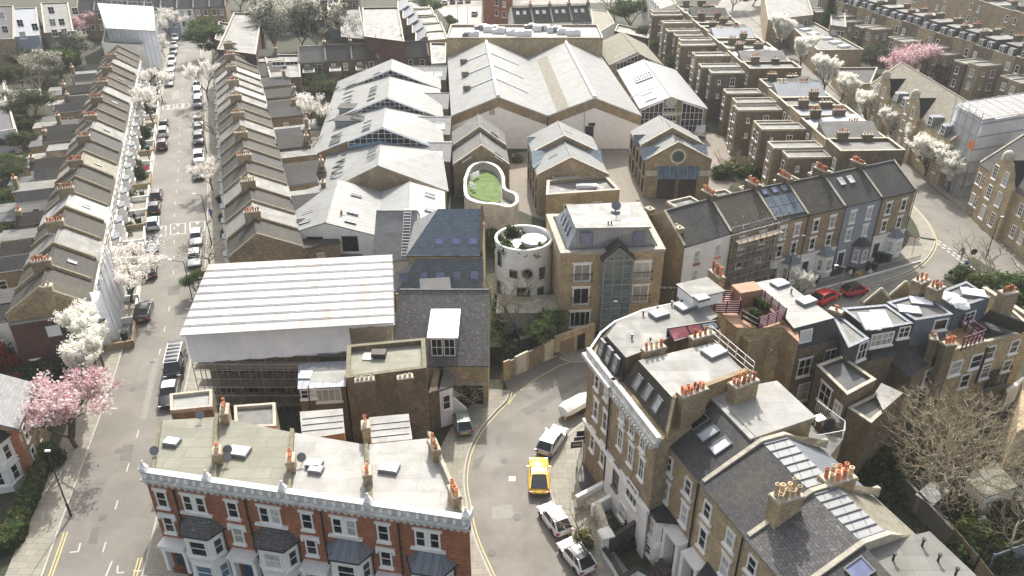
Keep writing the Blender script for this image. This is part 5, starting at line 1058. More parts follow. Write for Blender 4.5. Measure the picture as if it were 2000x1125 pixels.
# ---- glass fronted brick house
t=T('glass_front_house','yellow brick house with zinc mansard and tall glazed central bay','house',(11,80,0))
H=10; A=P2(1096,499,H); B=P2(1298,491,H); C=P2(1258,417,H); D=P2(1068,424,H); B2=Vector((B.x,B.y))
u,n=wallaxes(A,B); d2=Vector((u.x,u.y)); f2=Vector((n.x,n.y)); rz=math.atan2(u.y,u.x)
mb=M(); mb.prism([A,B,C,D],0,H); t.part('wall',mb,['gold_brick'])
cp=M(); ring(cp,inset([A,B,C,D],-.1),H+.004,H+.35,.7); t.part('coping',cp,['coping'])
low=inset([A,B,C,D],.75); top=[P2(1127,447,12.7),P2(1267,445,12.7),P2(1247,399,12.7),P2(1109,404,12.7)]
r=M()
for i in range(4): j=(i+1)%4; r.poly([v3(low[i],H+.1),v3(low[j],H+.1),v3(top[j],12.7),v3(top[i],12.7)])
t.part('mansard',r,['zinc']); r=M(); r.prism(inset(top,-.2),12.7,12.9); t.part('roof',r,['felt_cream'])
a3,b3,c3=v3(low[0],H+.1),v3(low[1],H+.1),v3(top[0],12.7); nn=(b3-a3).cross(c3-a3).normalized()
for x,y in (q(6,436,271),q(6,742,261)): nn=nn if nn.y<0 else -nn; p=hit(a3+nn*.3,nn,x,y); win(t,p,(b3-a3).normalized(),nn,1.3,1.4,1,1,fr='grey_metal',pane='glass_sky',sill=False,name='skylight')
a3,b3,c3=v3(low[3],H+.1),v3(low[0],H+.1),v3(top[0],12.7); nn=(b3-a3).cross(c3-a3).normalized()
for s in (.25,.45,.65): p=a3.lerp(b3,s).lerp(v3(top[3],12.7).lerp(c3,s),.55)+nn*.05; win(t,p,(b3-a3).normalized(),nn,1.1,1.3,1,1,fr='grey_metal',pane='glass_sky',sill=False,name='skylight')
p=P2(1202,415,12.9); bb=M(); bb.lathe((*p,12.9),[(.55,0),(.55,.15),(.1,.16),(.07,1.2)],10); t.part('vent_stand',bb,['grey_metal']); dish(t,1203,402,14,.55)
for x in (1188,1194): vent(t,P2(x,437,12.9),12.9,.25)
def bigwin(pxs,w_,h_,rail=True,nx=2,ny=1):
    for x,y in pxs:
        p=hit(v3(A,0),n,x,y); win(t,p,u,n,w_,h_,nx,ny,fr='white_paint',pane=random.choice(('glass_dark','glass_curtain')),lint=.18,ft=.14)
        if rail:
            b=M(); w2=w_/2+.15; zb_=p.z-h_/2; base=xy(p)
            for k in range(13): s=-w2+2*w2*k/12; b.box((*(base+d2*s+f2*.35),zb_),.03,.03,1.0,rz)
            for z in (0,1.0): b.box((*(base+f2*.35),zb_+z),2*w2,.05,.06,rz)
            for sgn in (-1,1): b.box((*(base+d2*w2*sgn+f2*.2),zb_+1.0),.05,.35,.05,rz); b.box((*(base+d2*w2*sgn+f2*.2),zb_),.05,.35,.05,rz)
            t.part('balcony_rail',b,['black_metal'])
bigwin([q(6,410,472),q(6,763,458),q(6,403,608),q(6,750,594)],1.95,2.2); bigwin([q(6,397,742)],2.4,2.1,False,4,1)
# glazed bay
pa=hit(v3(A,0),n,*q(6,525,600)); pb=hit(v3(A,0),n,*q(6,672,600)); base=mid(pa,pb); hw_=(xy(pb)-xy(pa)).length/2+.15; zE=hit(v3(A,0)+n*1.0,n,*q(6,600,400)).z; 
zP=hit(v3(A,0)+n*1.0,n,*q(6,600,330)).z
gm=M(); e=[base-d2*hw_,base-d2*hw_+f2*1.0,base+d2*hw_+f2*1.0,base+d2*hw_]
gm.prism(e,0,zE); pk0=base+f2*1.0; gm.poly([v3(e[1],zE),v3(e[2],zE),v3(pk0,zP)]); gm.poly([v3(e[0],zE),v3(e[1],zE),v3(pk0,zP),v3(base,zP)]); gm.poly([v3(e[2],zE),v3(e[3],zE),v3(base,zP),v3(pk0,zP)])
gb=t.part('glazed_bay',gm,['glass_green'])
fm=M()
def line(p,q_,r=.06): fm.tube(p,q_,r,n=4)
for s in (-1,-.34,.34,1):
    zt_=zE+(zP-zE)*(1-abs(s)); p=base+d2*hw_*s+f2*1.03; line(v3(p,.3),v3(p,zt_),.06 if abs(s)<1 else .12)
for k in range(13): z=.6+k*(zE-.6)/12; line(v3(e[1]+f2*.03,z),v3(e[2]+f2*.03,z),.05 if k%4 else .11); line(v3(e[2],z),v3(e[3],z),.05); line(v3(e[0],z),v3(e[1],z),.05)
for p in (e[0],e[3]): line(v3(p+f2*.1,.3),v3(p+f2*.1,zE),.14)
for x,y in ((e[1],pk0),(e[2],pk0)): line(v3(x,zE),v3(y,zP),.12)
for s in (-.5,.5): line(v3(pk0,zE+.4*(zP-zE)),v3(base+d2*hw_*s+f2*1.03,zE+.5*(zP-zE)),.04)
line(v3(e[1].lerp(e[2],.16),zE+(zP-zE)*.33),v3(e[1].lerp(e[2],.84),zE+(zP-zE)*.33),.05)
t.part('glazing_bars',fm,['zinc'],gb)
rf=M(); o_=.35
for sgn in (-1,1):
    x0=base+d2*(hw_+.3)*sgn; p=[v3(x0+f2*1.15,zE-.15),v3(pk0+f2*.15,zP+.3),v3(base-f2*1.5,zP+.3),v3(x0-f2*.5,zE-.15)]; rf.poly(p); rf.poly([v_+Vector((0,0,.14)) for v_ in p]); rf.poly([p[0],p[1],p[1]+Vector((0,0,.14)),p[0]+Vector((0,0,.14))])
t.part('bay_verge',rf,['dark_timber'])
for s,z in ((.3,7),(-.4,8.4),(.1,5)): pass
g_=M(); gx=P2(1245,700,0)
# "THE MEWS" sign arch over the lane
sg=T('lane_sign','black arched sign reading THE MEWS over the lane beside the white house','sign',(*P2(1300,575,3.5),0))
A_=P(1291,558,4.2); B_=P(1322,558,4.2); B_.y=A_.y; b=M(); b.tube(A_,B_,.06,n=6); b.tube(A_+Vector((0,0,-.5)),B_+Vector((0,0,-.5)),.06,n=6); b.tube(B_,(B_.x,B_.y,0),.08,n=6); b.box(((A_.x+B_.x)/2,A_.y,A_.z-.5),B_.x-A_.x,.04,.5); sg.part('sign_board',b,['black_metal'])
def text(t,s,loc,size,rz,mat,rx=math.pi/2,ext=.01,name='lettering'):
    cu=bpy.data.curves.new(name,'FONT'); cu.body=s; cu.size=size; cu.extrude=ext; cu.align_x='CENTER'; cu.align_y='CENTER'
    o=bpy.data.objects.new(name,cu); o.data.materials.append(G(mat)); COL.objects.link(o); bpy.context.view_layer.update()
    me=bpy.data.meshes.new_from_object(o); bpy.data.objects.remove(o); bpy.data.curves.remove(cu)
    return t.place(name,me,Matrix.Translation(loc)@Matrix.Rotation(rz,4,'Z')@Matrix.Rotation(rx,4,'X'))
text(sg,'THE MEWS',((A_.x+B_.x)/2,A_.y-.05,A_.z-.25),.42,0,'white_paint')
# garden wall along the crescent with panels and gates
gw=T('garden_wall','cream panelled garden wall with timber gates along the inside of the crescent','wall',(*P2(1040,715),0))
path=[P2(*p) for p in ((985,743),(994,739),(1007,733),(1029,722),(1044,714),(1062,705),(1083,697))]
for i,(a_,b_) in enumerate(zip(path,path[1:])):
    w=M(); w.wall([a_,b_],0,2.4 if i in(0,2,5) else 2.2,.22); gw.part('panel' if i in (2,5) else ('pier' if i==0 else 'gate'),w,['cream_stone' if i in(2,5) else ('gold_brick' if i==0 else 'timber')])
lw=T('garage_wall','low brick wall with timber garage doors below the glass fronted house','wall',(*P2(1130,680),0))
a_=P2(1085,697); b_=P2(1155,672); w=M(); w.wall([a_,b_],0,2.7,.4); lw.part('wall',w,['gold_brick'])
for s0,s1,mt in ((.12,.5,'timber'),(.6,.8,'black_metal')): w=M(); w.wall([a_.lerp(b_,s0)+Vector((-.05,-.22)),a_.lerp(b_,s1)+Vector((-.05,-.22))],0.02,2.0,.1); lw.part('garage_door',w,[mt])
# ================================================================ row on the right of the lane (white, scaffolded, brick, grey)
H=9
EV=[(1337,483),(1428,456),(1515,434),(1578,421),(1650,405),(1722,388),(1788,373)]
EW=[P2(*p,H) for p in EV]
SP=[('stucco','slate','white rendered end house with dark slate roof beside the lane'),('stock_brick','pantile','brick house fronted by scaffolding, ribbed tile roof'),('stock_brick','slate','brick house with flat black panels on its roof next to the scaffolding'),('stock_brick','slate_brown','brick house with brown slate roof left of the blue grey house'),('grey_stucco','slate','blue grey painted terraced house with white windows'),('stock_brick','slate','brick end house on the bend with two white bays')]
row=[]
dirR=(EW[-1]-EW[0]).normalized(); nR=Vector((dirR.y,-dirR.x)); 
if nR.y>0: nR=-nR
backR=-nR
for i,(wl,rf_,lab) in enumerate(SP):
    a,b=EW[i],EW[i+1]; D=a+backR*8.6; C=b+backR*8.6; W=(b-a).length; k=(b-a).normalized(); rz=math.atan2(k.y,k.x)
    t=T('terraced_house',lab,'house',(*mid(a,b,C,D),0),'houses on the bend behind the red cars'); row.append(t)
    gable(t,a,b,C,D,H,2.6,'dark_brick' if wl=='stock_brick' else ('gold_brick' if i==0 else wl),rf_,.5,par=(.3,.3 if i==5 else 0),over=.15)
    f3=Vector((nR.x,nR.y,0)); u3=Vector((0,0,1)).cross(f3)
    if i in(0,): s=M(); s.prism([a+nR*.1,b+nR*.1,b+nR*.01,a+nR*.01],0,H-.05); t.part('front_render',s,['stucco'])
    if i in(2,3,5): s=M(); s.prism([a+nR*.1,b+nR*.1,b+nR*.01,a+nR*.01],0,3.4); s.prism([a+nR*.2,b+nR*.2,b+nR*.01,a+nR*.01],3.402,3.6); t.part('front_render',s,['stucco'])
    if i in (1,2,3,5): s=M(); s.prism([a+nR*.012,b+nR*.012,b,a],3.6 if i!=1 else 0,H-.2); t.part('front_brickwork',s,['stock_brick'])
    L_=.26 if i==0 else 0
    for zc,hh in ((7.35,1.55),(4.85,1.65)):
        for s_ in (.27,.72): win(t,v3(a.lerp(b,s_)+nR*(.11 if i==0 else .02),zc),u3,f3,.95,hh,1,2,lint=0 if i==0 else .25,ft=.1,pane='glass_curtain' if i in(0,4) else None)
        if i==0 and zc>7:
            for s_ in (.27,.72): fb=M(); fb.box((*(a.lerp(b,s_)+nR*.3),zc-1.0),.9,.25,.25,rz); t.part('flower_box',fb,['terracotta'])
    # bay with slate roof and a recessed door
    bs=.68 if i in (2,3,4,5) else .35; bc=a.lerp(b,bs)+nR*(.12); pts=[bc-k*1.2,bc-k*.65+nR*1.0,bc+k*.65+nR*1.0,bc+k*1.2]
    if i!=1:
        s=M(); s.prism(pts,0,3.1); bay=t.part('bay',s,['stucco' if i!=4 else 'grey_stucco']); r=M(); e=inset(pts,-.2); z0=3.12; top=[v3(bc-k*.3,4.1),v3(bc+k*.3,4.1)]; E_=[v3(x,z0) for x in e]; r.poly([E_[1],E_[2],top[1],top[0]]); r.poly([E_[0],E_[1],top[0]]); r.poly([E_[2],E_[3],top[1]]); r.poly(E_[::-1]); t.part('bay_roof',r,['slate' if i in(0,4) else 'lead'])
        for p0,p1,ww in ((pts[1],pts[2],.95),(pts[2],pts[3],.7),(pts[0],pts[1],.7)):
            q1=(p1-p0).normalized(); nn=Vector((q1.y,-q1.x)); nn=nn if nn.dot(nR)>0 else -nn; win(t,v3((p0+p1)/2,1.75),Vector((0,0,1)).cross(v3(nn,0)),v3(nn,0),ww,1.7,1,2,ft=.1,pane='glass_curtain')
        s=M(); dc=a.lerp(b,.18 if bs>.5 else .8)+nR*.13; s.box((*dc,.2),.95,.1,2.3,rz); t.part('door',s,['door_dark'])
        s=M(); s.box((*(dc+nR*.03),2.5),1.3,.12,.3,rz); s.box((*(dc-k*.6+nR*.03),.2),.16,.12,2.3,rz); s.box((*(dc+k*.6+nR*.03),.2),.16,.12,2.3,rz); t.part('door_case',s,['white_paint'])
    pipe(t,[v3(b+nR*.16,H-.1),v3(b+nR*.16,0)],.06)
    # rear wing and chimney
    if i>0: chimney(t,a.lerp(D,.56),backR,2.1,.7,H+.4,H+3.4,7,'dark_brick','terracotta')
    else: chimney(t,a.lerp(D,.25)+k*.5,backR,1.4,.8,H-1,H+1.6,2,'gold_brick','buff_pot',hh=.2); chimney(t,a.lerp(D,.9)+k*.5,backR,1.0,.8,H-1,H+1.6,1,'gold_brick','buff_pot',hh=.2)
    if i>0: wing(t,[D.lerp(C,.05)+backR*.02,D.lerp(C,.62)+backR*.02,D.lerp(C,.62)+backR*4.5,D.lerp(C,.05)+backR*4.5],7.5,'dark_brick','felt_grey')
# roof panels on house 3, scaffold on house 2
t=row[2]; a,b=EW[2],EW[3]; D=a+backR*8.6
o=v3(a,H); nn=(v3(b,H)-o).cross(v3(mid(a,D),H+2.6)-o).normalized(); up=nn*.22; e0=o; e1=v3(b,H); r0=v3(mid(a,D),H+2.6); r1=v3(mid(b,D+(b-a)),H+2.6)
for i in range(4):
    for j in range(2):
        s0,s1,t0,t1=.06+i*.225,.27+i*.225,.1+j*.3,.39+j*.3; f=lambda s,t_:e0.lerp(e1,s).lerp(r0.lerp(r1,s),t_)+up
        m_=M(); m_.poly([f(s0,t0),f(s1,t0),f(s1,t1),f(s0,t1)]); m_.poly([f(s0,t0)-up*.4,f(s1,t0)-up*.4,f(s1,t0),f(s0,t0)]); t.part('solar_panel',m_,['slate_blue'])
for s in (.2,.5,.8): p=e0.lerp(e1,s).lerp(r0.lerp(r1,s),.86)+up*.8; win(t,p,(e1-e0).normalized(),nn,.8,.8,1,1,fr='grey_metal',pane='glass_sky',sill=False,name='skylight')
t=row[4]; a,b=EW[4],EW[5]; D=a+backR*8.6; e0=v3(a,H); e1=v3(b,H); r0=v3(mid(a,D),H+2.6); r1=v3(mid(b,D+(b-a)),H+2.6); nn=(e1-e0).cross(r0-e0).normalized()
for s in (.3,.55): p=e0.lerp(e1,s).lerp(r0.lerp(r1,s),.72)+nn*.2; win(t,p,(e1-e0).normalized(),nn,.8,1.1,1,1,fr='white_paint',pane='glass_white',sill=False,name='skylight')
t=T('scaffold','tubular steel scaffold with timber boards on the front of the brick house','scaffold',(*mid(EW[1],EW[2]),0))
a=EW[1]+nR*.5; b=EW[2]+nR*.4; k=(b-a).normalized(); sc=M()
for i in range(8):
    for o_ in (0,1.3): p=a.lerp(b,i/7)+nR*o_; sc.tube(v3(p,0),v3(p,10.6+.6*(i%3)),.04,n=5)
for z in (2,3,4,5,6,7,8,9,10):
    for o_ in (-.05,1.35): sc.tube(v3(a-k*.5+nR*o_,z),v3(b+k*.4+nR*o_,z),.035,n=5)
for i in range(5): p=a.lerp(b,i/6)+nR*1.4; p2=a.lerp(b,(i+1.6)/7)+nR*1.4; sc.tube(v3(p,1+i),v3(p2,5.5+i*.8),.035,n=5)
t.part('scaffold_poles',sc,['steel'])
for z in (2.9,5.9,8.3): s=M(); s.prism([a+nR*.1,b+nR*.1,b+nR*1.2,a+nR*1.2],z,z+.06); t.part('scaffold_boards',s,['timber'])
# front garden walls, railings, bins
for i in range(2,6):
    a,b=EW[i],EW[i+1]; k=(b-a).normalized(); t=T('front_railing',f'black railings with white kerb before {["the house with roof panels","the brown slate house","the blue grey house","the end house on the bend"][i-2]}','railing',(*(mid(a,b)+nR*3.4),0),'railings on the bend')
    s=M(); s.wall([a+nR*3.4,b+nR*3.4],0,.35,.2); t.part('kerb',s,['stucco']); s=M(); n_=int((b-a).length/.16)
    for j in range(n_): p=a.lerp(b,j/n_)+nR*3.4; s.box((*p,.35),.025,.025,.85)
    s.tube(v3(a+nR*3.4,1.1),v3(b+nR*3.4,1.1),.02,n=4); t.part('bars',s,['black_metal'])
def binn(x,y,lab,mat='bin_green',rz=.3,grp='wheelie bins'):
    p=P2(x,y,.13); t=T('wheelie_bin',lab,'bin',(*p,.13),grp); b=M(); u=Vector((math.cos(rz),math.sin(rz))); v=Vector((-u.y,u.x)); q0=[p-u*.24-v*.26,p+u*.24-v*.26,p+u*.24+v*.26,p-u*.24+v*.26]; q1=[p+(x_-p)*1.2 for x_ in q0]
    for i in range(4): j=(i+1)%4; b.poly([v3(q0[i],.2),v3(q0[j],.2),v3(q1[j],1.1),v3(q1[i],1.1)])
    t.part('bin_body',b,[mat]); l=M(); l.box((*p,1.1),.66,.7,.08,rz); t.part('lid',l,[mat]); w=M(); w.tube(v3(p+v*.26-u*.25,.23),v3(p+v*.26+u*.25,.23),.1,n=10); t.part('wheel',w,['rubber'])
for x,y,l in ((1570,542,'green wheelie bin left of the brick house door, row on the bend'),(1577,548,'green wheelie bin nearest the blossom bush, row on the bend'),(1711,505,'green wheelie bin behind the end house railing, left one'),(1723,508,'green wheelie bin behind the end house railing, middle one'),(1733,511,'green wheelie bin behind the end house railing, right one'),(1706,528,'lone green wheelie bin on the pavement of the bend'),(1592,552,'green wheelie bin between the two red cars and the brick house')): binn(x,y,l)
p=P2(1677,538,.13); t=single('recycling_box',(lambda m:(m.box((*p,.14),.6,.4,.35,.3),m.box((*p,.49),.66,.46,.05,.3),m)[-1])(M()),['yellow_plastic'],'yellow recycling box on the pavement before the grey house','box',loc=(*p,.14))
p=P2(1693,540,.13)
for i,(x,y,c) in enumerate(((1662,535,'white_paint'),(1699,534,'white_paint'),(1694,528,'rubber'))):
    p=P2(x,y,.13); b=M(); b.lathe((*p,.13),[(.25,0),(.36,.15),(.3,.4),(.08,.58),(.1,.66),(.01,.67)],9); single('rubbish_bag',b,[c],['white rubbish bag left of the yellow box','white rubbish bag right of the yellow box','black rubbish bag right of the yellow box'][i],'rubbish bag',loc=(*p,.13))
# ================================================================ corner building and the near right terrace
def block(name,label,cat,pp,z,wall,roof,par=.35,cop='coping',z0=0,group=None,th=.25,world=False):
    pts=pp if world else [P2(*p,z) for p in pp]; t=T(name,label,cat,(*mid(*pts),0),group); flatroof(t,pts,z,wall,roof,par,th,cop,z0); return t,pts
H=12
A=P2(1150,690,H); S=P2(1207,748,H); E=P2(1283,862,H)
u,n=wallaxes(A,E); d2=Vector((u.x,u.y)); f2=Vector((n.x,n.y))
if d2.dot(E-A)<0: d2=-d2
# corner house
S=A+(E-A).normalized()*((S-A).dot((E-A).normalized()))
rzc=math.atan2(d2.y,d2.x)
north=[P2(*q(6,*p),H) for p in ((520,840),(600,775),(770,705),(1045,645))]
south=P2(1297,700,H); se=P2(1400,640,H)
t=T('corner_building','curved four storey corner house with grey flat roof and white cornice on the crescent','building',(*mid(A,S,south),0))
base=[A,S,south,se,north[3],north[2],north[1],north[0]]
w=M(); w.prism(base,-.02,H); t.part('wall',w,['stock_brick'])
cn=M(); cn.wall([S,A],H+.003,H+.5,.35); t.part('parapet',cn,['weathered_white']); cn=M(); cn.wall([A]+north,H+.003,H+.3,.2); t.part('roof_edge',cn,['lead']); cn=M(); cn.wall([S+f2*.25,A+f2*.25],H-.35,H+.003,.55); t.part('cornice',cn,['weathered_white'])
zt=13.9; topz=[P2(*q(6,*p),zt) for p in ((665,985),(545,850),(605,768),(760,695),(1045,630),(1150,655),(1215,735),(1100,805),(890,880),(780,940))]
lowp=inset(base,.8)
r=M(); top4=topz
mans=[(S+Vector((-f2.x*.8,-f2.y*.8)),A-f2*.8+d2*.7)]
r.poly([v3(A-f2*.7+d2*.5,H+.3),v3(S-f2*.7,H+.3),v3(topz[0],zt),v3(topz[1],zt)]); 
r.poly([v3(north[0].lerp(A,.3)+d2*.4,H+.2),v3(A-f2*.7+d2*.5,H+.3),v3(topz[1],zt),v3(topz[2],zt)])
r.poly([v3(north[1],H+.2),v3(north[0].lerp(A,.3)+d2*.4,H+.2),v3(topz[2],zt)]); r.poly([v3(north[2],H+.2),v3(north[1],H+.2),v3(topz[2],zt),v3(topz[3],zt)]); r.poly([v3(north[3],H+.2),v3(north[2],H+.2),v3(topz[3],zt),v3(topz[4],zt)])
t.part('mansard',r,['slate']); r=M(); r.prism(topz,H+.1,zt,1,0); r.m=[1]*len(r.m); 
r=M(); r.prism(inset(topz,.12),H+.05,zt+.12,1,0); t.part('roof',r,['felt_pale','dark_brick'])
a3=v3(A-f2*.7+d2*.5,H+.3); b3=v3(S-f2*.7,H+.3); c3=v3(topz[1],zt); nn=(b3-a3).cross(c3-a3).normalized(); 
if nn.z<0: nn=-nn
for x,y in (q(6,530,915),q(6,573,960),q(6,612,1010)): p=hit(a3+nn*.1,nn,x,y); win(t,p,(b3-a3).normalized(),nn,.85,1.5,1,2,fr='grey_metal',pane='glass_curtain',sill=False,boxed=.12)
fl=lambda pxs,w_,h_,**k:[win(t,hit(v3(A,0)+f2.to_3d()*.01,n,x,y),u,n,w_,h_,**k) for x,y in pxs]
C1=[((1167,745),(1186,765)),((1165,800),(1183,823)),((1158,860),(1178,888))]
for j,rr in enumerate(C1): fl(rr,.85,[1.5,1.9,2.2][j],lint=.22,ft=.1)
sb=M(); sb.wall([A+f2*.08,S+f2*.08],4.7,5.05,.22); t.part('string_course',sb,['white_paint'])
pipe(t,[v3(S+f2*.15,H-.3),v3(S+f2*.15,2)],.07)
for x,y,s in ((1287,617,1),(1339,602,1.1)): p=P2(x,y,zt+.1); rooflight(t,p,1.5*s,1.1*s,.5,zt+.12,.3)
for x,y in ((1256,616),(1284,607),(1312,597),(1330,595),(1234,662),(1270,668)): vent(t,P2(x,y,zt+.1),zt+.12,.35)
st=P2(1365,585,zt+.1); b=M(); b.box((*st,zt+.12),3.0,2.4,1.1,.4); hb=t.part('stair_head',b,['white_paint']); b=M(); b.box((*st,zt+1.22),3.3,2.7,.12,.4); t.part('stair_head_roof',b,['felt_pale'],hb); rooflight(t,P2(1370,583,zt+1.4),1.2,.9,.4,zt+1.34,.2)
# pink and blue glazed lean-to on the roof
g0=P(*q(6,910,800),zt+.9); g1=P(*q(6,1195,755),zt+.9); g2=P(*q(6,1215,795),zt+.25); g3=P(*q(6,950,875),zt+.25)
plain('pink_sheet',(.5,.16,.18),.4,.2); plain('pale_blue_sheet',(.42,.52,.62),.4,.1)
for s0,s1,mt in ((0,.38,'pink_sheet'),(.38,.68,'pink_sheet'),(.68,1,'pale_blue_sheet')):
    b=M(); q4=[g3.lerp(g2,s0),g3.lerp(g2,s1-.015),g0.lerp(g1,s1-.015),g0.lerp(g1,s0)]; b.poly(q4); t.part('rooflight_panel',b,[mt])
b=M(); 
for s in (0,.38,.68,1): b.tube(g3.lerp(g2,s),g0.lerp(g1,s),.06,n=4)
b.tube(g0,g1,.07,n=4); b.tube(g3,g2,.07,n=4); b.box(((g0.x+g1.x)/2,(g0.y+g1.y)/2,zt+.1),(g1-g0).length,.1,.8,math.atan2((g1-g0).y,(g1-g0).x)); t.part('rooflight_frame',b,['black_metal'])
chimney(t,P2(1277,680,zt+.7),P2(1300,676,zt)-P2(1262,686,zt),1.9,.6,H-2,zt+.8,4,'stock_brick','terracotta')
chimney(t,P2(1372,655,zt+.7),P2(1395,650,zt)-P2(1355,662,zt),2.2,.6,H-2,zt+.8,4,'stock_brick','terracotta')
# second house of the corner group
t=T('terraced_house','four storey brick house with white ground floor and mossy dark mansard, white flat roof','house',(*mid(S,E),0))
tz=14.2; tq=[P2(1245,704,tz),P2(1396,668,tz),P2(1454,724,tz),P2(1313,778,tz)]
bq=[S+d2*.01,E,E+(tq[2]-tq[3])*1.02,S+(tq[1]-tq[0])*.98]
w=M(); w.prism(bq,-.02,H); t.part('wall',w,['stock_brick'])
w=M(); w.prism([S+f2*.12+d2*.1,E+f2*.12,E+f2*.01,S+f2*.01+d2*.1],0,4.9); t.part('front_render',w,['stucco'])
w=M(); w.wall([S+f2*.15,E+f2*.15],4.9,5.3,.3); t.part('string_course',w,['white_paint']); w=M(); w.wall([S+f2*.12,E+f2*.12],H-.4,H-.01,.4); t.part('cornice',w,['weathered_white']); w=M(); w.wall([S-f2*.05,E-f2*.05],H,H+.5,.38); t.part('parapet',w,['weathered_white'])
for i in range(18): w=M(); p=S.lerp(E,(i+.5)/18)+f2*.3; w.box((*p,H-.75),.22,.3,.36,rzc); t.part('bracket',w,['weathered_white'])
w=M()
lo=[S-f2*.8+d2*.2,E-f2*.8-d2*.3]; r=M(); r.poly([v3(lo[0],H+.2),v3(lo[1],H+.2),v3(tq[3],tz),v3(tq[0],tz)]); t.part('mansard',r,['slate_moss' if 'slate_moss' in MATS else 'slate_brown'])
r=M(); r.prism(inset(tq,.05),H+.01,tz+.02,1,0); t.part('roof',r,['felt_cream','stock_brick'])
pw=M(); pw.prism([lo[1]+d2*.02,lo[1]+d2*.4,tq[3]+d2*.42,tq[3]+d2*.02],H,[H+.6,H+.6,tz+.25,tz+.25]); pw.prism([tq[3]+d2*.02,tq[3]+d2*.42,tq[2]+d2*.42,tq[2]+d2*.02],H-3,tz+.3); t.part('party_wall',pw,['stock_brick'])
a3=v3(lo[0],H+.2); b3=v3(lo[1],H+.2); c3=v3(tq[0],tz); nn=(b3-a3).cross(c3-a3).normalized(); nn=nn if nn.z>0 else -nn
for x,y in ((1246,747),(1265,767),(1284,790)): p=hit(a3+nn*.1,nn,x,y); win(t,p,(b3-a3).normalized(),nn,.75,1.2,1,1,fr='grey_metal',pane='glass_curtain',sill=False)
fl=lambda pxs,w_,h_,**k:[win(t,hit(v3(A,0)+f2.to_3d()*.01,n,x,y),u,n,w_,h_,**k) for x,y in pxs]
fl(((1217,805),(1236,833),(1257,861)),.85,1.7,ft=.1,lint=.2,nx=2,ny=3); fl(((1213,856),(1233,888),(1254,915)),.85,2.0,ft=.1,lint=.2,nx=2,ny=2,pane='glass_dark')
win(t,hit(v3(A,0)+f2.to_3d()*.13,n,*q(10,705,640)),u,n,1.9,1.9,3,2,ft=.12); win(t,hit(v3(A,0)+f2.to_3d()*.13,n,*q(10,610,540)),u,n,.9,2.6,1,3,fr='grey_metal',pane='glass_dark'); win(t,hit(v3(A,0)+f2.to_3d()*.13,n,*q(10,650,750)),u,n,1.2,1.6,1,2,ft=.1)
rooflight(t,P2(*q(6,1185,942),tz+.1),1.8,1.3,.55,tz+.05,.25)
chimney(t,P2(1353,762,tz+.7),tq[2]-tq[3],2.3,.8,H-2,tz+.7,8,'stock_brick','terracotta',rows=2); chimney(t,P2(1453,744,tz+.6),tq[2]-tq[3],2.2,.9,H-2,tz+.6,8,'stock_brick','terracotta',rows=2)
rl=M(); ra=P(*q(6,1165,850),tz+.1); rb=P(*q(6,1410,1060),tz+.1)
for z in (0,.5,1.0): rl.tube(ra+Vector((0,0,z)),rb+Vector((0,0,z)),.03,n=5)
for i in range(6): p=ra.lerp(rb,i/5); rl.tube(p,p+Vector((0,0,1)),.035,n=5)
t.part('roof_railing',rl,['white_metal'])
# lightwell walls, entrance bridge, garden walls in front
gw=T('area_wall','white walled basement area and entrance bridge before the corner houses','wall',(*(mid(S,E)+f2*2),0))
def wl(pts,z0,z1,th,mat,name='wall'): w=M(); w.wall([P2(*p,z1) for p in pts],z0,z1,th); gw.part(name,w,[mat])
wl([(1128,968),(1190,935)],0,1.4,.35,'stucco'); wl([(1160,985),(1205,960)],0,1.4,.35,'stucco')
b=M(); b.prism([P2(1132,968,.9),P2(1190,940,.9),P2(1202,958,.9),P2(1150,985,.9)],0,.9); gw.part('bridge',b,['coping'])
wl([(1168,985),(1178,1010),(1185,1035)],0,1.5,.5,'cream_stone'); 
w=M(); w.box((*P2(1183,1045,1.6),0),.9,.9,2.0,rzc); w.box((*P2(1183,1043,2.0),2.0),1.1,1.1,.15,rzc); gw.part('gate_pier',w,['stucco'])
pts=[P2(1190,1052,1.6),P2(1215,1035,2.0),P2(1240,1018,2.6),P2(1258,1003,3.2)]
w=M(); 
for i,(p0,p1) in enumerate(zip(pts,pts[1:])): z0_,z1_=[1.6,2.0,2.6,3.2][i:i+2]; k=(p1-p0).normalized(); nn2=Vector((-k.y,k.x))*.17; w.prism([p0-nn2,p1-nn2,p1+nn2,p0+nn2],0,[z0_,z1_,z1_,z0_])
gw.part('ramped_brick_wall',w,['sooty_brick'])
rl=M(); ra=P(1122,975,.13); 
pts=[P(1122,965,.13),P(1124,935,.13),P(1128,905,.13),P(1140,875,.13)]
for p0,p1 in zip(pts,pts[1:]):
    rl.tube(p0+Vector((0,0,1.1)),p1+Vector((0,0,1.1)),.025,n=4)
    for j in range(10): p=p0.lerp(p1,j/10); rl.tube(p,p+Vector((0,0,1.1)),.015,n=4)
gw.part('railing',rl,['black_metal'])
ld=M(); ld.prism([P2(1136,960,.02),P2(1188,930,.02),P2(1150,870,.02),P2(1140,880,.02),P2(1128,925,.02)],0,.02); gw.part('area_floor',ld,['felt_dark'])
gd=T('front_garden_wall','low white rendered wall round the shrub garden before the brick terrace','wall',(*P2(1190,1090,0),0))
for i,pts in enumerate((((1182,1075),(1200,1100),(1216,1130)),((1216,1128),(1245,1110),(1260,1118)),((1190,1060),(1245,1040),(1268,1028)))):
    w=M(); w.wall([P2(*p,.9) for p in pts],0,.9 if i<2 else 1.3,.3); w2=M(); w2.wall([P2(*p,.9) for p in pts],.905 if i<2 else 1.305,1.0 if i<2 else 1.4,.4); o=gd.part('wall',w,['stucco']); gd.part('coping',w2,['black_metal'],o)
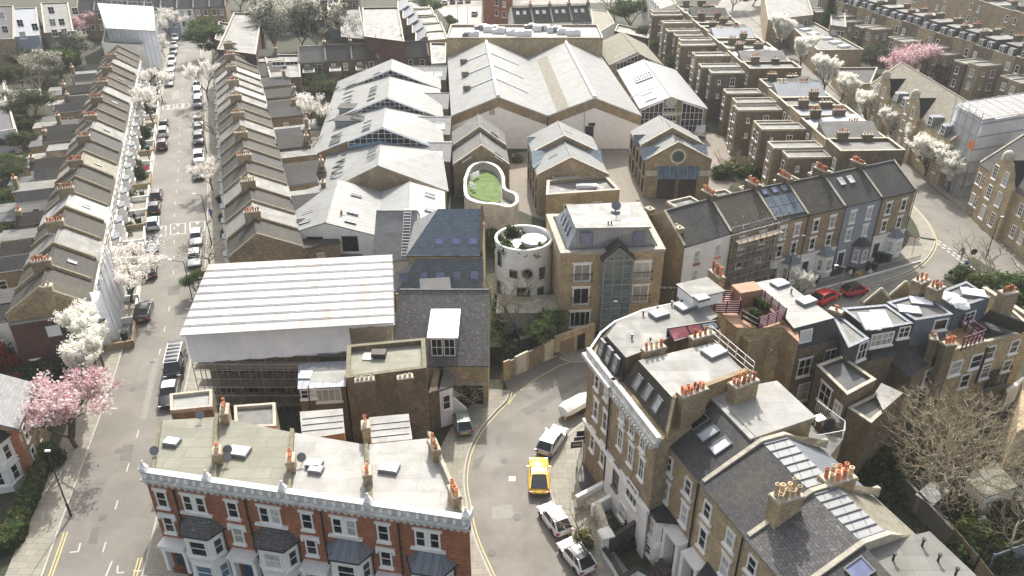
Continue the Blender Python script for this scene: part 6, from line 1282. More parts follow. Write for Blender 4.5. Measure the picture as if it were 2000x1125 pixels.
# for-sale boards on the corner railings
for i,(x,y,c,s) in enumerate(((1138,846,'navy','TO LET'),(1133,858,'navy','Dexters'),(1127,867,'brown','SOLD'))):
    if 'navy' not in MATS: plain('navy',(.015,.02,.06),.5,.1); plain('brown',(.07,.045,.03),.5,.1)
    p=P(x,y,3.0); t=T('estate_board',['topmost navy','middle navy lettered','lowest brown'][i]+' estate agent board fixed at the corner house railing','sign',(p.x,p.y,0),'estate agent boards'); b=M(); b.box((p.x,p.y,2.55),1.1,.05,.75,.15); t.part('board',b,[c]); b=M(); b.box((p.x+.5,p.y+.08,0),.07,.07,3.3); t.part('post',b,['white_paint'])
    if i: text(t,s,(p.x,p.y-.035,2.93),.28,.15,'white_paint')
# ---- terrace stepping down to the right
He=10.8
def sloped(t,e0,e1,r0,r1,mat,th=.12,name='roof',edge='grey_metal'):
    m_=M(); up=Vector((0,0,th)); m_.poly([e0+up,e1+up,r1+up,r0+up]); m_.poly([r0,r1,e1,e0])
    for a,b in ((e0,e1),(e1,r1),(r1,r0),(r0,e0)): m_.poly([a,b,b+up,a+up],1)
    nn=(e1-e0).cross(r0-e0)
    if nn.z<0: m_.f=[list(reversed(f)) for f in m_.f]
    return t.part(name,m_,[mat,edge])
EE=[P2(1298,858,He),P2(1372,946,He),P2(1460,1052,He),P2(1552,1160,He),P2(1650,1290,He)]
RZ=13.1; RR=[P2(1386,773,RZ),P2(1466,856,RZ),P2(1560,955,RZ),P2(1665,1070,RZ),P2(1780,1200,RZ)]
dE=(EE[3]-EE[0]).normalized(); fE=Vector((dE.y,-dE.x)); fE=fE if fE.dot(-EE[0])>0 else -fE
uE=Vector((0,0,1)).cross(v3(fE,0)); nE=v3(fE,0); rze=math.atan2(dE.y,dE.x)
lab=['brick house with slate roof holding three skylights and white flat rear roof','brick house with plain slate roof and glazed metal strip behind its ridge','brick house with lichened dark slate roof and streaked white metal ridge strip','house at the lower edge with small blue skylight and big grey flat roof']
bw_=-fE; RD=4.4; HB=10.4
terr=[]
for i in range(4):
    a,b=EE[i],EE[i+1]; r0,r1=RR[i],RR[i+1]; dp=10.5
    t=T('terraced_house',lab[i],'house',(*mid(a,b),0),'near brick terrace at lower right'); terr.append(t)
    D=a+bw_*dp; C=b+bw_*dp
    r0=a+bw_*RD; r1=b+bw_*RD
    back0=a+bw_*(RD+2); back1=b+bw_*(RD+2)
    w=M()
    w.poly([v3(a,0),v3(b,0),v3(b,He),v3(a,He)]) ; ztop=RZ
    for X,Y_,rr in ((a,D,r0),(b,C,r1)): w.poly([v3(X,0),v3(Y_,0),v3(Y_,HB),v3(X+bw_*(RD+2),RZ-.1),v3(rr,RZ),v3(X,He)])
    w.poly([v3(D,0),v3(C,0),v3(C,HB),v3(D,HB)]); 
    w.f=[f if k else f for k,f in enumerate(w.f)]
    t.part('wall',w,['gold_brick'])
    if i<3:
        sloped(t,v3(a,He)+nE*.2,v3(b,He)+nE*.2,v3(r0,RZ),v3(r1,RZ),['slate','slate','slate_old'][i])
    else:
        sloped(t,v3(a,He)+nE*.2,v3(b,He)+nE*.2,v3(r0,RZ),v3(r1,RZ),'slate')
    if i in (1,2):
        sloped(t,v3(r0,RZ+.02),v3(r1,RZ+.02),v3(back0,RZ-.05),v3(back1,RZ-.05),'warehouse_bright',name='metal_roof_strip'); 
        sloped(t,v3(back0,RZ-.06),v3(back1,RZ-.06),v3(D,HB),v3(C,HB),'tile_stone' if i==2 else 'lead',name='rear_roof')
        for j in range(7): s=(j+.5)/7; bb=M(); bb.tube(v3(r0.lerp(r1,s),RZ+.2),v3(back0.lerp(back1,s),RZ+.13),.05,n=4); t.part('metal_seam',bb,['grey_metal'])
    if i==0:
        q4=[RR[0],RR[1],P2(1588,815,RZ),P2(1516,748,RZ)]; m_=M(); m_.prism(q4,0,RZ-.1,1,0); t.part('flat_roof_block',m_,['stock_brick','stock_brick']); m_=M(); m_.prism(inset(q4,-.15),RZ-.08,RZ+.1); t.part('flat_roof',m_,['felt_cream'])
    if i==3:
        q4=[P2(1687,1072,RZ-.5),P2(1815,1040,RZ-.5),P2(1905,1125,RZ-.5),P2(1800,1240,RZ-.5)]; m_=M(); m_.prism(q4,0,RZ-.6); t.part('rear_block',m_,['stock_brick']); m_=M(); m_.prism(inset(q4,-.05),RZ-.59,RZ-.45); t.part('flat_roof',m_,['felt_olive'])
        for x,y in ((1801,1065),(1744,1093),(1832,1095),(1866,1122)): vent(t,P2(x,y,RZ-.4),RZ-.45,.5)
    # party wall upstand between houses
    pw=M(); e=dE*.16
    for s0,s1,h0,h1 in ((b,r1,He,RZ),(r1,back1,RZ,RZ-.05),(back1,C,RZ-.05,HB)):
        kk=.35
        for sg in (0,):
            p=[s0-e,s1-e,s1+e,s0+e]; pw.prism(p,0 if False else h0-1.5,[h0+kk,h1+kk,h1+kk,h0+kk] )
    t.part('party_wall',pw,['coping'])
    # front: sash windows per storey, bay, door
    W=(b-a).length
    for zc,hh,ln in ((9.3,1.5,0),(6.6,1.95,.22)):
        for s in (.2,.72): win(t,v3(a.lerp(b,s),zc)+nE*.02,uE,nE,.95,hh,1,2,lint=ln,ft=.12,pane='glass_curtain' if zc<6 else None)
    for s in (.2,.72): ss=M(); ss.box((*(a.lerp(b,s)+fE*.08),8.28),1.35,.22,.2,rze); t.part('window_sill',ss,['white_paint'])
    bc=a.lerp(b,.25 if i==0 else .7); bp=[bc-dE*1.5,bc-dE*.85+fE*1.15,bc+dE*.85+fE*1.15,bc+dE*1.5]
    m_=M(); m_.prism(bp,0,4.9); t.part('bay',m_,['white_paint']); m_=M(); 
    for z in (1.9,2.3,4.75): m_.prism(inset(bp,-.12),z,z+.14)
    t.part('bay_moulding',m_,['white_paint']); m_=M(); m_.prism(inset(bp,-.25),4.94,5.15); t.part('bay_roof',m_,['lead_dark'])
    for p0,p1,ww in ((bp[1],bp[2],1.2),(bp[2],bp[3],.8),(bp[0],bp[1],.8)):
        k=(p1-p0).normalized(); nn=Vector((k.y,-k.x)); nn=nn if nn.dot(fE)>0 else -nn; win(t,v3((p0+p1)/2,3.55),Vector((0,0,1)).cross(v3(nn,0)),v3(nn,0),ww,1.8,1,2,ft=.12); win(t,v3((p0+p1)/2,1.1),Vector((0,0,1)).cross(v3(nn,0)),v3(nn,0),ww*.8,1.1,1,2,ft=.1)
    dc=a.lerp(b,.72 if i==0 else .2); m_=M(); m_.box((*(dc+fE*.05),1.8),.95,.1,2.3,rze); dr=t.part('door',m_,['door_dark' if i else 'door_blue']); m_=M(); m_.box((*(dc+fE*.5),4.5),2.0,1.0,.25,rze)
    for s in (-.85,.85): m_.box((*(dc+dE*s+fE*.5),0),.35,.9,4.5,rze)
    t.part('porch',m_,['white_paint']); m_=M()
    for j in range(6): m_.box((*(dc+fE*(1.1+.33*j)),0),1.4,.34,1.7-.27*j,rze)
    t.part('steps',m_,['sooty_brick'])
    pipe(t,[v3(b+fE*.12-dE*.3,He-.05),v3(b+fE*.12-dE*.3,0)],.07)
t=terr[0]; a3=v3(EE[0],He+.12)+nE*.2; r3=v3(EE[0]+bw_*RD,RZ+.12); b3=v3(EE[1],He+.12)+nE*.2; nn=(b3-a3).cross(r3-a3).normalized(); nn=nn if nn.z>0 else -nn
for j,(x,y) in enumerate(((1364,823),(1383,846),(1407,871))): p=hit(a3+nn*.05,nn,x,y); win(t,p,(b3-a3).normalized(),nn,.9,1.5,1,1,fr='grey_metal',pane='glass_dark' if j==0 else 'glass_white',sill=False,name='skylight')
t=terr[3]; p=hit(a3,nn,1680,1115); win(t,p+nn*.1,(b3-a3).normalized(),nn,1.2,1.3,1,1,fr='grey_metal',pane='glass_sky',sill=False,name='skylight')
bwd=bw_
chimney(terr[1],P2(1537,966,RZ+.8),bwd*1,1.9,1.0,He-1,RZ+.8,8,'gold_brick','buff_pot',rows=2,sc=1.15,hh=.65); chimney(terr[2],P2(1637,930,RZ+.4),bwd,2.2,1.1,7,RZ+.4,8,'gold_brick','terracotta',rows=2,sc=1.15,hh=.65)
q4=[P2(1463,857,RZ-.8),P2(1570,822,RZ-.8),P2(1650,850,RZ-.8),P2(1640,880,RZ-.8),P2(1540,915,RZ-.8)]
t,p_=block('rear_wing_block','stock brick rear block with small railed balcony behind the slate terrace','block',[(1575,822),(1598,848),(1645,858),(1612,900),(1560,872)],9.5,'gold_brick','felt_grey',.0)
rl=M(); pts=[P(*p,9.5) for p in ((1592,802),(1645,842),(1645,860),(1592,870))]
for p0,p1 in zip(pts,pts[1:]):
    rl.tube(p0+Vector((0,0,1)),p1+Vector((0,0,1)),.025,n=4)
    for j in range(16): p=p0.lerp(p1,j/16); rl.tube(p,p+Vector((0,0,1)),.012,n=4)
t.part('balcony_rail',rl,['white_metal'])
for x,y,lab in ((1597,828,'white garden table on the railed balcony'),): 
    p=P2(x,y,9.6); s=T('garden_table',lab,'table',(*p,9.55)); m_=M(); m_.box((*p,10.2),.9,.7,.05,.4); s.part('table_top',m_,['white_paint'])
    for ex in (-1,1):
        for ey in (-1,1): m_=M(); m_.box((p.x+ex*.3,p.y+ey*.22,9.56),.05,.05,.64); s.part('leg',m_,['white_paint'])
p=P2(1618,838,9.6); s=T('barbecue','black covered barbecue on the railed balcony','barbecue',(*p,9.56)); m_=M(); m_.lathe((*p,9.56),[(.4,0),(.42,.6),(.35,.95),(.15,1.15),(.01,1.18)],9); s.part('cover',m_,['rubber']); m_=M(); m_.tube((p.x+.4,p.y,10.3),(p.x+.6,p.y,10.3),.04); s.part('handle',m_,['steel'])
# ================================================================ rear blocks between the corner and the bend
t,p_=block('rear_block','tall brick block with white flat roof and black slate mansard end, beside the red cars','block',[(1551,641),(1628,621),(1522,544),(1477,553)],12.2,'dark_brick','felt_cream',.0)
F0=P2(1551,641,12.2); F1=P2(1628,621,12.2); w=M(); G0=P(1551,683,10.0); G1=P(1641,662,10.0); w.poly([G0,G1,v3(F1,12.2),v3(F0,12.2)]); w.poly([G0,v3(F0,12.2),v3(F0+(P2(1477,553,12.2)-F0).normalized()*.5,12.2),G0+v3((P2(1477,553,12.2)-F0).normalized()*.8,0)]); w.poly([G1,v3(F1+(P2(1522,544,12.2)-F1).normalized()*.5,12.2),v3(F1,12.2)]); t.part('mansard_face',w,['slate_dark' if 'slate_dark' in MATS else 'felt_dark'])
w=M(); bk_=(P2(1477,553,12.2)-F0).normalized()*6; w.prism([xy(G0),xy(G1),xy(G1)+bk_,xy(G0)+bk_],0,10.0); t.part('rear_wall',w,['dark_brick'])
nn=(G1-G0).cross(v3(F0,12.2)-G0).normalized(); nn=nn if nn.y<0 else -nn; p=hit(G0+nn*.03,nn,1573,656); win(t,p,(G1-G0).normalized() ,nn,1.3,1.3,1,1,fr='white_paint',pane='glass_white',sill=False)
wins_px(t,G0,G1,[q(7,380,950)],1.9,1.3,nx=3,ny=1); wins_px(t,G0,G1,[q(7,210,1025)],1.4,1.9,nx=2,ny=2,lint=.1); wins_px(t,G0,G1,[(1568,765)],1.3,2,nx=1,ny=2,pane='glass_curtain')
rooflight(t,P2(1523,556,12.3),1.6,1.1,.5,12.26,.25); rooflight(t,P2(1575,590,12.3),1.7,1.1,.5,12.26,.3); vent(t,P2(1545,572,12.3),12.26,.4)
pipe(t,[v3(xy(G0)+Vector((2.8,-.3)),10),v3(xy(G0)+Vector((2.8,-.3)),0)],.1)
t,p_=block('rear_block','brick block carrying the purple fenced roof deck','block',[(1440,640),(1530,640),(1560,668),(1551,600),(1478,560),(1395,585),(1420,625)],11.8,'gold_brick','deck_wood',.0)
pp=[P2(*p,11.8) for p in ((1432,655),(1551,683),(1558,640),(1400,610))]
w=M(); w.prism([P2(1395,612,11.0),P2(1462,668,11.0),P2(1552,640,11.0),P2(1500,585,11.0)],0,11.0); t.part('wall',w,['gold_brick'])
wins_px(t,P2(1462,668,11.0),P2(1552,640,11.0),[q(7,42,870)],.8,1.4,nx=1,ny=2); wins_px(t,P2(1395,612,11.0),P2(1462,668,11.0),[q(6,1258,802)],1.5,1.0,nx=2,ny=1)
zd=11.95
def fence(pts,z,hh,mat,slats=5,name='deck_fence'):
    m_=M()
    for p0,p1 in zip(pts,pts[1:]):
        a=P(*p0,z); b=P(*p1,z); L_=(b-a).length
        for j in range(slats): zz=z+hh*(j+.6)/slats; m_.wall([a,b],zz-hh/slats*.32,zz+hh/slats*.32,.05)
        for j in range(int(L_/1.0)+1): p=a.lerp(b,j/max(1,int(L_/1.0))); m_.box((p.x,p.y,z),.09,.09,hh+.05)
    t.part(name,m_,[mat])
fence([(1392,612),(1443,612),(1440,590),(1385,592),(1395,612)],zd,1.3,'purple_paint',6); fence([(1478,580),(1532,625),(1480,642)],zd,1.2,'purple_paint',7); fence([(1480,642),(1448,625)],zd,1.0,'black_metal',2)
bx=M(); bx.box((*P2(1455,588,zd),zd),2.4,1.6,1.5,.3); t.part('planter_store',bx,['deck_wood'])
t2=t
for i,(x,y) in enumerate(((1478,602),(1487,607),(1495,612),(1478,628),(1470,622))):
    p=P2(x,y,zd); b=M(); b.box((*p,zd),.7,.35,.4,-.6); pl=T('planter',['leafy planter nearest the brown store on the roof deck','second leafy planter along the deck fence','third leafy planter along the deck fence','planter at the near deck gate','planter left of the near deck gate'][i],'planter',(*p,zd),'planters on the roof deck'); pl.part('trough',b,['purple_paint']); LEAFQ.append((pl,(p.x,p.y,zd+.7),.45))
chimney(t,P2(1400,537,12.4),P2(1420,555,12.4)-P2(1385,525,12.4),1.9,.7,8,12.6,4,'stock_brick','terracotta',hh=.9,sc=1.1)
# rear wing with dark flat roof
t,p_=block('rear_wing_block','brick rear wing with dark felt flat roof and pale coping','block',[(1594,719),(1653,777),(1709,747),(1643,701)],8.8,'dark_brick','felt_dark',.3,'coping')
wins_px(t,p_[0],p_[1],[(1636,800)],1.0,1.5,nx=2,ny=2); wins_px(t,p_[0],p_[1],[(1612,770)],1.5,1.9,nx=2,ny=2,lint=.1)
wins_px(t,p_[1],p_[2],[(1700,900)],1,1)
t,p2=block('rear_wing_block','brick rear wing with two white sashes below a white roof triangle','block',[(1710,768),(1725,800),(1762,768),(1722,750)],8.2,'dark_brick','felt_cream',.0)
wins_px(t,p_[2]+Vector((0,-.6)),p_[2]+Vector((2,-.9)),[],1,1)
t,p_=block('rear_wing_block','brick rear wing left of the big bare tree with two white windows','block',[(1655,800),(1712,772),(1745,790),(1700,830)],7.6,'dark_brick','felt_grey',.2)
wins_px(t,P2(1709,747,8.8),P2(1760,765,8.3),[q(11,683,138),q(11,647,260)],1.1,1.6,nx=2,ny=3,ft=.1)
# ---- middle row of flat roofed houses between the bend and the back gardens (world plan from the roofs)
def mrow(lab,pp,z,wall,roof,wins=(),wsz=(1.8,1.3),nx=2,par=.25,group='flat roofed houses by the junction',edge=(0,1),ny=2,low=None):
    t,p_=block('terraced_house',lab,'house',pp,z,wall,roof,.12,'lead',group=group); 
    if wins: wins_px(t,p_[edge[0]],p_[edge[1]],[q(7,*w_) for w_ in wins],*wsz,nx=nx,ny=ny,ft=.1)
    if low:
        lw=[P2(*q(7,*x),low[1]) for x in low[0]]; wing(t,lw,low[1],'dark_brick',low[2],.0,'lower_wing')
    return t,p_
Z7=lambda *L:[q(7,*p) for p in L]
t,p_=mrow('narrow house with grey roof and dark tile hung back beside the black mansard',Z7((470,920),(590,868),(440,750),(380,738)),10.6,'felt_dark','felt_pale',((550,930),),(1.2,1.9),low=(((450,1010),(600,985),(590,870),(460,910)),8.5,'felt_dark'))
t,p_=mrow('flat roofed house with two tilted white rooflights and dark walls',Z7((600,820),(845,778),(690,668),(430,690)),11,'slate','felt_grey',((665,862),),(2.4,1.4),4,low=(((590,985),(730,960),(850,810),(610,900)),8.5,'felt_dark'))
wins_px(t,p_[0],p_[1],[q(7,795,820)],1.2,1.2,nx=2,ny=2)
for x,y in ((590,770),(660,755)):
    c=P2(*q(7,x,y),11.1); b=M(); b.prism([c+Vector((-.7,-1.1)),c+Vector((.7,-1.1)),c+Vector((.7,1.1)),c+Vector((-.7,1.1))],11.05,[11.2,11.2,11.6,11.6]); t.part('rooflight',b,['white_metal'])
t,p_=mrow('flat roofed house with white rooflights and blue grey tile hung mansard',Z7((860,760),(1080,725),(905,600),(695,655)),11,'slate_blue','felt_grey',((1008,775),),(1.5,1.2),1,ny=1)
for x,y in ((895,645),(825,695)): rooflight(t,P2(*q(7,x,y),11.1),2.0,1.4,-.2,11.06,.2)
t,p_=mrow('flat roofed end house with white sheet heap and dark dormer by the thorny shrub',Z7((1100,690),(1300,625),(1160,532),(1010,590)),11,'slate_blue','felt_grey',((1180,728),),(1.4,1.1),2)
rooflight(t,P2(*q(7,1200,598),11.1),2.2,1.5,-.3,11.06,.25)
b=M(); 
for i in range(7): c=P2(*q(7,1050+i*14,610+i*9),11.1); b.lathe((c.x,c.y,11.06),[(.8,0),(.6,.25+.1*(i%3)),(.25,.4),(.01,.42)],8)
t.part('plastic_sheet',b,['white_paint'])
sl0,sl1,sl2,sl3=(P(*q(7,*p),z) for p,z in (((1240,750),8.9),((1500,825),8.9),((1480,790),9.2),((1300,680),11)))
t,p_=block('terraced_house','brick back of the end house with slate slope and many white windows at right','house',[q(7,*p) for p in ((1270,890),(1560,815),(1420,690),(1130,760))],8.6,'gold_brick','slate',.15,group='flat roofed houses by the junction')
wins_px(t,p_[0],p_[1],[q(7,1300,940),q(7,1440,905)],1.1,1.5,nx=1,ny=2,ft=.1); wins_px(t,p_[0],p_[1],[q(7,1395,1015),q(7,1265,1060)],1.1,1.3,ft=.1)
wins_px(t,p_[0],p_[1],[q(7,1340,1085)],3.2,2.3,nx=4,ny=1,fr='grey_metal',pane='glass_dark')
m_=M(); e0,e1=P(*q(7,1240,750),9),P(*q(7,1480,830),9); r0,r1=P(*q(7,1300,690),10.9),P(*q(7,1560,790),10.9); sloped(t,e0,e1,r0,r1,'slate')
t,p_=block('terraced_house','brick back with roof terrace and timber balustrade between two chimneys','house',[q(7,*p) for p in ((1060,950),(1272,892),(1120,765),(900,830))],8.6,'gold_brick','timber_dark' if 'timber_dark' in MATS else 'deck_wood',.3,group='flat roofed houses by the junction')
wins_px(t,p_[0],p_[1],[q(7,1095,1030),q(7,1218,990)],1.5,1.6,nx=1,ny=2,ft=.12); wins_px(t,p_[0],p_[1],[q(7,1150,1105),q(7,1270,1050)],1.2,1.6,ft=.12)
pipe(t,[hit(v3(p_[0],0)+Vector((0,-.2,0)),Vector((0,1,0)),*q(7,1290,905)),hit(v3(p_[0],0)+Vector((0,-.2,0)),Vector((0,1,0)),*q(7,1215,1120))],.13)
m_=M(); a=P(*q(7,1100,745),9.3); b=P(*q(7,1265,855),9.3); c=P(*q(7,1140,900),9.3)
for p0,p1 in ((a,b),(b,c)):
    for z in (0,.45,.9): m_.tube(p0+Vector((0,0,z)),p1+Vector((0,0,z)),.05,n=4)
    for j in range(6): p=p0.lerp(p1,j/5); m_.box((p.x,p.y,8.7),.1,.1,1.55)
t.part('balustrade',m_,['purple_paint'])
chimney(t,P2(*q(7,965,870),9.6),Vector((.3,.95)),.9,.7,6,10,2,'dark_brick',('buff_pot','terracotta')); chimney(t,P2(*q(7,1055,905),9.6),Vector((1,.2)),1.0,.7,0.2,10,3,'dark_brick','terracotta')
t=T('terraced_house','brick back wing with grey slate roof sloping towards the bare tree','house',(*P2(*q(7,850,980),7),0),'flat roofed houses by the junction')
e0,e1,r0,r1=P(*q(7,840,1088),7.2),P(*q(7,1020,965),7.2),P(*q(7,665,960),7.2),P(*q(7,860,835),7.2); r0.z+=0; 
m_=M(); m_.prism([e0,e1,r1,r0],0,7.15); t.part('wall',m_,['dark_brick']); rz0=P(*q(7,740,905),9.0); 
m_=M(); g0=r0.lerp(e0,.3); 
sloped(t,e0,e1,P(*q(7,670,955),7.9),P(*q(7,855,835),8.6),'slate'); wins_px(t,e0,e1,[q(7,930,1080)],1.2,1.8,ft=.12); wins_px(t,r0,e0,[q(7,610,1020)],1.2,1.8,ft=.12)
# gables and chimneys on the street side of that row
for i,(g,lab) in enumerate(((((565,645),(640,578),(725,640)),'left'),(((715,600),(820,530),(860,600)),'right'))):
    a,pk,b=P(*q(7,*g[0]),10.2),P(*q(7,*g[1]),12),P(*q(7,*g[2]),10.2); t=T('gabled_bay',f'{lab} slate gabled bay roof of the houses by the junction','gable',(*mid(a,b),0),'gabled bays by the junction'); k=xy(b-a).normalized(); nb=Vector((-k.y,k.x)); 
    gable(t,xy(a),xy(a)+nb*4,xy(b)+nb*4,xy(b),10,1.6,'stock_brick','slate',.5,par=(.25,0),parmat='coping') if False else None
    w=M(); w.prism([xy(a),xy(b),xy(b)+nb*.8,xy(a)+nb*.8],0,10); w.poly([v3(a,10),v3(b,10),v3(mid(a,b),11.6)]); t.part('wall',w,['stock_brick']); r=M(); up=Vector((0,0,.1)); A_,B_,M_=v3(a,10),v3(b,10),v3(mid(a,b),11.6); o_=v3(nb*.8,0); r.poly([A_+up,A_+o_+up,M_+o_+up,M_+up][::-1]); r.poly([B_+up,M_+up,M_+o_+up,B_+o_+up][::-1]); t.part('roof',r,['slate'])
    p=M(); p.tube(A_+up,M_+up,.16,n=4); p.tube(M_+up,B_+up,.16,n=4); t.part('verge',p,['coping'])
t=T('party_chimney','brick chimney with four terracotta pots nearest the junction','chimney',(*P2(*q(7,890,560),11),0),'chimneys by the junction'); chimney(t,P2(*q(7,890,545),12),Vector((.7,.5)),1.5,1.0,0,12.6,4,'stock_brick','terracotta',rows=2)
t=T('party_chimney','brick chimney with four pots in the middle of the flat roofed row','chimney',(*P2(*q(7,975,600),11),0),'chimneys by the junction'); chimney(t,P2(*q(7,978,585),12),Vector((.7,.5)),1.4,1.0,0,12.6,4,'stock_brick','terracotta',rows=2)
t=T('party_chimney','brick chimney with five pots beside the thorny shrub','chimney',(*P2(*q(7,1410,590),11),0),'chimneys by the junction'); chimney(t,P2(*q(7,1415,570),12),Vector((.9,.3)),1.6,.9,0,11.8,5,'stock_brick','terracotta')
t=T('party_chimney','low brick chimney with one pale pot beside the white flat roof','chimney',(*P2(*q(7,405,680),11),0),'chimneys by the junction'); chimney(t,P2(*q(7,400,690),11.3),Vector((.7,-.6)),1.2,.6,0,11.3,1,'stock_brick','terracotta')
t=T('boundary_wall','long rendered brick wall running right from the thorny shrub','wall',(*P2(1960,600,5),0)); w=M(); w.wall([P2(1925,565,8),P2(2020,625,8)],0,8,.4); t.part('wall',w,['gold_brick']); w=M(); w.wall([P2(1925,565,8),P2(2020,625,8)],8.01,8.15,.55); t.part('coping',w,['coping'])
t=T('rear_block','brick wall end of a house at the right edge with white rendered yard','block',(*P2(1990,800,3),0)); w=M(); w.prism([P2(1985,845,6.5),P2(2080,800,6.5),P2(2080,700,6.5),P2(1998,740,6.5)],0,6.5); t.part('wall',w,['gold_brick']); w=M(); w.prism([P2(1965,760,2.4),P2(1998,735,2.4),P2(2002,740,2.4),P2(1968,768,2.4)],0,2.4); t.part('yard_wall',w,['stucco'])
# ================================================================ backs of the terraces right of the mews, and far rows
def farrow(prefix,F0,F1,n,h,depth,wing_d,wh,side,wallm,roofs,grp,cat='house',chim=True,mans=0,ww=.55,lab2='',win_front=False):
    """flat roofed or mansard terrace; front line F0->F1, body and wings extend along side"""
    d=F1-F0; k=d.normalized(); rz=math.atan2(k.y,k.x); out=[]
    for i in range(n):
        a=F0+d*(i/n); b=F0+d*((i+1)/n)-k*.02; C=b+side*depth; D=a+side*depth; W=(b-a).length
        t=T('terraced_house',f'{prefix}, {ordinal(i)} {lab2}',cat,(*mid(a,b,C,D),0),grp); out.append((t,a,b,C,D))
        rm=roofs[i%len(roofs)]; wm_=wallm[i%len(wallm)]; hh=h+(.25 if i%3==0 else 0)
        flatroof(t,[a,b,C,D],hh,wm_,rm,.45,.3,'coping')
        if not mans and i%4 in (1,2):
            q4=inset([a,b,C,D],.5); m_=M(); hi_=hh+(1.7 if i%4==1 else 1.1); m_.prism(q4,hh+.06,[hh+.15,hi_,hi_,hh+.15] if i%4==1 else [hi_,hi_,hh+.15,hh+.15]); t.part('pitched_roof',m_,[('slate','felt_grey','lead')[i%3]])
        if mans:
            lo=inset([a,b,C,D],.35); hi=inset([a,b,C,D],1.3); m_=M()
            for q_ in range(4): j=(q_+1)%4; m_.poly([v3(lo[q_],hh+.1),v3(lo[j],hh+.1),v3(hi[j],hh+mans),v3(hi[q_],hh+mans)])
            s=sum(lo[i_][0]*lo[(i_+1)%4][1]-lo[(i_+1)%4][0]*lo[i_][1] for i_ in range(4))
            if s<0: m_.f=[list(reversed(f)) for f in m_.f]
            t.part('mansard',m_,['slate']); m_=M(); m_.prism(inset(hi,-.1),hh+mans,hh+mans+.12); t.part('mansard_roof',m_,['felt_grey' if i%2 else 'felt_pale'])
            sd=side.to_3d(); 
            for s_ in (.28,.7):
                c=D.lerp(C,s_)-side*.15; dm=M(); dm.box((*(c-side*.9),hh+.35),1.3,1.7,1.5,rz); f=t.part('dormer',dm,['lead']); nn=Vector((side.x,side.y,0)); win(t,v3(c-side*.04,hh+1.1),Vector((0,0,1)).cross(nn),nn,1.1,1.25,2,2,sill=False,parent=f)
        if chim: chimney(t,b.lerp(C,.35)-k*.0,side,1.5+.2*(i%4),.7,h-1,h+(1.3+.2*(i%3) if not mans else mans+1.2),3+i%3,'dark_brick','terracotta' if i%3 else 'buff_pot',hh=.45)
        if chim and i%3!=1: chimney(t,b.lerp(C,.75),side,1.6,.7,h-1,h+(1.7 if not mans else mans+1),4,'dark_brick','buff_pot' if i%2 else 'terracotta',hh=.5)
        nn=Vector((side.x,side.y,0)); uu=Vector((0,0,1)).cross(nn)
        ws=.02 if i%2 else 1-ww-.02; w0=D.lerp(C,ws)+side*.02; w1=D.lerp(C,ws+ww)+side*.02
        free=(ws+ww+1)/2 if i%2 else ws/2
        for z in (h-1.6,h-4.6): win(t,v3(D.lerp(C,free),z)+nn*.01,uu,nn,1.0,1.6,1,2)
        if wing_d:
            wv=wh+((i*37)%3)*.3-.3; wd=wing_d+((i*53)%3)*.6
            wing(t,[w0,w1,w1+side*wd,w0+side*wd],wv,wm_,('felt_grey','felt_pale','felt_olive')[i%3],.3)
            for z in (wv-1.5,wv-4.2,wv-6.9):
                if z>1: 
                    win(t,v3(w0.lerp(w1,.5)+side*(wd+.01),z),uu,nn,1.0,1.5,1,2)
                    # window on the side of the wing that looks down the row towards us
                    if z>wv-5: 
                        fr_=w0 if w0.length<w1.length else w1; n2=-k if w0.length<w1.length else k; n2=v3(n2,0); 
                        win(t,v3(fr_+side*wd*.35,z)+n2*.01,Vector((0,0,1)).cross(n2),n2,1.0,1.6,2,2); win(t,v3(fr_+side*wd*.75,z)+n2*.01,Vector((0,0,1)).cross(n2),n2,.5,.8,1,1)
            p=(w0 if w0.length<w1.length else w1)+side*wd*.55; n2=(-k if w0.length<w1.length else k)*.12; pipe(t,[v3(p+n2,wv),v3(p+n2,0)],.06,'grey_metal')
        if win_front:
            for z in (h-1.6,h-4.4,h-7): 
                for s_ in (.28,.72): win(t,v3(a.lerp(b,s_),z)-nn*.02,-uu,-nn,.9,1.6,1,2)
    return out
F0=P2(1768,296,9.5); F1=P2(1395,16,9.5); k=(F1-F0).normalized(); sd=Vector((k.y,-k.x)); sd=sd if sd.x<0 else -sd
L_=(F1-F0).length; m1=F0+k*(L_*.36); m2=F0+k*(L_*.40)
farrow('flat roofed brick house seen from behind',F0,m1,7,9,9.5,6.5,8,sd,['dark_brick','stock_brick'],['felt_grey','felt_olive','felt_grey','lead'],'brick backs between the bend and the blossom street',lab2='up from the bend')
farrow('tall brick terrace back with narrow wings',m2,F1,12,9.8,10,6.5,9.2,sd,['dark_brick','dark_brick','stock_brick'],['felt_grey','felt_pale','felt_dark','felt_pale','felt_grey','lead'],'tall brick backs right of the warehouses',lab2='up from the gap')
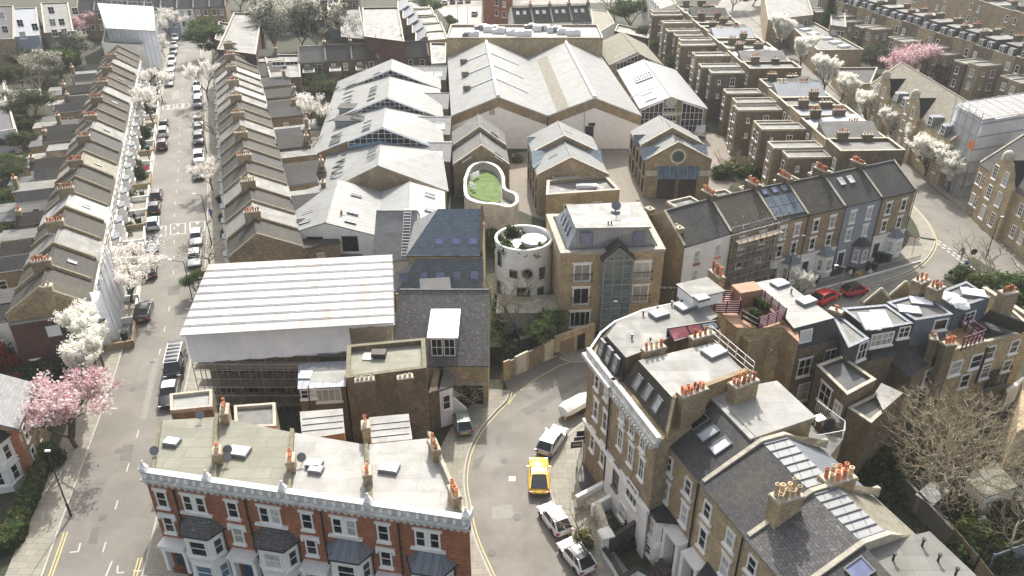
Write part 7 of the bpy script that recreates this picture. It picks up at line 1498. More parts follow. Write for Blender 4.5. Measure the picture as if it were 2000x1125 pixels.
# top right mansard terrace
A=P2(1600,-5,9); B=P2(2075,146,9); k=(B-A).normalized(); sd=Vector((k.y,-k.x)); sd=sd if sd.y<0 else -sd
farrow('brick house back with dark mansard and white dormers',A-sd*8,B-sd*8,14,9,8,5,6.8,sd,['dark_brick','stock_brick'],['felt_grey'],'mansard terrace at the top right',mans=2.2,lab2='from the left',chim=True)
A=P2(1790,-35,10); B=P2(2060,52,10); k=(B-A).normalized(); sd=Vector((k.y,-k.x)); sd=sd if sd.y<0 else -sd
farrow('distant brick terrace with arched white windows',A-sd*8,B-sd*8,8,10,8,0,6,sd,['stock_brick'],['felt_pale','felt_grey'],'distant terrace in the top right corner',lab2='from the left',chim=True)
def simple(name,lab,cat,pp,z,wall,roof,front=None,wins=(),ws=(1.1,1.6),grp=None,par=.4,nx=1,ny=2,z0=0):
    t,p_=block(name,lab,cat,pp,z,wall,roof,par,group=grp)
    if wins: wins_px(t,p_[0],p_[1],wins,ws[0],ws[1],nx=nx,ny=ny)
    return t,p_
t,p_=simple('brick_block','long flat roofed brick hall with seven roof lights beside the blossom street','hall',[q(3,290,305),q(3,560,300),q(3,270,140),q(3,120,150)],5,'stock_brick','felt_grey')
t.o['label']='long flat roofed brick hall with six roof lights beside the blossom street'
for x,y in ((175,155),(218,177),(262,200),(342,228),(393,252),(443,275)): rooflight(t,P2(*q(3,x,y),5.1),2.6,1.7,.3,5.06,.4,fr='white_metal')
t,p_=simple('low_shed','low dark slate roofed range between the hall and the gabled houses','shed',[q(3,480,515),q(3,600,500),q(3,640,405),q(3,385,408)],3.5,'stock_brick','slate')
# ---- Dutch gabled brick houses
A=P2(*q(3,600,500),7.5); B=P2(*q(3,1065,830),7.5); k=(B-A).normalized(); nb=Vector((-k.y,k.x)); nb=nb if nb.dot(Vector((1,1)))>0 else -nb; rz=math.atan2(k.y,k.x)
def dutch(t,c,wd,h,hg,nf,mat='gold_brick',proj=.6):
    """a shaped gable: straight sides, concave shoulders, rounded head"""
    kk=Vector((-nf.y,nf.x)); K=[(-1,0),(1,0),(1,h),(.92,h+.1),(.72,h+(hg-h)*.2),(.6,h+(hg-h)*.45),(.36,h+(hg-h)*.72),(.2,h+(hg-h)*.78),(.18,hg*.985),(0,hg),(-.18,hg*.985),(-.2,h+(hg-h)*.78),(-.36,h+(hg-h)*.72),(-.6,h+(hg-h)*.45),(-.72,h+(hg-h)*.2),(-.92,h+.1),(-1,h)]
    F=[v3(c+nf*proj+kk*(x*wd/2),z) for x,z in K]; Bk=[v3(c-nf*.0+kk*(x*wd/2),z) for x,z in K]; m_=M()
    if (F[1]-F[0]).cross(F[2]-F[1]).dot(v3(nf,0))<0: F.reverse(); Bk.reverse()
    m_.poly(F); m_.poly(Bk[::-1])
    for i in range(len(F)): j=(i+1)%len(F); m_.poly([F[j],F[i],Bk[i],Bk[j]])
    t.part('shaped_gable',m_,[mat]); m_=M()
    if True:
        m_.lathe((*(c+nf*(proj-.2)),hg-.9),[(.75,0),(.75,.7),(.6,1.05),(.3,1.3),(.01,1.35)],12); t.part('gable_head',m_,['coping'])
    g_=M(); rr=3.2; g_.poly([v3(c+nf*.0-kk*wd*.5,h),v3(c-kk*0,h+(hg-h)*.75),v3(c-nf*7,h+(hg-h)*.75)]); g_.poly([v3(c+nf*0+kk*wd*.5,h),v3(c-nf*7,h+(hg-h)*.75),v3(c-kk*0,h+(hg-h)*.75)]); 
    g_.poly([v3(c-nf*7,h+(hg-h)*.75),v3(c-kk*0,h+(hg-h)*.75),v3(c+nf*.0-kk*wd*.5,h)]); g_.poly([v3(c-kk*0,h+(hg-h)*.75),v3(c-nf*7,h+(hg-h)*.75),v3(c+nf*0+kk*wd*.5,h)])
    t.part('gable_roof',g_,['slate'])
t=T('gabled_terrace','golden brick range with two shaped gables and pale slate roof behind blossom trees','building',(*mid(A,B),0))
gable(t,A,B,B+nb*10,A+nb*10,7.5,4.2,'gold_brick','tile_stone',.5,par=(.3,.3))
nf=-nb; U=Vector((0,0,1)).cross(v3(nf,0))
for s in (.2,.58):
    c=A.lerp(B,s); dutch(t,c,6.2,7.5,11.5,nf)
    for o_ in (-1.2,1.2):
        for z in (8.3,5.3,2.2): win(t,v3(c+k*o_+nf*.62,z),U,v3(nf,0),.9,1.9,2,4)
for s in (.04,.38,.44,.76,.85,.94):
    for z in (5.6,2.4): win(t,v3(A.lerp(B,s)+nf*.02,z),U,v3(nf,0),.9,1.6,2,3)
for s in (.36,.46,.78,.92):
    c=A.lerp(B,s); m_=M(); m_.box((*(c-nf*.8),7.7),1.5,1.8,1.7,rz); d_=t.part('dormer',m_,['lead']); win(t,v3(c+nf*.12,8.6),U,v3(nf,0),1.2,1.4,2,2,sill=False,parent=d_)
t=T('gabled_house','golden brick house with shaped gable at the right edge by the street corner','house',(*P2(1985,340,4),0))
A2=P2(*q(3,1240,960),7.5)+nb*.0; B2=A2+k*24; gable(t,A2,B2,B2+nb*10,A2+nb*10,7.5,4.2,'gold_brick','slate',.5,par=(.3,.3))
for s in (.27,):
    c=A2.lerp(B2,s); dutch(t,c,6.6,7.5,11.5,nf)
    for o_ in (-1.3,1.3):
        for z in (8.3,5.3,2.2): win(t,v3(c+k*o_+nf*.62,z),U,v3(nf,0),1.0,2.0,2,4)
for s in (.04,.1,.5,.58,.7,.8):
    for z in (5.6,2.4): win(t,v3(A2.lerp(B2,s)+nf*.02,z),U,v3(nf,0),.9,1.7,2,3)
# wrapped scaffold on the right
t=T('wrapped_scaffold','scaffold box wrapped in white sheeting with an orange sign, top right','scaffold',(*P2(1930,280,5),0))
z=12.5; a,b,c,d=(P2(*p,z) for p in ((1868,205),(1919,236),(2060,215),(2000,185)))
w=M()
for p0,p1 in ((a,b),(b,c),(c,d),(d,a)):
    K=10
    for i in range(K):
        s0,s1=p0.lerp(p1,i/K),p0.lerp(p1,(i+1)/K)
        for j in range(6):
            z0_,z1_=z*j/6,z*(j+1)/6; f=lambda p,zz,i_,j_: v3(p+Vector((math.sin(i_*2.1+j_),math.cos(i_*1.7+j_*2)))*.12,zz)
            w.poly([f(s0,z0_,i,j),f(s1,z0_,i+1,j),f(s1,z1_,i+1,j+1),f(s0,z1_,i,j+1)],smooth=False)
t.part('sheeting',w,['wrap_sheet']); w=M(); w.prism([a,b,c,d],z+.1,z+.2); t.part('roof_sheet',w,['tent_sheet'])
w=M()
for i in range(9): s=i/8; w.tube(v3(a.lerp(b,s),z+.3),v3(d.lerp(c,s),z+.35),.05,n=4); w.tube(v3(a.lerp(d,s),z+.4),v3(b.lerp(c,s),z+.4),.05,n=4)
for z_ in (2,4,6,8,10,12): w.wall([a+nf*.15,b+nf*.15],z_,z_+.08,.06); w.wall([b,c],z_,z_+.08,.5)
for i in range(5): p=a.lerp(b,i/4)+nf*.2; w.tube(v3(p,0),v3(p,z+1.2),.05,n=4)
t.part('scaffold_poles',w,['steel']); w=M(); p=b.lerp(c,.0); pc=P(*q(3,1190,853),5); pa=hit(v3(a+nf*.3,0),v3(nf,0),*q(3,1190,853)); w.box((pa.x,pa.y,pa.z-.6),1.6,.06,1.3,rz); plain('orange_sign',(.6,.2,.06),.6,.1); t.part('sign',w,['orange_sign'])
# ================================================================ far top, left to right
def ridge_row(prefix,L,Rr,z,n,dep,rise,wall,roof,grp,lab2,base_wins=True,wz=(1.6,),chim=1,rs=None):
    A=P2(*L,z); B=P2(*Rr,z); d=B-A; out=[]
    k=d.normalized(); nb=Vector((-k.y,k.x)); nb=nb if nb.dot(A)>0 else -nb; nf=-nb; U=Vector((0,0,1)).cross(v3(nf,0))
    for i in range(n):
        a=A+d*(i/n); b=A+d*((i+1)/n); t=T('terraced_house',f'{prefix}, {ordinal(i)} {lab2}','house',(*mid(a,b+nb*dep),0),grp)
        gable(t,a,b,b+nb*dep,a+nb*dep,z,rise,wall[i%len(wall)],roof[i%len(roof)],.5,par=(.35,.35 if i==n-1 else 0)); out.append((t,a,b))
        for zz in [z-1.2,z-4.0]:
            if zz>.8:
                for s in (.27,.73): win(t,v3(a.lerp(b,s)+nf*.02,zz),U,v3(nf,0),1.0,1.5,1,2)
        if chim and i%chim==0: chimney(t,b+nb*dep*.5,nb,1.5,.6,z+rise*.4,z+rise+1.1,4,'dark_brick','terracotta')
        if rs: 
            o=v3(a,z+.15); r=v3(a+nb*dep/2,z+rise+.15); nn=(v3(b,z+.15)-o).cross(r-o).normalized(); nn=nn if nn.z>0 else -nn
            for s in (.3,.65): win(t,o.lerp(r,.65)+(v3(b,0)-v3(a,0))*s+nn*.05,(v3(b,0)-v3(a,0)).normalized(),nn,.8,1.1,1,1,fr='white_paint',pane='glass_white',sill=False,name='skylight')
    return out
r_=ridge_row('dark roofed brick house facing the long street end',q(1,255,370),q(1,1012,332),6,5,7,2.6,['dark_brick'],['felt_olive','slate','slate_brown','felt_olive','slate'],'dark roofed row behind the studio','from the left')
for i,(t,a,b) in enumerate(r_): 
    k=(b-a).normalized(); nb=Vector((-k.y,k.x)); nb=-nb if nb.y>0 else nb; a2=a.lerp(b,.1); 
    if i<3: wing(t,[a2,a.lerp(b,.55),a.lerp(b,.55)+nb*4,a2+nb*4],4.8,'dark_brick',('slate','felt_grey','pantile')[i],.15)
simple('flat_block','flat roofed brick block left of the dark roofed row','block',[q(1,85,470),q(1,262,462),q(1,255,330),q(1,50,330)],5.5,'dark_brick','felt_grey',wins=(q(1,130,372),q(1,210,370)),ws=(2.4,.8),nx=3,ny=1)
simple('flat_block','glazed flat roofed block with dark frame beside the warehouse','block',[q(1,1030,385),q(1,1112,380),q(1,1115,262),q(1,1020,262)],6,'grey_metal','felt_grey')
simple('brick_block','big brown brick building with flat roof at the top of the long street','building',[(425,100),(500,110),(512,30),(457,28)],8,'red_dark' if 'red_dark' in MATS else 'purple_brick','felt_pale')
simple('brick_block','lower brown brick wing next to the evergreen tree','building',[(420,80),(455,90),(460,52),(428,45)],6.5,'purple_brick','felt_grey')
simple('brick_block','tall blank brown brick building behind the dark roofed row','building',[(712,75),(790,85),(778,17),(708,18)],10,'purple_brick','felt_pale')
simple('courtyard_block','low dark block with metal frames between the pale trees and brown building','building',[q(1,500,225),q(1,645,240),q(1,600,20),q(1,490,20)],4,'sooty_brick','felt_dark')
simple('courtyard_block','dark blue panelled block above the lawn','building',[q(1,420,70),q(1,490,75),q(1,490,5),q(1,420,10)],7,'slate_blue','lead')
st=None
for i,(x,y,w_) in enumerate(((830,25,90),(860,70,90),(885,110,90),(915,155,90),(935,205,90))):
    t,p_=simple('studio_block',f'pale roofed stepped studio, {ordinal(i)} from the top beside the car park','studio',[q(1,x,y+45),q(1,x+190,y+30),q(1,x+170,y-20),q(1,x,y-12)],5,'stock_brick',('felt_grey','felt_pale')[i%2],grp='stepped studios by the car park',par=.3)
    m_=M(); m_.prism([p_[0]+Vector((.2,.2)),p_[0].lerp(p_[1],.35),p_[3].lerp(p_[2],.35),p_[3]+Vector((.2,-.2))],5.06,[5.1,6.6,6.6,5.1]); t.part('sloping_light',m_,['lead'])
simple('brick_flats','tall red brick flats beside the car park','flats',[(943,-32),(1000,-26),(1003,-90),(945,-90)],11,'red_brick','felt_grey',wins=((970,5),(970,25),(985,8),(985,28)))
r_=ridge_row('white fronted house with dark slate roof',q(2,10,140),q(2,465,122),6.5,4,8,3,['stucco','stucco','stucco','grey_stucco'],['slate'],'slate roofed houses behind the air conditioned block','from the left',rs=True)
simple('white_house','white gabled house right of the slate roofed row','house',[q(2,480,215),q(2,600,140),q(2,560,70),q(2,462,60)],6,'stucco','tile_stone',par=.2)
t,p_=simple('white_flats','long white four storey flats with rows of dark windows','flats',[q(2,870,62),q(2,965,28),q(2,870,-75),q(2,765,-45)],9,'stucco','felt_grey')
wins_row(t,p_[3],p_[0],[.1+.13*i for i in range(7)],(9,6,3),1.0,1.7,toward=Vector((0,100)))
simple('brick_block','brown boundary block behind the tiled workshop','block',[q(2,600,190),q(2,800,235),q(2,800,190),q(2,620,150)],3,'purple_brick','felt_olive')
for i,(pp,z,wl,rf_,lab) in enumerate((
 ([(1500,42),(1588,32),(1570,-25),(1490,-20)],7,'stock_brick','felt_grey','brick shop building at the top of the blossom street'),
 ([(1622,52),(1652,56),(1650,30),(1622,26)],7,'dark_brick','felt_grey','brick block right of the dark conifer'))):
    t,p_=simple('brick_block',lab,'block',pp,z,wl,rf_); wins_row(t,p_[0],p_[1],(.25,.6,.85),(z-1.5,z-4.5),1,1.6)
# top left
for i,(pp,z,wl,rf_,lab,wn) in enumerate((
 ([q(0,-60,240),q(0,85,235),q(0,80,40),q(0,-60,40)],7.5,'stock_brick','slate','brick house back with dark mansard at the left edge',[q(0,30,172),q(0,8,88)]),
 ([q(0,85,225),q(0,232,215),q(0,215,50),q(0,80,55)],7.5,'blue_render','lead','blue rendered house back among the gardens, top left',[q(0,118,135),q(0,205,157),q(0,133,205)]),
 ([q(0,262,200),q(0,432,190),q(0,400,20),q(0,240,25)],7.5,'dark_brick','felt_grey','brick house back with dark dormers, top left',[q(0,308,130),q(0,362,128),q(0,322,192),q(0,377,187),q(0,300,60),q(0,440,65)]),
 ([q(0,-40,330),q(0,150,310),q(0,130,230),q(0,-40,230)],4.5,'stock_brick','felt_grey','low flat roofed brick extension at the left edge',[]),
 ([q(0,-60,640),q(0,40,600),q(0,20,440),q(0,-60,440)],4.5,'stucco','felt_grey','white rendered garden house at the left edge',[]),
 ([q(0,-60,790),q(0,95,765),q(0,60,625),q(0,-60,640)],4.0,'stucco','felt_dark','white gabled garden building with dark glazing at the left edge',[]),
 ([q(0,60,600),q(0,255,590),q(0,240,530),q(0,70,540)],3.0,'cream_stone','felt_grey','cream garden studio among the left gardens',[]))):
    t,p_=simple('house_back',lab,'house',pp,z,wl,rf_,grp=None,par=.3)
    if wn: wins_px(t,p_[0],p_[1],wn,1.3,1.6,nx=2,ny=2)
A=P2(*q(0,590,155),6.5)
t,p_=simple('white_house','white walled flat roofed house next to the wrapped scaffold','house',[q(0,600,265),q(0,840,275),q(0,850,180),q(0,620,165)],7.5,'stucco','felt_grey')
t=T('wrapped_scaffold','white sheeted scaffold over the far end house, top left','scaffold',(*P2(*q(0,750,150),5),0)); pp=[P2(*q(0,*p),10.5) for p in ((625,165),(905,180),(895,40),(575,20))]
w=M(); w.prism(pp,0,10.4); t.part('sheeting',w,['wrap_sheet']); w=M(); w.prism(inset(pp,-.2),10.42,10.55); t.part('roof_sheet',w,['tent_sheet']); w=M()
for i in range(12): s=i/11; w.tube(v3(pp[0].lerp(pp[1],s),0),v3(pp[0].lerp(pp[1],s),12),.05,n=4); w.tube(v3(pp[3].lerp(pp[2],s),9),v3(pp[3].lerp(pp[2],s),12),.05,n=4)
w.tube(v3(pp[3],11.5),v3(pp[2],11.5),.05,n=4); t.part('scaffold_poles',w,['steel'])
t=T('wrapped_scaffold','white cloth hung scaffold on the near end of the left terrace front','scaffold',(*P2(205,560,3),0)); w=M()
a=fr0+Vector((.25,2)); b_=fr0+Vector((2.3,1.5)); c=fr0+Vector((3.0,9)); 
f0=P2(172,597,6); f1=P2(273,113,6); kk=(f1-f0).normalized(); so=Vector((kk.y,-kk.x)); 
K=24
for i in range(K):
    p0=f0+kk*(1.0+i*.45)+so*(1.7+.15*math.sin(i*1.3)); p1=f0+kk*(1.0+(i+1)*.45)+so*(1.7+.15*math.sin((i+1)*1.3)); w.poly([v3(p0+so*.1,.8),v3(p1+so*.1,.8),v3(p1-so*.5,7.0),v3(p0-so*.5,7.0)],smooth=True)
e=f0+kk*1.0; w.poly([v3(e+so*.5,.8),v3(e+so*1.8,.8),v3(e+so*1.2,7),v3(e+so*.3,7)]); t.part('sheeting',w,['wrap_sheet']); w=M()
for i in range(5): p=f0+kk*(1+i*2.6)+so*1.8; w.tube(v3(p,0),v3(p-so*.4,8.4),.04,n=5)
t.part('scaffold_poles',w,['steel'])
# across the far street
r_=ridge_row('distant street house',(150,24),(440,14),7,9,8,2.5,['stock_brick','stock_brick','dark_brick','stock_brick','stucco','blue_render','stucco','stock_brick'],['slate'],'far row across the end of the long street','from the left')
r_=ridge_row('distant pale brick house',(500,6),(700,2),6,6,8,2.5,['stock_brick','dark_brick'],['slate','slate_brown'],'far row above the pale trees','from the left',chim=2)
# ---- house at the bottom left
t=T('brick_house','red and yellow brick villa with white two storey bays at the bottom left','house',(-40,52,0))
e0=P2(37,838,5.6); e1=P2(85,770,5.6)
kx=Vector((.25,.97)).normalized(); 
A=P2(32,838,5.6); dv=(P2(70,745,5.6)-A).normalized(); nv=Vector((-dv.y,dv.x)); 
gable(t,A,A+dv*6.5,A+dv*6.5+nv*9,A+nv*9,5.6,2.8,'stock_brick','slate_pale',.5,over=.25)
W1=A+dv*.0; fd=Vector((dv.y,-dv.x)); U=Vector((0,0,1)).cross(v3(fd,0))
wins_px(t,A,A+dv*6.5,[q(8,145,285),q(8,195,410)],.9,1.6,ft=.1); wins_px(t,A,A+dv*6.5,[q(8,215,225),q(8,248,350)],.6,.9,ft=.1)
fw=A+nv*9; fr_=M(); fr_.prism([A-dv*.12,fw-dv*.12,fw,A],0,5.5); t.part('front_brickwork',fr_,['red_brick'])
bc=A+nv*2.3-dv*.12; ff=-dv; bp=[bc-nv*1.6,bc-nv*.9+ff*1.2,bc+nv*.9+ff*1.2,bc+nv*1.6]; m_=M(); m_.prism(bp,0,5.2); t.part('bay',m_,['white_paint']); m_=M(); e=inset(bp,-.25); r0_=v3(bc,6.6); E_=[v3(x,5.22) for x in e]; 
for i,j in ((0,1),(1,2),(2,3)): m_.poly([E_[j],E_[i],r0_]); m_.poly([E_[i],E_[j],r0_])
m_.poly(E_); t.part('bay_roof',m_,['slate']); m_=M()
for z in (.6,2.5,2.9,4.9): m_.prism(inset(bp,-.12),z,z+.15)
t.part('bay_moulding',m_,['white_paint'])
for p0,p1,ww in ((bp[1],bp[2],1.2),(bp[2],bp[3],.8),(bp[0],bp[1],.8)):
    q1=(p1-p0).normalized(); nn=Vector((q1.y,-q1.x)); nn=nn if nn.dot(ff)>0 else -nn
    for z in (3.95,1.7): win(t,v3((p0+p1)/2,z),Vector((0,0,1)).cross(v3(nn,0)),v3(nn,0),ww,1.6,1,2,ft=.12,pane='glass_dark')
chimney(t,A+nv*8,dv,1.2,.8,6,9.4,4,'red_brick','terracotta')
# ================================================================ trees, shrubs, hedges
for n_,c_,v_ in (('petal_white',(.95,.94,.89),.04),('petal_cream',(.85,.83,.73),.1),('petal_pink',(.76,.6,.6),.15),('petal_rose',(.62,.36,.4),.15),('petal_pale',(.82,.72,.69),.1),
  ('leaf_dark',(.04,.065,.025),.4),('leaf_mid',(.075,.11,.035),.35),('leaf_light',(.12,.17,.045),.3),('leaf_yellow',(.22,.22,.06),.3),('leaf_olive',(.1,.1,.05),.3),('leaf_grey',(.42,.42,.35),.25),('leaf_palegrey',(.6,.6,.53),.2),('leaf_red',(.32,.06,.02),.3),('bark',(.09,.07,.05),.4),('bark_pale',(.3,.27,.2),.3),('twig',(.27,.23,.15),.3),('twig_light',(.38,.32,.22),.3)): 
    (leafm if n_[:4] in('peta','leaf') else (lambda a,b,v:plain(a,b,.8,v,2,spec=.2)))(n_,c_,v_)
def segs(rng,h,spread,levels=4,trunk=.3,fork=(3,4),up=.35,r0=.16,lean=0,wob=.25):
    out=[]; tips=[]
    def grow(p,d,L_,r,lv):
        n=3; q_=p
        for i in range(n):
            d2=(d+Vector((rng.gauss(0,wob*.4),rng.gauss(0,wob*.4),rng.gauss(0,wob*.25)))).normalized(); e=q_+d2*(L_/n); out.append((q_,e,r*(1-.25*i/n),r*(1-.25*(i+1)/n),lv)); q_=e; d=d2
            if lv>=levels-1: tips.append((q_,d,lv))
        if lv<levels:
            for i in range(rng.randint(*fork)+(1 if lv==0 else 0)):
                a=rng.uniform(0,2*math.pi); s=spread*rng.uniform(.6,1.2)
                dd=(d*1.0+Vector((math.cos(a)*s,math.sin(a)*s,up*rng.uniform(.3,1)))).normalized(); grow(q_ if rng.random()<.6 else p.lerp(q_,rng.uniform(.5,.95)),dd,L_*rng.uniform(.6,.85) if lv else (h-h*trunk)*.42,r*.6,lv+1)
    grow(Vector((0,0,0)),Vector((lean,0,1)).normalized(),h*trunk,r0,0); return out,tips
def trunkmesh(sg,maxlv=9,mat='bark',minr=.012):
    m_=M()
    for a,b,r0,r1,lv in sg:
        if lv<=maxlv: m_.tube(a,b,max(minr,r0),max(minr*.8,r1),n=7 if lv<2 else (4 if lv<3 else 3),caps=False)
    return m_
def leafcloud(rng,pts,n,rad,size,mats,zs=1.0,long=1.0):
    m_=M()
    for p in pts:
        mi=rng.choices(range(len(mats)),weights=[3]+[2]*(len(mats)-1))[0]
        for i in range(n):
            o=Vector((rng.gauss(0,rad),rng.gauss(0,rad),rng.gauss(0,rad*zs)))+p; s=size*rng.uniform(.6,1.4)
            nn=Vector((rng.gauss(0,1),rng.gauss(0,1),rng.gauss(0,1)+.5)).normalized(); u=nn.orthogonal().normalized(); v=nn.cross(u); a=rng.uniform(0,6.3); u,v=u*math.cos(a)+v*math.sin(a),v*math.cos(a)-u*math.sin(a)
            m_.poly([o-u*s-v*s*.5*long,o+u*s*.9-v*s*.6*long,o+u*s+v*s*.7*long,o-u*s*.3+v*s*long],mi)
    return m_
PROTO={}
def tree_proto(kind,k):
    if (kind,k) in PROTO: return PROTO[(kind,k)]
    rng=random.Random(hash(kind)%1000*0+len(kind)*31+k*7+sum(map(ord,kind))); H_=8.0
    if kind=='spiky':      # upright white pear blossom
        sg,tips=segs(rng,H_,.55,3,.22,(4,5),1.0,.14,wob=.12); spikes=[]; tm=trunkmesh(sg)
        pts=[]
        for p,d,lv in tips:
            for j in range(3):
                dd=(d+Vector((rng.gauss(0,.35),rng.gauss(0,.35),.5))).normalized(); L_=rng.uniform(.5,1.1)
                for s in range(5): pts.append(p+dd*L_*s/4)
        m_=leafcloud(rng,pts,6,.1,.075,['petal_white','petal_cream']); mats=['petal_white','petal_cream']
    elif kind=='blossom':  # rounder, open cherry blossom
        sg,tips=segs(rng,H_,.8,4,.24,(3,3),.35,.17,wob=.22); tm=trunkmesh(sg); m_=leafcloud(rng,[t_[0] for t_ in tips]+[a.lerp(b,.5) for a,b,_,_,lv in sg if lv>=3],7,.17,.075,['petal_white','petal_cream','petal_pale']); mats=['petal_white','petal_cream','petal_pale']
    elif kind=='pink':
        sg,tips=segs(rng,H_,.95,4,.2,(3,4),.25,.2,wob=.25); tm=trunkmesh(sg); m_=leafcloud(rng,[t_[0] for t_ in tips],9,.24,.1,['petal_pale','petal_pink','petal_pink']); mats=['petal_pale','petal_pink','petal_rose']
    elif kind=='pinkdark':
        sg,tips=segs(rng,H_,.95,4,.2,(3,4),.25,.2,wob=.25); tm=trunkmesh(sg); m_=leafcloud(rng,[t_[0] for t_ in tips],9,.24,.1,['petal_pink','petal_rose']); mats=['petal_pink','petal_rose']
    elif kind in('evergreen','olive','greyleaf','bushtree'):
        sg,tips=segs(rng,H_,.9,4,.18,(3,4),.25,.2,wob=.2); tm=trunkmesh(sg,3)
        mats={'evergreen':['leaf_mid','leaf_dark','leaf_light'],'olive':['leaf_olive','leaf_mid','leaf_dark'],'greyleaf':['leaf_grey','leaf_palegrey','leaf_olive'],'bushtree':['leaf_light','leaf_mid','leaf_dark']}[kind]
        m_=leafcloud(rng,[t_[0] for t_ in tips],12,.3,.12,mats)
    elif kind=='conifer':
        tm=M(); tm.tube((0,0,0),(0,0,7.6),.18,.03,n=6); pts=[]
        for i in range(420): z=rng.uniform(.8,7.9); r=(8.1-z)*.26*math.sqrt(rng.random()); a=rng.uniform(0,6.3); pts.append(Vector((r*math.cos(a),r*math.sin(a),z)))
        mats=['leaf_dark','leaf_mid']; m_=leafcloud(rng,pts,14,.14,.1,mats)
    elif kind=='bare':
        sg,tips=segs(rng,H_,.85,5,.2,(3,3),.3,.2,wob=.3); tm=trunkmesh([s for s in sg if s[4]<=2]); m_=trunkmesh([s for s in sg if s[4]>2],9,'twig',.011); mats=['twig']
    a,b=tm.data('trunk',['bark_pale' if kind in('bare','greyleaf') else 'bark']),m_.data('crown',mats); PROTO[(kind,k)]=(a,b); return PROTO[(kind,k)]
TN=[0]
def tree(kind,base,h,lab,cat='tree',grp=None,wid=1.0,k=None,name=None,z=0):
    TN[0]+=1; k=TN[0]%3 if k is None else k; a,b=tree_proto(kind,k); s=h/8.0
    p=base if isinstance(base,Vector) else P2(*base)
    o=bpy.data.objects.new(name or {'spiky':'blossom_tree','blossom':'blossom_tree','pink':'blossom_tree','pinkdark':'blossom_tree','conifer':'conifer','bare':'bare_tree'}.get(kind,'leafy_tree'),None); o.location=(p.x,p.y,z); o.rotation_euler=(0,0,TN[0]*2.4); o.scale=(s*wid,s*wid,s); link(o); tag(o,lab,cat,grp)
    for n_,me in (('trunk',a),('crown',b)): c=bpy.data.objects.new(n_,me); link(c,o)
G1='white blossom trees along the curving street'
for i,(x,y,h,w_,lab) in enumerate(((1850,376,8.6,.95,'nearest blossom tree of the curving street, by the wrapped scaffold'),(1806,346,8.4,.9,'blossom tree second nearest the street corner'),(1778,312,8.2,.9,'blossom tree third from the corner, before the scaffold wrap'),(1741,285,8.2,.85,'blossom tree beside the nearer shaped gable'),(1689,250,9,.8,'blossom tree between the two shaped gables'),(1640,205,7.5,.9,'low round blossom tree at the end of the gabled range'),(1608,183,10,.75,'blossom tree at the corner of the long hall'),(1560,142,10.5,.7,'tall narrow blossom tree beside the long hall roof lights'),(1520,108,11.5,.75,'farthest tall blossom tree of the curving street'))):
    tree('spiky',(x,y),h*.78,lab,grp=G1,wid=w_*1.75)
tree('spiky',(205,722),7.4,'big spiky white blossom tree on the near left pavement',k=2,wid=1.1,grp='blossom trees on the long street'); tree('spiky',(183,768),6.8,'white blossom tree touching the pink one',wid=1.2,grp='blossom trees on the long street')
tree('pink',(150,875),7.6,'pink magnolia coloured blossom tree at lower left',wid=1.15,k=1); tree('blossom',(257,592),7.8,'open white blossom tree with dark forked trunk on the left pavement',wid=1.15,grp='blossom trees on the long street')
tree('blossom',(237,587),5.5,'small thin blossom tree behind the open white one',grp='blossom trees on the long street')
tree('blossom',(300,242),7.5,'white blossom tree halfway up the long street, left side',wid=1.1,grp='blossom trees on the long street'); tree('blossom',(308,190),6.5,'pale blossom tree above it on the left side of the long street',grp='blossom trees on the long street'); tree('blossom',(336,78),8,'farthest blossom tree on the left side of the long street',wid=1.2,grp='blossom trees on the long street'); tree('blossom',(322,112),6,'small pale tree near the far end of the long street',grp='blossom trees on the long street')
tree('blossom',(407,198),9,'tall pale leafing tree on the right side of the long street',wid=.8); tree('bare',(425,275),6,'bare tree on the right pavement of the long street'); tree('blossom',(415,372),5.5,'small white blossom tree between parked cars on the right',wid=1.1); tree('bushtree',(386,578),3.2,'low green leafy tree at the corner of the white tent',wid=1.0); tree('bare',(410,515),4.5,'bare pinkish tree over the parked car beside the tent',wid=1.3)
tree('evergreen',(425,112),9.5,'dark evergreen tree at the top of the long street',wid=1.25)
tree('greyleaf',(538,104),14,'left one of two big pale trees at the top',wid=.95); tree('greyleaf',(622,98),13.5,'right one of two big pale trees at the top',wid=.95); tree('olive',(590,96),8,'green tree between the two big pale trees'); tree('greyleaf',(757,90),9,'small pale tree before the tall blank brown building',wid=.8)
tree('blossom',(610,268),8,'white blossom tree in the gardens left of the studio',wid=1.1); tree('olive',(640,215),6,'olive green garden tree left of the studio roof',wid=1.2); tree('olive',(620,185),5.5,'dark garden tree behind the white garden blossom',wid=1.2); tree('bushtree',(605,355),4.5,'small pale green tree at the end of the gardens',wid=1)
tree('pinkdark',(1792,165),9,'deep pink blossom tree behind the shaped gables',wid=1.35); tree('conifer',(1610,82),13,'tall dark conifer at the top right',wid=1.1); tree('blossom',(1878,48),9,'white blossom tree before the distant arched terrace',wid=1.1)
tree('evergreen',(1232,58),8.5,'round evergreen tree above the workshops',wid=1.25); tree('bare',(1200,40),10,'tall bare tree above the workshops',wid=1.2); tree('olive',(1262,85),5,'green shrubby tree right of the white flats',wid=1.2); tree('bushtree',(1290,118),5,'light green tree beside the tiled workshop roof',wid=1.1); tree('evergreen',(1315,150),6,'dark tree beside the white workshop roof',wid=1.2); tree('olive',(980,12),7,'dark tree at the corner of the car park')
tree('bare',(1010,655),7.5,'bare branching tree before the round tower',wid=1.0); tree('bushtree',(1072,690),4.6,'bright green leafy tree by the garden wall',wid=1.1); tree('bare',(915,790),4,'bare shrub tree before the garage opening'); tree('bare',(1138,1058),4.2,'yellowish bare street tree beside the white cars',wid=1.1); tree('bare',(940,345),3.5,'bare climbing tree behind the roof lawn wall',wid=1.1,z=3)
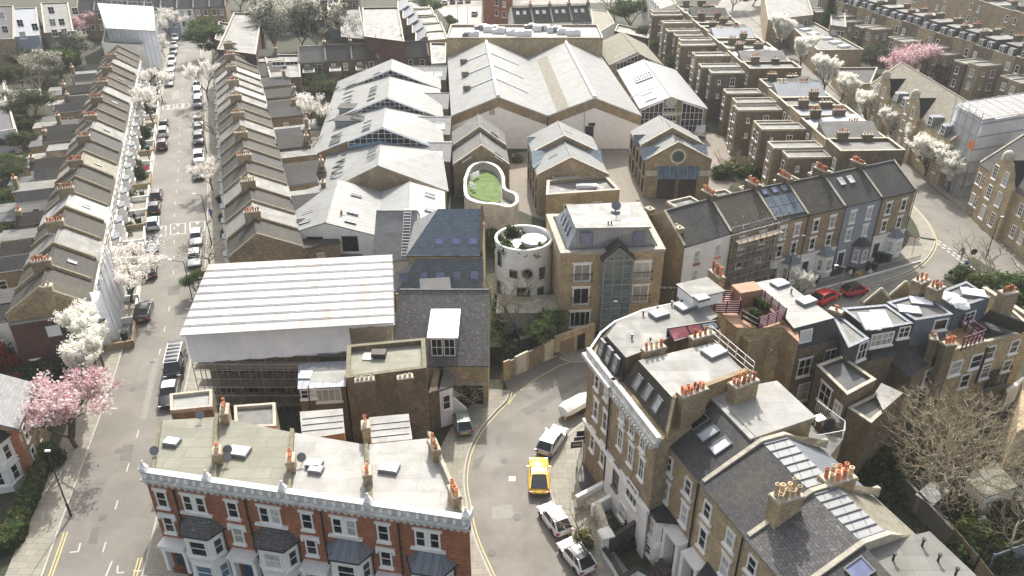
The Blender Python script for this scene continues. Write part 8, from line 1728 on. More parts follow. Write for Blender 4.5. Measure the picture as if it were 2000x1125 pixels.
tree('bare',(1945,600),8,'thorny yellow green leafing tree at the junction',wid=1.35,k=1); tree('bushtree',(1970,610),6,'yellow green bushy tree behind the pots at the junction',wid=1.2); tree('spiky',(1563,590),4.2,'white flowering bush left of the red cars',wid=1.2); tree('blossom',(1992,1000),3.2,'pale pink flowering bush tree in the right gardens',wid=1.2); tree('bare',(1960,1080),5.5,'brown bare tree in the right gardens',wid=1.3)
tree('pinkdark',(175,78),7,'faded pink tree in the far left gardens'); tree('evergreen',(140,80),7,'palm like dark tree in the far left gardens',wid=.9); tree('greyleaf',(115,105),6.5,'grey birch in the far left gardens'); tree('olive',(75,88),6,'olive tree before the blue house',wid=1.2)
tree('bare',(85,190),9,'tall bare tree in the left gardens',wid=1.1); tree('evergreen',(125,165),8,'dark ivy covered tree in the left gardens',wid=.9); tree('greyleaf',(95,170),8,'grey green tree in the left gardens',wid=1.1); tree('olive',(60,145),6,'olive shrub tree in the left gardens',wid=1.2); tree('olive',(70,245),6.5,'dark garden tree left of the white kitchen extension',wid=1.1); tree('evergreen',(45,170),5,'dark round garden tree by the flat extension',wid=1.1)
tree('olive',(55,300),4.5,'garden tree above the clothes line',wid=1.3); tree('bushtree',(40,348),4,'yellow green garden tree beside the clothes line',wid=1.2); tree('olive',(15,370),5,'dark garden tree at the left edge',wid=1.4); tree('evergreen',(18,425),4,'evergreen garden tree at the left edge, lower',wid=1.4); tree('evergreen',(10,470),3.5,'evergreen garden bush tree under the lean to roof',wid=1.5)
tree('bare',(1425,345),4.5,'bare thicket tree in the yard corner',wid=1.4)
for kd,x,y,h,lab in (('olive',470,20,8,'dark tree at the top beside the flat roofed brown building'),('greyleaf',560,60,9,'pale tree behind the left big pale tree'),('olive',655,60,8,'dark tree right of the two big pale trees'),('evergreen',575,12,8,'dark evergreen above the two big pale trees'),('bare',680,90,8,'bare tree above the dark roofed row'),('olive',20,75,7,'dark tree at the left edge before the mansard house'),('greyleaf',160,120,8,'grey tree behind the top of the left terrace'),('olive',110,150,6,'dark garden tree in the middle of the left gardens'),('bushtree',150,110,5,'bright green garden tree near the white walled house'),('evergreen',830,40,7,'dark tree left of the car park'),('bushtree',875,60,4,'low green tree along the car park edge'),('olive',1430,20,8,'dark street tree at the top of the blossom street'),('greyleaf',1470,12,9,'pale street tree at the top of the blossom street'),('olive',1700,140,6,'dark garden tree before the mansard terrace'),('evergreen',1740,130,6,'evergreen garden tree left of the deep pink tree'),('olive',1850,170,6,'dark garden tree right of the deep pink tree'),('greyleaf',1930,180,6,'pale garden tree below the mansard terrace'),('bare',1665,120,8,'bare garden tree behind the long hall'),('olive',650,262,5,'dark garden bush tree beside the studio wall'),('bare',600,320,6,'bare garden tree left of the white studio'),('olive',0,200,8,'big dark tree at the left edge of the gardens'),('greyleaf',30,230,6,'pale tree above the bright hedge in the left gardens')): tree(kd,(x,y),h,lab,wid=1.15)
# big bare tree: every crown point joins the nearest branch already grown
def colonise(seed,n=2300,R_=5.6,zc=7.2,rz_=4.4,base=3.2):
    import numpy as np
    g=np.random.RandomState(seed); v=g.normal(size=(n,3)); v/=np.linalg.norm(v,axis=1)[:,None]; v*=(g.rand(n)**.38)[:,None]; v[:,2]=np.maximum(v[:,2],-.75); wob=1+.16*np.sin(3*np.arctan2(v[:,1],v[:,0])+2)
    pts=np.stack([v[:,0]*R_*wob,v[:,1]*R_*wob,zc+v[:,2]*rz_],1); d0=np.linalg.norm(pts-np.array([0,0,base]),axis=1); pts=pts[np.argsort(d0)]
    Pn=[np.array([0,0,0.]),np.array([.1,0,base*.5]),np.array([0,.1,base])]; par=[-1,0,1]; arr=np.zeros((n*4+10,3)); arr[:3]=Pn; c=3; dist=np.zeros(n*4+10); dist[2]=base
    for p in pts:
        D=np.linalg.norm(arr[2:c]-p,axis=1)+.32*dist[2:c]; j=int(np.argmin(D))+2; a=arr[j].copy(); L_=np.linalg.norm(p-a); k=max(1,min(3,int(L_/.7))); pr=j
        for s in range(1,k+1): arr[c]=a+(p-a)*s/k+g.normal(size=3)*.07*(s<k); dist[c]=dist[pr]+L_/k; par.append(pr); pr=c; c+=1
    w=np.zeros(c)
    for i in range(c-1,0,-1):
        w[i]+=1 if w[i]==0 else 0
        if par[i]>=0: w[par[i]]+=w[i]
    rad=.0115*w**.47; a_=M(); b_=M()
    for i in range(1,c):
        r0=min(rad[par[i]],rad[i]*1.35); (a_ if rad[i]>.045 else b_).tube(arr[par[i]],arr[i],r0,rad[i],n=7 if rad[i]>.1 else (4 if rad[i]>.03 else 3),caps=False)
        if rad[i]<.02:
            q0=Vector(arr[i])
            for t_i in range(3): dd=(q0-Vector((0,0,4)).lerp(q0,.0)).normalized()+Vector(g.normal(size=3)*.6); b_.tube(q0,q0+dd.normalized()*g.uniform(.3,.8),.009,.006,n=3,caps=False)
    return a_,b_
p=P2(1825,997); root=bpy.data.objects.new('bare_tree',None); root.location=(p.x,p.y,0); root.rotation_euler=(0,0,.3); link(root); tag(root,'huge spreading leafless tree in the gardens at lower right','tree')
tm,cm=colonise(11)
for nm,mm,mt in (('trunk',tm,'bark_pale'),('crown',cm,'twig_light')): c=bpy.data.objects.new(nm,mm.data(nm,[mt])); link(c,root)
# shrubs
SH={}
def shrub(p,r,h,kind,lab,name='shrub',cat='shrub',grp=None,z=0):
    key=(kind,int(p.x*7)%3)
    mats={'g':['leaf_mid','leaf_dark','leaf_light'],'d':['leaf_dark','leaf_dark','leaf_mid'],'y':['leaf_yellow','leaf_light','leaf_mid'],'r':['leaf_red','leaf_red','leaf_olive'],'o':['leaf_olive','leaf_dark','leaf_mid'],'p':['leaf_palegrey','leaf_olive','leaf_mid']}[kind]
    if key not in SH:
        rng=random.Random(key[1]*13+ord(kind)); pts=[]
        for i in range(90):
            a=rng.uniform(0,6.3); zz=rng.random()**.7; r_=math.sqrt(rng.random())*math.sqrt(max(.05,1-zz*zz*.85)); pts.append(Vector((r_*math.cos(a)*(1+.2*math.sin(3*a)),r_*math.sin(a),zz*.95)))
        SH[key]=leafcloud(rng,pts,14,.13,.085,mats).data('shrub',mats)
    o=bpy.data.objects.new(name,SH[key]); o.location=(p.x,p.y,z); o.scale=(r,r,h); o.rotation_euler=(0,0,p.x*3); link(o); tag(o,lab,cat,grp)
SHL=[(12,722,1.3,3.2,'r','red leaved shrub at the left edge'),(35,760,1.0,1.5,'r','low red shrub below the taller one'),(1137,1066,.9,1.3,'y','bright green shrub at the foot of the bare street tree'),(1876,545,1.6,1.6,'g','green bush on the junction corner'),(1900,560,1.3,1.5,'y','yellow green bush right of the junction bush'),(1222,1058,1.3,1.2,'d','dark shrub in the walled front garden, left'),(1240,1040,1.2,1.3,'d','dark shrub in the walled front garden, right'),(1225,276,1.8,2.2,'d','dark round hedge bush against the warehouse wall'),(1003,283,1.6,2.0,'d','dark bush at the left of the warehouse forecourt'),(1335,252,1.5,1.6,'d','dark bush before the glazed workshop, left'),(1365,250,1.5,1.6,'g','dark bush before the glazed workshop, right'),(1012,315,1.2,1.0,'y','yellow green bush in the mews yard'),(1410,345,2.2,1.6,'g','green ivy mound in the yard corner'),(1440,335,2.4,1.8,'y','yellow ivy mound in the yard corner'),(1470,350,2.0,2.0,'g','green bush between yard and terrace backs'),
 (1690,960,1.8,2.5,'d','dark laurel by the rear wing'),(1715,930,2.0,2.6,'d','dark evergreen shrub under the bare tree, left'),(1740,965,1.8,1.8,'g','green shrub left of the bare tree trunk'),(1700,985,1.6,1.5,'g','low green shrub in the shaded yard'),(1775,930,1.8,2.2,'d','dark shrub behind the bare tree trunk'),(1885,1000,1.5,1.4,'g','green shrub beyond the garden fence'),(1905,1050,1.6,1.4,'y','yellow green shrub by the lower fence'),(1880,1090,1.7,1.3,'g','green shrub at the lower right beds'),(1935,1090,1.6,1.3,'o','olive shrub at the lower right'),(1990,930,1.6,2.4,'p','pale shrub at the right edge'),(1950,1020,1.6,1.6,'d','dark shrub near the gardener'),(1978,980,1.4,2.2,'p','pale blossom bush at the right edge'),
 (247,445,1.0,1.1,'y','yellow clipped shrub in a front garden'),(240,462,1.3,1.2,'g','dark clipped hedge shrub in a front garden'),(238,492,1.0,1.0,'g','shrub before the white porch rail'),(262,390,.9,1.6,'p','pale shrub in a front garden'),(275,350,1.0,1.9,'d','dark column shrub in a front garden'),(268,330,1.0,1.4,'o','olive shrub in a front garden, left street side'),(283,270,1.3,2.0,'d','dark front garden shrub beside parked white car'),(272,290,1.1,1.8,'o','front garden shrub above it'),(293,220,1.2,1.9,'d','dark front garden shrub beside the blossom tree'),(308,150,1.2,1.9,'d','far front garden shrub, left street side'),
 (432,395,.8,1.0,'g','small green front garden bush, right row'),(437,430,.8,1.0,'g','green front garden bush next below, right row'),(440,462,.7,.9,'d','dark front garden bush, right row'),
 (595,255,1.7,2.2,'o','olive bush in the middle gardens'),(603,300,1.5,1.8,'d','dark bush in the middle gardens'),(590,330,1.5,1.8,'o','brown green bush in the middle gardens'),(655,175,1.6,2.2,'o','bush beside the studio roof edge'),(575,170,1.5,1.6,'g','bush behind the middle row'),
 (30,255,2.2,1.2,'y','bright yellow green hedge in the left gardens'),(60,250,1.6,1.2,'y','bright hedge end in the left gardens'),(50,195,1.3,1.4,'y','yellow bush on the garden studio'),(98,200,1.0,1.6,'y','yellow green bush by the slate lean to'),(100,120,2.4,2.4,'o','wild garden bush, far left'),(65,115,2.4,2.2,'d','dark garden bush, far left'),(20,120,2.0,2.2,'o','olive garden bush at the far left edge'),(140,130,1.8,2.5,'d','dark bush behind the left terrace'),(10,330,2,2,'o','garden bush at the left edge above the lawn'),(60,325,1.8,2.0,'g','garden bush beside the washing'),(30,400,2,1.8,'d','dark garden bush, left edge middle'),(45,545,1.3,1.0,'p','potted pale bush on the roof terrace'),(60,745,1.8,1.5,'d','dark shrub in the sheltered left garden'),(100,735,1.6,1.3,'g','green shrub below the dark clad wall'),(105,905,1.2,1.6,'d','dark bush behind the near hedge'),(30,905,1.5,1.4,'o','bush beside the bottom left villa'),
 (975,480,1.0,2.6,'g','tall green shrub left of the round tower'),(957,500,1.0,3.4,'d','dark ivy tree column left of the tower'),(1085,690,1.1,1.2,'p','white flowering shrub over the garden wall'),(1000,700,1.6,1.8,'o','bare brown bush behind the garden wall'),(900,792,1.0,1.3,'g','green shrub near the garage opening'),(1775,905,1.5,1.5,'d','shaded shrub by the brick back'),(880,800,.6,.8,'y','small shrub by the white stairs')]
for i,(x,y,r,h,kd,lab) in enumerate(SHL): shrub(P2(x,y),r,h,kd,lab,grp=None)
# planting on the tower
c=P2(1023,463,9)
for i in range(11):
    a=math.pi*.55+i*.42; p=c+Vector((math.cos(a),math.sin(a)))*2.65; shrub(p,.6+.2*(i%3),.7+.5*(i%2),('p','o','g')[i%3],f'terrace plant on the round tower, {ordinal(i)} anticlockwise from the back','terrace_plant','plant','plants on the round tower',z=8.0)
for (pl,loc,r) in LEAFQ: 
    o=shrub(Vector(loc[:2]),r,.6,'g','leafy plant in the deck trough nearest '+pl.o['label'][:30],'potted_plant','plant','plants on the roof deck',z=loc[2]-.3)
# hedges as thick boxes of leaves
def hedge(path,wd,h,kind,lab,z=0):
    rng=random.Random(len(lab)); pts=[]; path=[Vector(p[:2]) for p in path]
    mats={'g':['leaf_light','leaf_yellow','leaf_mid'],'d':['leaf_dark','leaf_mid','leaf_mid']}[kind]
    for a,b in zip(path,path[1:]):
        L_=(b-a).length; k=(b-a).normalized(); n=Vector((-k.y,k.x))
        for i in range(int(L_*45)): s=rng.random(); pts.append(v3(a.lerp(b,s)+n*rng.uniform(-.5,.5)*wd,z+rng.random()**.5*h))
    m_=leafcloud(rng,pts,7,.1,.07,mats); core=M(); core.wall(path,z,z+h*.86,wd*.8,len(mats)); 
    off=len(m_.v); m_.v+=core.v; m_.f+=[[i+off for i in f] for f in core.f]; m_.m+=core.m; m_.sm+=core.sm
    single('hedge',m_,mats+['leaf_dark'],lab,'hedge',loc=(*path[0],z))
hedge(smooth(px((88,895),(80,935),(62,985),(45,1020),(35,1055),(10,1075),(-30,1080)),3),1.5,1.6,'g','thick clipped green hedge round the bottom left villa')
hedge([P2(968,705),P2(974,610)],1.6,2.6,'g','tall green hedge beside the round tower podium')
hedge([P2(250,395),P2(246,430)],1.0,1.3,'d','dark clipped hedge in a front garden of the left terrace')
hedge(px((1105,740),(1075,725)),.3,.4,'d','x') if False else None
# rough grass tufts as one mass in the right gardens
rng=random.Random(3); pts=[]
for i in range(2600):
    x=rng.uniform(1690,2000); y=rng.uniform(880,1125)
    if x<1700+(y-880)*.6: continue
    p=P2(x,y); pts.append(Vector((p.x,p.y,rng.uniform(0,.25))))
m_=leafcloud(rng,pts,3,.2,.09,['leaf_mid','leaf_olive','leaf_dark','leaf_yellow']); single('ground_cover',m_,['leaf_mid','leaf_olive','leaf_dark','leaf_yellow'],kind='stuff')
pts=[]
for i in range(2600):
    x=rng.uniform(0,190); y=rng.uniform(90,520)
    if x>160-(y-90)*.35: continue
    p=P2(x,y); pts.append(Vector((p.x,p.y,rng.uniform(0,.4))))
m_=leafcloud(rng,pts,4,.35,.13,['leaf_mid','leaf_olive','leaf_dark','leaf_yellow']); single('ground_cover',m_,['leaf_mid','leaf_olive','leaf_dark','leaf_yellow'],kind='stuff')
# ================================================================ vehicles
for n_,c_ in (('car_white',(.75,.75,.73)),('car_silver',(.5,.51,.52)),('car_grey',(.13,.14,.15)),('car_black',(.012,.013,.018)),('car_navy',(.02,.025,.06)),('car_blue',(.28,.4,.6)),('car_paleblue',(.5,.6,.68)),('car_red',(.6,.012,.012)),('car_darkred',(.4,.01,.02)),('car_yellow',(.85,.52,.06)),('car_purple',(.05,.02,.05)),('car_green',(.2,.26,.2))):
    plain(n_,c_,.28,.03,1,metal=.15 if 'white' not in n_ else 0,coat=.6)
plain('headlight',(.7,.72,.75),.15,.05); plain('taillight',(.4,.01,.01),.3,.05); plain('number_plate',(.65,.55,.1),.5,.1); glassm('car_glass',(.012,.015,.018),.06,.7,.3); plain('alloy',(.45,.45,.46),.3,.1,metal=.7)
KINDS={ # length, width, bonnet z, belt z, roof z, windscreen base, roof front, roof rear, rear base  (x runs to the front, 0 = middle)
 'hatch':(4.2,1.78,.78,.92,1.45,.95,.25,-1.35,-1.95),'small':(3.6,1.65,.82,.92,1.48,.85,.3,-1.05,-1.68),'saloon':(4.6,1.8,.76,.9,1.42,.95,.2,-1.0,-1.75),
 'coupe':(4.45,1.85,.7,.82,1.27,.9,.25,-.6,-1.95),'suv':(4.5,1.85,.95,1.08,1.68,1.0,.4,-1.75,-2.1),'van':(4.9,1.95,1.1,1.2,2.0,1.6,1.1,-2.3,-2.42)}
CARM={}
def carmesh(kind,paint,roofp):
    key=(kind,paint,roofp)
    if key in CARM: return CARM[key]
    L_,W,zb,zl,zr,x1,x2,x3,x4=KINDS[kind]; h=L_/2; w=W/2
    st=[(h,.42,.62,w*.62),(h-.08,.35,zb-.16,w*.8),(h-.35,.25,zb-.04,w*.94),(h-.9,.22,zb,w*.99),(x1,.22,zl,w),(0,.22,zl,w),(x4+.3,.22,zl+.02,w),(-h+.35,.25,zl-.03,w*.96),(-h+.08,.35,zl-.14,w*.84),(-h,.45,.62,w*.7)]
    if kind=='coupe': st[6]=(x4+.3,.22,zl+.04,w*1.03); st[7]=(-h+.35,.25,zl-.1,w*1.0)
    b=M(); rings=[]
    for x,z0,z1,ww in st:
        zm=z0+(z1-z0)*.45; pr=[(-ww*.86,z0),(-ww,z0+.12),(-ww*1.0,zm),(-ww*.96,z1-.06),(-ww*.84,z1),(0,z1+.03),(ww*.84,z1),(ww*.96,z1-.06),(ww*1.0,zm),(ww,z0+.12),(ww*.86,z0)]
        rings.append([Vector((x,y,z)) for y,z in pr])
    n=len(rings[0]); i0=len(b.v)
    for r in rings: b.v+=r
    for i in range(len(rings)-1):
        for j in range(n-1): b.f.append([i0+i*n+j,i0+(i+1)*n+j,i0+(i+1)*n+j+1,i0+i*n+j+1]); b.m.append(0); b.sm.append(True)
    b.poly(rings[0][::1]); b.poly(rings[-1][::-1])
    for x in (h-.82,-h+.8):
        for s in (-1,1):   # dark wheel arches
            c=Vector((x,s*(w*.99),.34)); b.poly([c+Vector((math.cos(a_)*.37,s*.016,max(-.12,math.sin(a_)*.37))) for a_ in [k*math.pi/9*s for k in range(0,10)]],1)
    g=M(); bw,tw=w*.86,w*.7; zt=zr-.05
    B=[Vector((x1,-bw,zl)),Vector((x1,bw,zl)),Vector((x4,bw,zl)),Vector((x4,-bw,zl))]; Tt=[Vector((x2,-tw,zt)),Vector((x2,tw,zt)),Vector((x3,tw,zt)),Vector((x3,-tw,zt))]
    g.poly([B[0],B[1],Tt[1],Tt[0]]); g.poly([B[1],B[2],Tt[2],Tt[1]]); g.poly([B[2],B[3],Tt[3],Tt[2]]); g.poly([B[3],B[0],Tt[0],Tt[3]])
    rf=M(); xs=[x2+.04,(x2*2+x3)/3,(x2+x3*2)/3,x3-.06]; zz=[zt,zr,zr,zt+.01]; ys=[-tw-.02,-tw*.6,0,tw*.6,tw+.02]; yz=[0,.03,.045,.03,0]
    gr=[[Vector((x,y,z+q_)) for y,q_ in zip(ys,yz)] for x,z in zip(xs,zz)]
    for i in range(3):
        for j in range(4): rf.poly([gr[i][j],gr[i][j+1],gr[i+1][j+1],gr[i+1][j]][::-1] if False else [gr[i+1][j],gr[i][j],gr[i][j+1],gr[i+1][j+1]][::-1],0,True)
    rf.f=[list(f) for f in rf.f]
    for s in (0,1):
        rf.tube(B[s],Tt[s],.045,n=4,m=1 if roofp==paint else 1); rf.tube(B[3-s],Tt[3-s],.06,n=4,m=1)
    for s in (-1,1):
        xm=(x1*.35+x4*.65 if kind!='coupe' else x4*.55); xt=(x2+x3)/2; rf.tube((xm if kind!='van' else .2,s*bw,zl),(xt if kind!='van' else .2,s*tw,zt),.04,n=4,m=1); rf.tube((x2,s*tw,zt),(x3,s*tw,zt),.04,n=4,m=1)
        b.box((x1-.2,s*(w+.05),zl),.1,.16,.11,0)
    if kind=='van': rf.box(((x3-.4)/2-.3,0,zl),abs(x3)+.2,2*bw+.02,zt-zl,0,m=1)
    tyre=M(); tyre.lathe((0,0,-.1),[(.2,0),(.31,.01),(.325,.05),(.325,.15),(.31,.19),(.2,.2)],16); rim=M(); rim.lathe((0,0,-.1),[(.001,.05),(.2,.03)],10); rim.lathe((0,0,-.1),[(.21,.17),(.001,.15)],10)
    hl=M(); hl.box((0,0,0),.12,.34,.16); pl=M(); pl.box((0,0,0),.03,.52,.11)
    CARM[key]=dict(body=b.data('body',[paint,'rubber']),window=g.data('window',['car_glass']),roof=rf.data('roof',[roofp,paint]),tyre=tyre.data('tyre',['rubber']),rim=rim.data('rim',['alloy']),headlight=hl.data('headlight',['headlight']),taillight=hl.data('taillight',['taillight']),plate=pl.data('number_plate',['number_plate']))
    return CARM[key]
def car(kind,paint,front,rear,lab,grp=None,roofp=None,cat='car',z=.012,name='parked_car'):
    """front/rear: ground pixels giving the heading; centre is their middle"""
    a=P2(*front); b=P2(*rear); c=(a+b)/2; rz=math.atan2((a-b).y,(a-b).x); L_,W,zb,zl,zr=KINDS[kind][:5]; h=L_/2
    m_=carmesh(kind,paint,roofp or paint); o=bpy.data.objects.new(name,None); o.location=(c.x,c.y,z); o.rotation_euler=(0,0,rz); link(o); tag(o,lab,cat,grp)
    for k in ('body','window','roof'): link(bpy.data.objects.new(k,m_[k]),o)
    for x in (h-.82,-h+.8):
        for s in (-1,1):
            w=bpy.data.objects.new('wheel',m_['tyre']); w.location=(x,s*(W/2-.12),.325); w.rotation_euler=(math.pi/2*(-s),0,0); link(w,o); r=bpy.data.objects.new('rim',m_['rim']); link(r,w)
    for s in (-1,1):
        e=bpy.data.objects.new('headlight',m_['headlight']); e.location=(h-.1,s*W*.34,zb-.3); link(e,o); e=bpy.data.objects.new('taillight',m_['taillight']); e.location=(-h+.08,s*W*.37,zl-.32); link(e,o)
    e=bpy.data.objects.new('number_plate',m_['plate']); e.location=(-h-.005,0,.55); link(e,o); return o
GL='cars parked on the left side of the long street'; GR='cars parked on the right side of the long street'
def along(K,px_,side):  # heading of the kerb at that pixel
    p=P2(*px_); i=min(range(len(K)-1),key=lambda j:(K[j]-p).length); k=(K[i+1]-K[i]).normalized(); return p,k
def kcar(kind,paint,pxx,flip,lab,grp,**k):
    K=KL if grp is GL else KR; p,kk=along(K,pxx,0); kk=-kk if flip else kk
    off=1.35; i=min(range(len(K)-1),key=lambda j:(K[j]-p).length); nn=Vector((-(K[i+1]-K[i]).y,(K[i+1]-K[i]).x)).normalized(); base=K[i]+(K[i+1]-K[i]).normalized()*((p-K[i]).dot((K[i+1]-K[i]).normalized())); c=base+nn*(-off if K is KL else off)
    L_,W,zb,zl,zr=KINDS[kind][:5]; pr_=lambda v:v
    o=car(kind,paint,(1000,600),(1000,610),lab,grp,**k); o.location=(c.x,c.y,.012); o.rotation_euler=(0,0,math.atan2(kk.y,kk.x)); return o
for kind,paint,p,f,lab in (('hatch','car_white',(357,64),1,'farthest white car on the left side of the long street'),('hatch','car_white',(353,77),1,'white car second from the far end, left side'),('saloon','car_silver',(349,92),1,'silver car third from the far end, left side'),('suv','car_grey',(343,105),1,'dark grey car fourth from the far end, left side'),('suv','car_white',(336,124),1,'white tall car fifth from the far end, left side'),('hatch','car_silver',(332,137),1,'silver hatchback sixth from the far end, left side'),('suv','car_white',(328,152),1,'white car second last above the gap, left side'),('saloon','car_grey',(326,166),1,'grey car last above the gap, left side'),('hatch','car_black',(320,247),0,'black car behind the blossom tree, left side'),('suv','car_white',(317,264),0,'white car between black and purple cars, left side'),('suv','car_purple',(313,289),0,'dark purple car above the lamp post, left side'),('hatch','car_purple',(303,387),0,'maroon dark car above the black hatchback'),('hatch','car_black',(300,412),0,'black hatchback above the pale blue car'),('hatch','car_paleblue',(296,443),0,'pale blue white car beside the road markings'),('small','car_blue',(292,487),1,'light blue soft top with dark roof, left side'),('hatch','car_black',(289,535),0,'dark car half hidden by the open blossom tree')):
    kcar(kind,paint,p,f,lab,GL,roofp='rubber' if paint=='car_blue' else None)
car('saloon','car_black',(287,597),(277,632),'black saloon driving alone on the left side of the street',name='driving_car')
for kind,paint,p,f,lab in (('hatch','car_white',(389,172),1,'topmost white car by the pale tree, right side'),('hatch','car_silver',(389,188),1,'silver car second below the pale tree, right side'),('suv','car_grey',(389,207),1,'dark blue grey car third below the pale tree, right side'),('hatch','car_silver',(390,243),1,'silver car at the bare tree, right side'),('hatch','car_grey',(390,259),1,'grey car just below the bare tree, right side'),('suv','car_black',(391,278),1,'black car with light roof, right side'),('suv','car_white',(393,315),1,'white tall car above the small blossom tree, right side'),('hatch','car_black',(393,345),1,'dark car under the small blossom tree, right side'),('hatch','car_silver',(393,470),1,'silver pinkish car on petals beside the leaning lamp post'),('hatch','car_silver',(393,510),1,'silver car under the bare pinkish tree')):
    kcar(kind,paint,p,f,lab,GR)
kcar('van','car_black',(352,722),1,'black van with roof rack parked beside the scaffold tent',GR,cat='van') ; kcar('saloon','car_black',(338,775),1,'black car with pale roof below the van',GR,roofp='car_silver'); car('hatch','car_white',(412,45),(410,58),'white car at the corner of the far cross street')
v=[o for o in bpy.data.objects if o.get('category')=='van'][0]; m_=M()
for i in range(6): m_.box((-1.9+i*.7,0,2.1),.06,1.5,.06)
for s in (-.7,.7): m_.box((-.2,s,2.14),3.8,.06,.06)
rk=bpy.data.objects.new('roof_rack',m_.data('roof_rack',['white_metal'])); link(rk,v)
GC='cars parked along the crescent'
car('hatch','car_silver',(1093,846),(1062,892),'silver white hatchback with red tail lights on the crescent',GC); car('coupe','car_yellow',(1052,907),(1053,968),'yellow coupe parked on the crescent',GC)
car('small','car_white',(1066,1000),(1100,1047),'small white hatchback below the yellow coupe',GC); car('small','car_white',(1101,1066),(1150,1126),'white car with black glass roof at the lower edge of the crescent',GC,roofp='car_black')
car('hatch','car_red',(1632,578),(1590,596),'bright red hatchback left of the pair of red cars','red cars on the bend'); car('small','car_darkred',(1687,570),(1648,578),'dark red small car with black roof on the bend','red cars on the bend',roofp='rubber')
car('van','car_white',(1366,250),(1366,275),'small white van in the mews yard by the glazed workshop',None,cat='van'); car('hatch','car_white',(1283,430),(1273,450),'white and blue car behind the glass fronted house'); car('saloon','car_black',(1975,470),(2010,480),'black car at the right edge of the junction'); car('hatch','car_white',(932,20),(922,40),'silver white car alone in the car park'); car('small','car_green',(900,820),(907,846),'small pale green car beside the white front steps'); car('hatch','car_black',(1015,650),(1030,690),'black car in the drive before the round tower'); car('hatch','car_silver',(1048,250),(1040,262),'silver car at the mews yard edge, partly hidden') if False else None
for i,(x,y,c) in enumerate(((870,8,'car_white'),(885,6,'car_grey'),(900,5,'car_white'),(915,4,'car_silver'))): car('hatch',c,(x,y-5),(x-2,y+5),f'distant parked car above the car park, {ordinal(i)} from the left','cars above the car park')
# covered trailer
a=P2(1146,790); b=P2(1106,812); c=(a+b)/2; k=(a-b).normalized(); rz=math.atan2(k.y,k.x); t=T('covered_trailer','white sheeted trailer with orange lamp parked against the corner building','trailer',(*c,0)); m_=M(); n=Vector((-k.y,k.x)); prof=[(.0,.35),(.55,.3),(.85,.7),(.75,1.15),(.4,1.35),(0,1.4)]
st=[(-2.0,.5),(-1.85,.85),(-1.2,1),(1.0,1),(1.8,.85),(2.1,.5)]; rings=[]
for x,s in st: rings.append([v3(c+k*x+n*(y*s*sg),.35+(z-.35)*s) for sg,pp in ((-1,prof),(1,prof[::-1])) for y,z in pp])
for r0,r1 in zip(rings,rings[1:]):
    for j in range(len(r0)): j2=(j+1)%len(r0); m_.poly([r0[j],r0[j2],r1[j2],r1[j]],0,True)
m_.poly(rings[0]); m_.poly(rings[-1][::-1]); t.part('cover',m_,['white_paint'])
for s in (-.75,.75): m_=M(); m_.tube(v3(c+n*s,.3),v3(c+n*(s*1.15),.3),.3,n=12); t.part('wheel',m_,['rubber'])
m_=M(); m_.lathe((*(c-k*2.0-n*.5),.1),[(.12,0),(.12,.35),(.08,.4),(.01,.41)],8); plain('orange_lamp',(.7,.3,.03),.4,.1); t.part('lamp',m_,['orange_lamp'])
# ================================================================ lamps, signs
def lamp(base,h,armpx,lab,col='black_metal',lean=0,grp='street lamps'):
    p=P2(*base); t=T('street_lamp',lab,'lamp post',(*p,0),grp); m_=M(); m_.tube((p.x,p.y,0),(p.x,p.y,1.4),.1,n=8); m_.tube((p.x,p.y,1.4),(p.x,p.y,h),.065,.045,n=8); t.part('post',m_,[col]); m_=M(); m_.tube((p.x,p.y,h-.1),(p.x+armpx,p.y,h+.15),.035,n=6); a=t.part('arm',m_,[col]); m_=M(); m_.box((p.x+armpx*1.15,p.y,h+.12),.42,.2,.1); t.part('lantern',m_,['white_metal'],a)
for b,h,a,l in (((414,480),7.6,-.8,'tall dark lamp post beside the parked silver car, right pavement'),((384,620),7.5,-1.3,'lamp post behind the upper left corner of the tent'),((139,1008),7,.1,'blue black lamp post with yellow band on the near left pavement'),((293,317),6.5,.5,'lamp post with small yellow sign on the left pavement'),((1925,505),6,.3,'dark lamp post at the junction on the right'),((404,300),6.5,-.8,'lamp post among the parked cars on the right pavement'),((1535,560),7,.8,'lamp post before the brick houses on the bend'),((1207,690),6.5,-.6,'slim lamp post before the glazed bay'),((1628,615),6.5,-.9,'pale lamp post between the red cars'),((895,70),9,.3,'tall lamp post at the car park, left'),((914,62),7,.3,'lamp post inside the car park'),((318,200),6,.4,'lamp post at the yellow works sign, left pavement')): lamp(b,h,a,l,col='steel' if 'pale' in l else 'black_metal')
def disc(t,name,c,r,mat,ax=Vector((0,-1,.05)),off=0,n=20):
    ax=ax.normalized(); u=Vector((0,0,1)).cross(ax).normalized(); v=ax.cross(u); c=Vector(c)+ax*off; m_=M(); F_=[c+ax*.02+(u*math.cos(k*2*math.pi/n)+v*math.sin(k*2*math.pi/n))*r for k in range(n)]; m_.poly(F_); B=[p-ax*.02 for p in F_]; m_.poly(B[::-1])
    for i in range(n): j=(i+1)%n; m_.poly([F_[j],F_[i],B[i],B[j]])
    return t.part(name,m_,[mat])
plain('sign_blue',(.02,.05,.45),.4,.05); plain('sign_red',(.55,.02,.02),.4,.05); plain('sign_yellow',(.75,.5,.03),.4,.05)
p=P2(1878,545); t=T('road_sign','blue round road sign with white border on a pole at the junction','sign',(*p,0)); m_=M(); m_.tube((*p,0),(*p,2.9),.04,n=6); t.part('post',m_,['grey_metal']); m_=M(); m_.box((p.x,p.y-.06,1.9),.75,.03,.95); t.part('plate',m_,['white_paint']); disc(t,'disc',(p.x,p.y-.09,2.38),.28,'sign_blue'); 
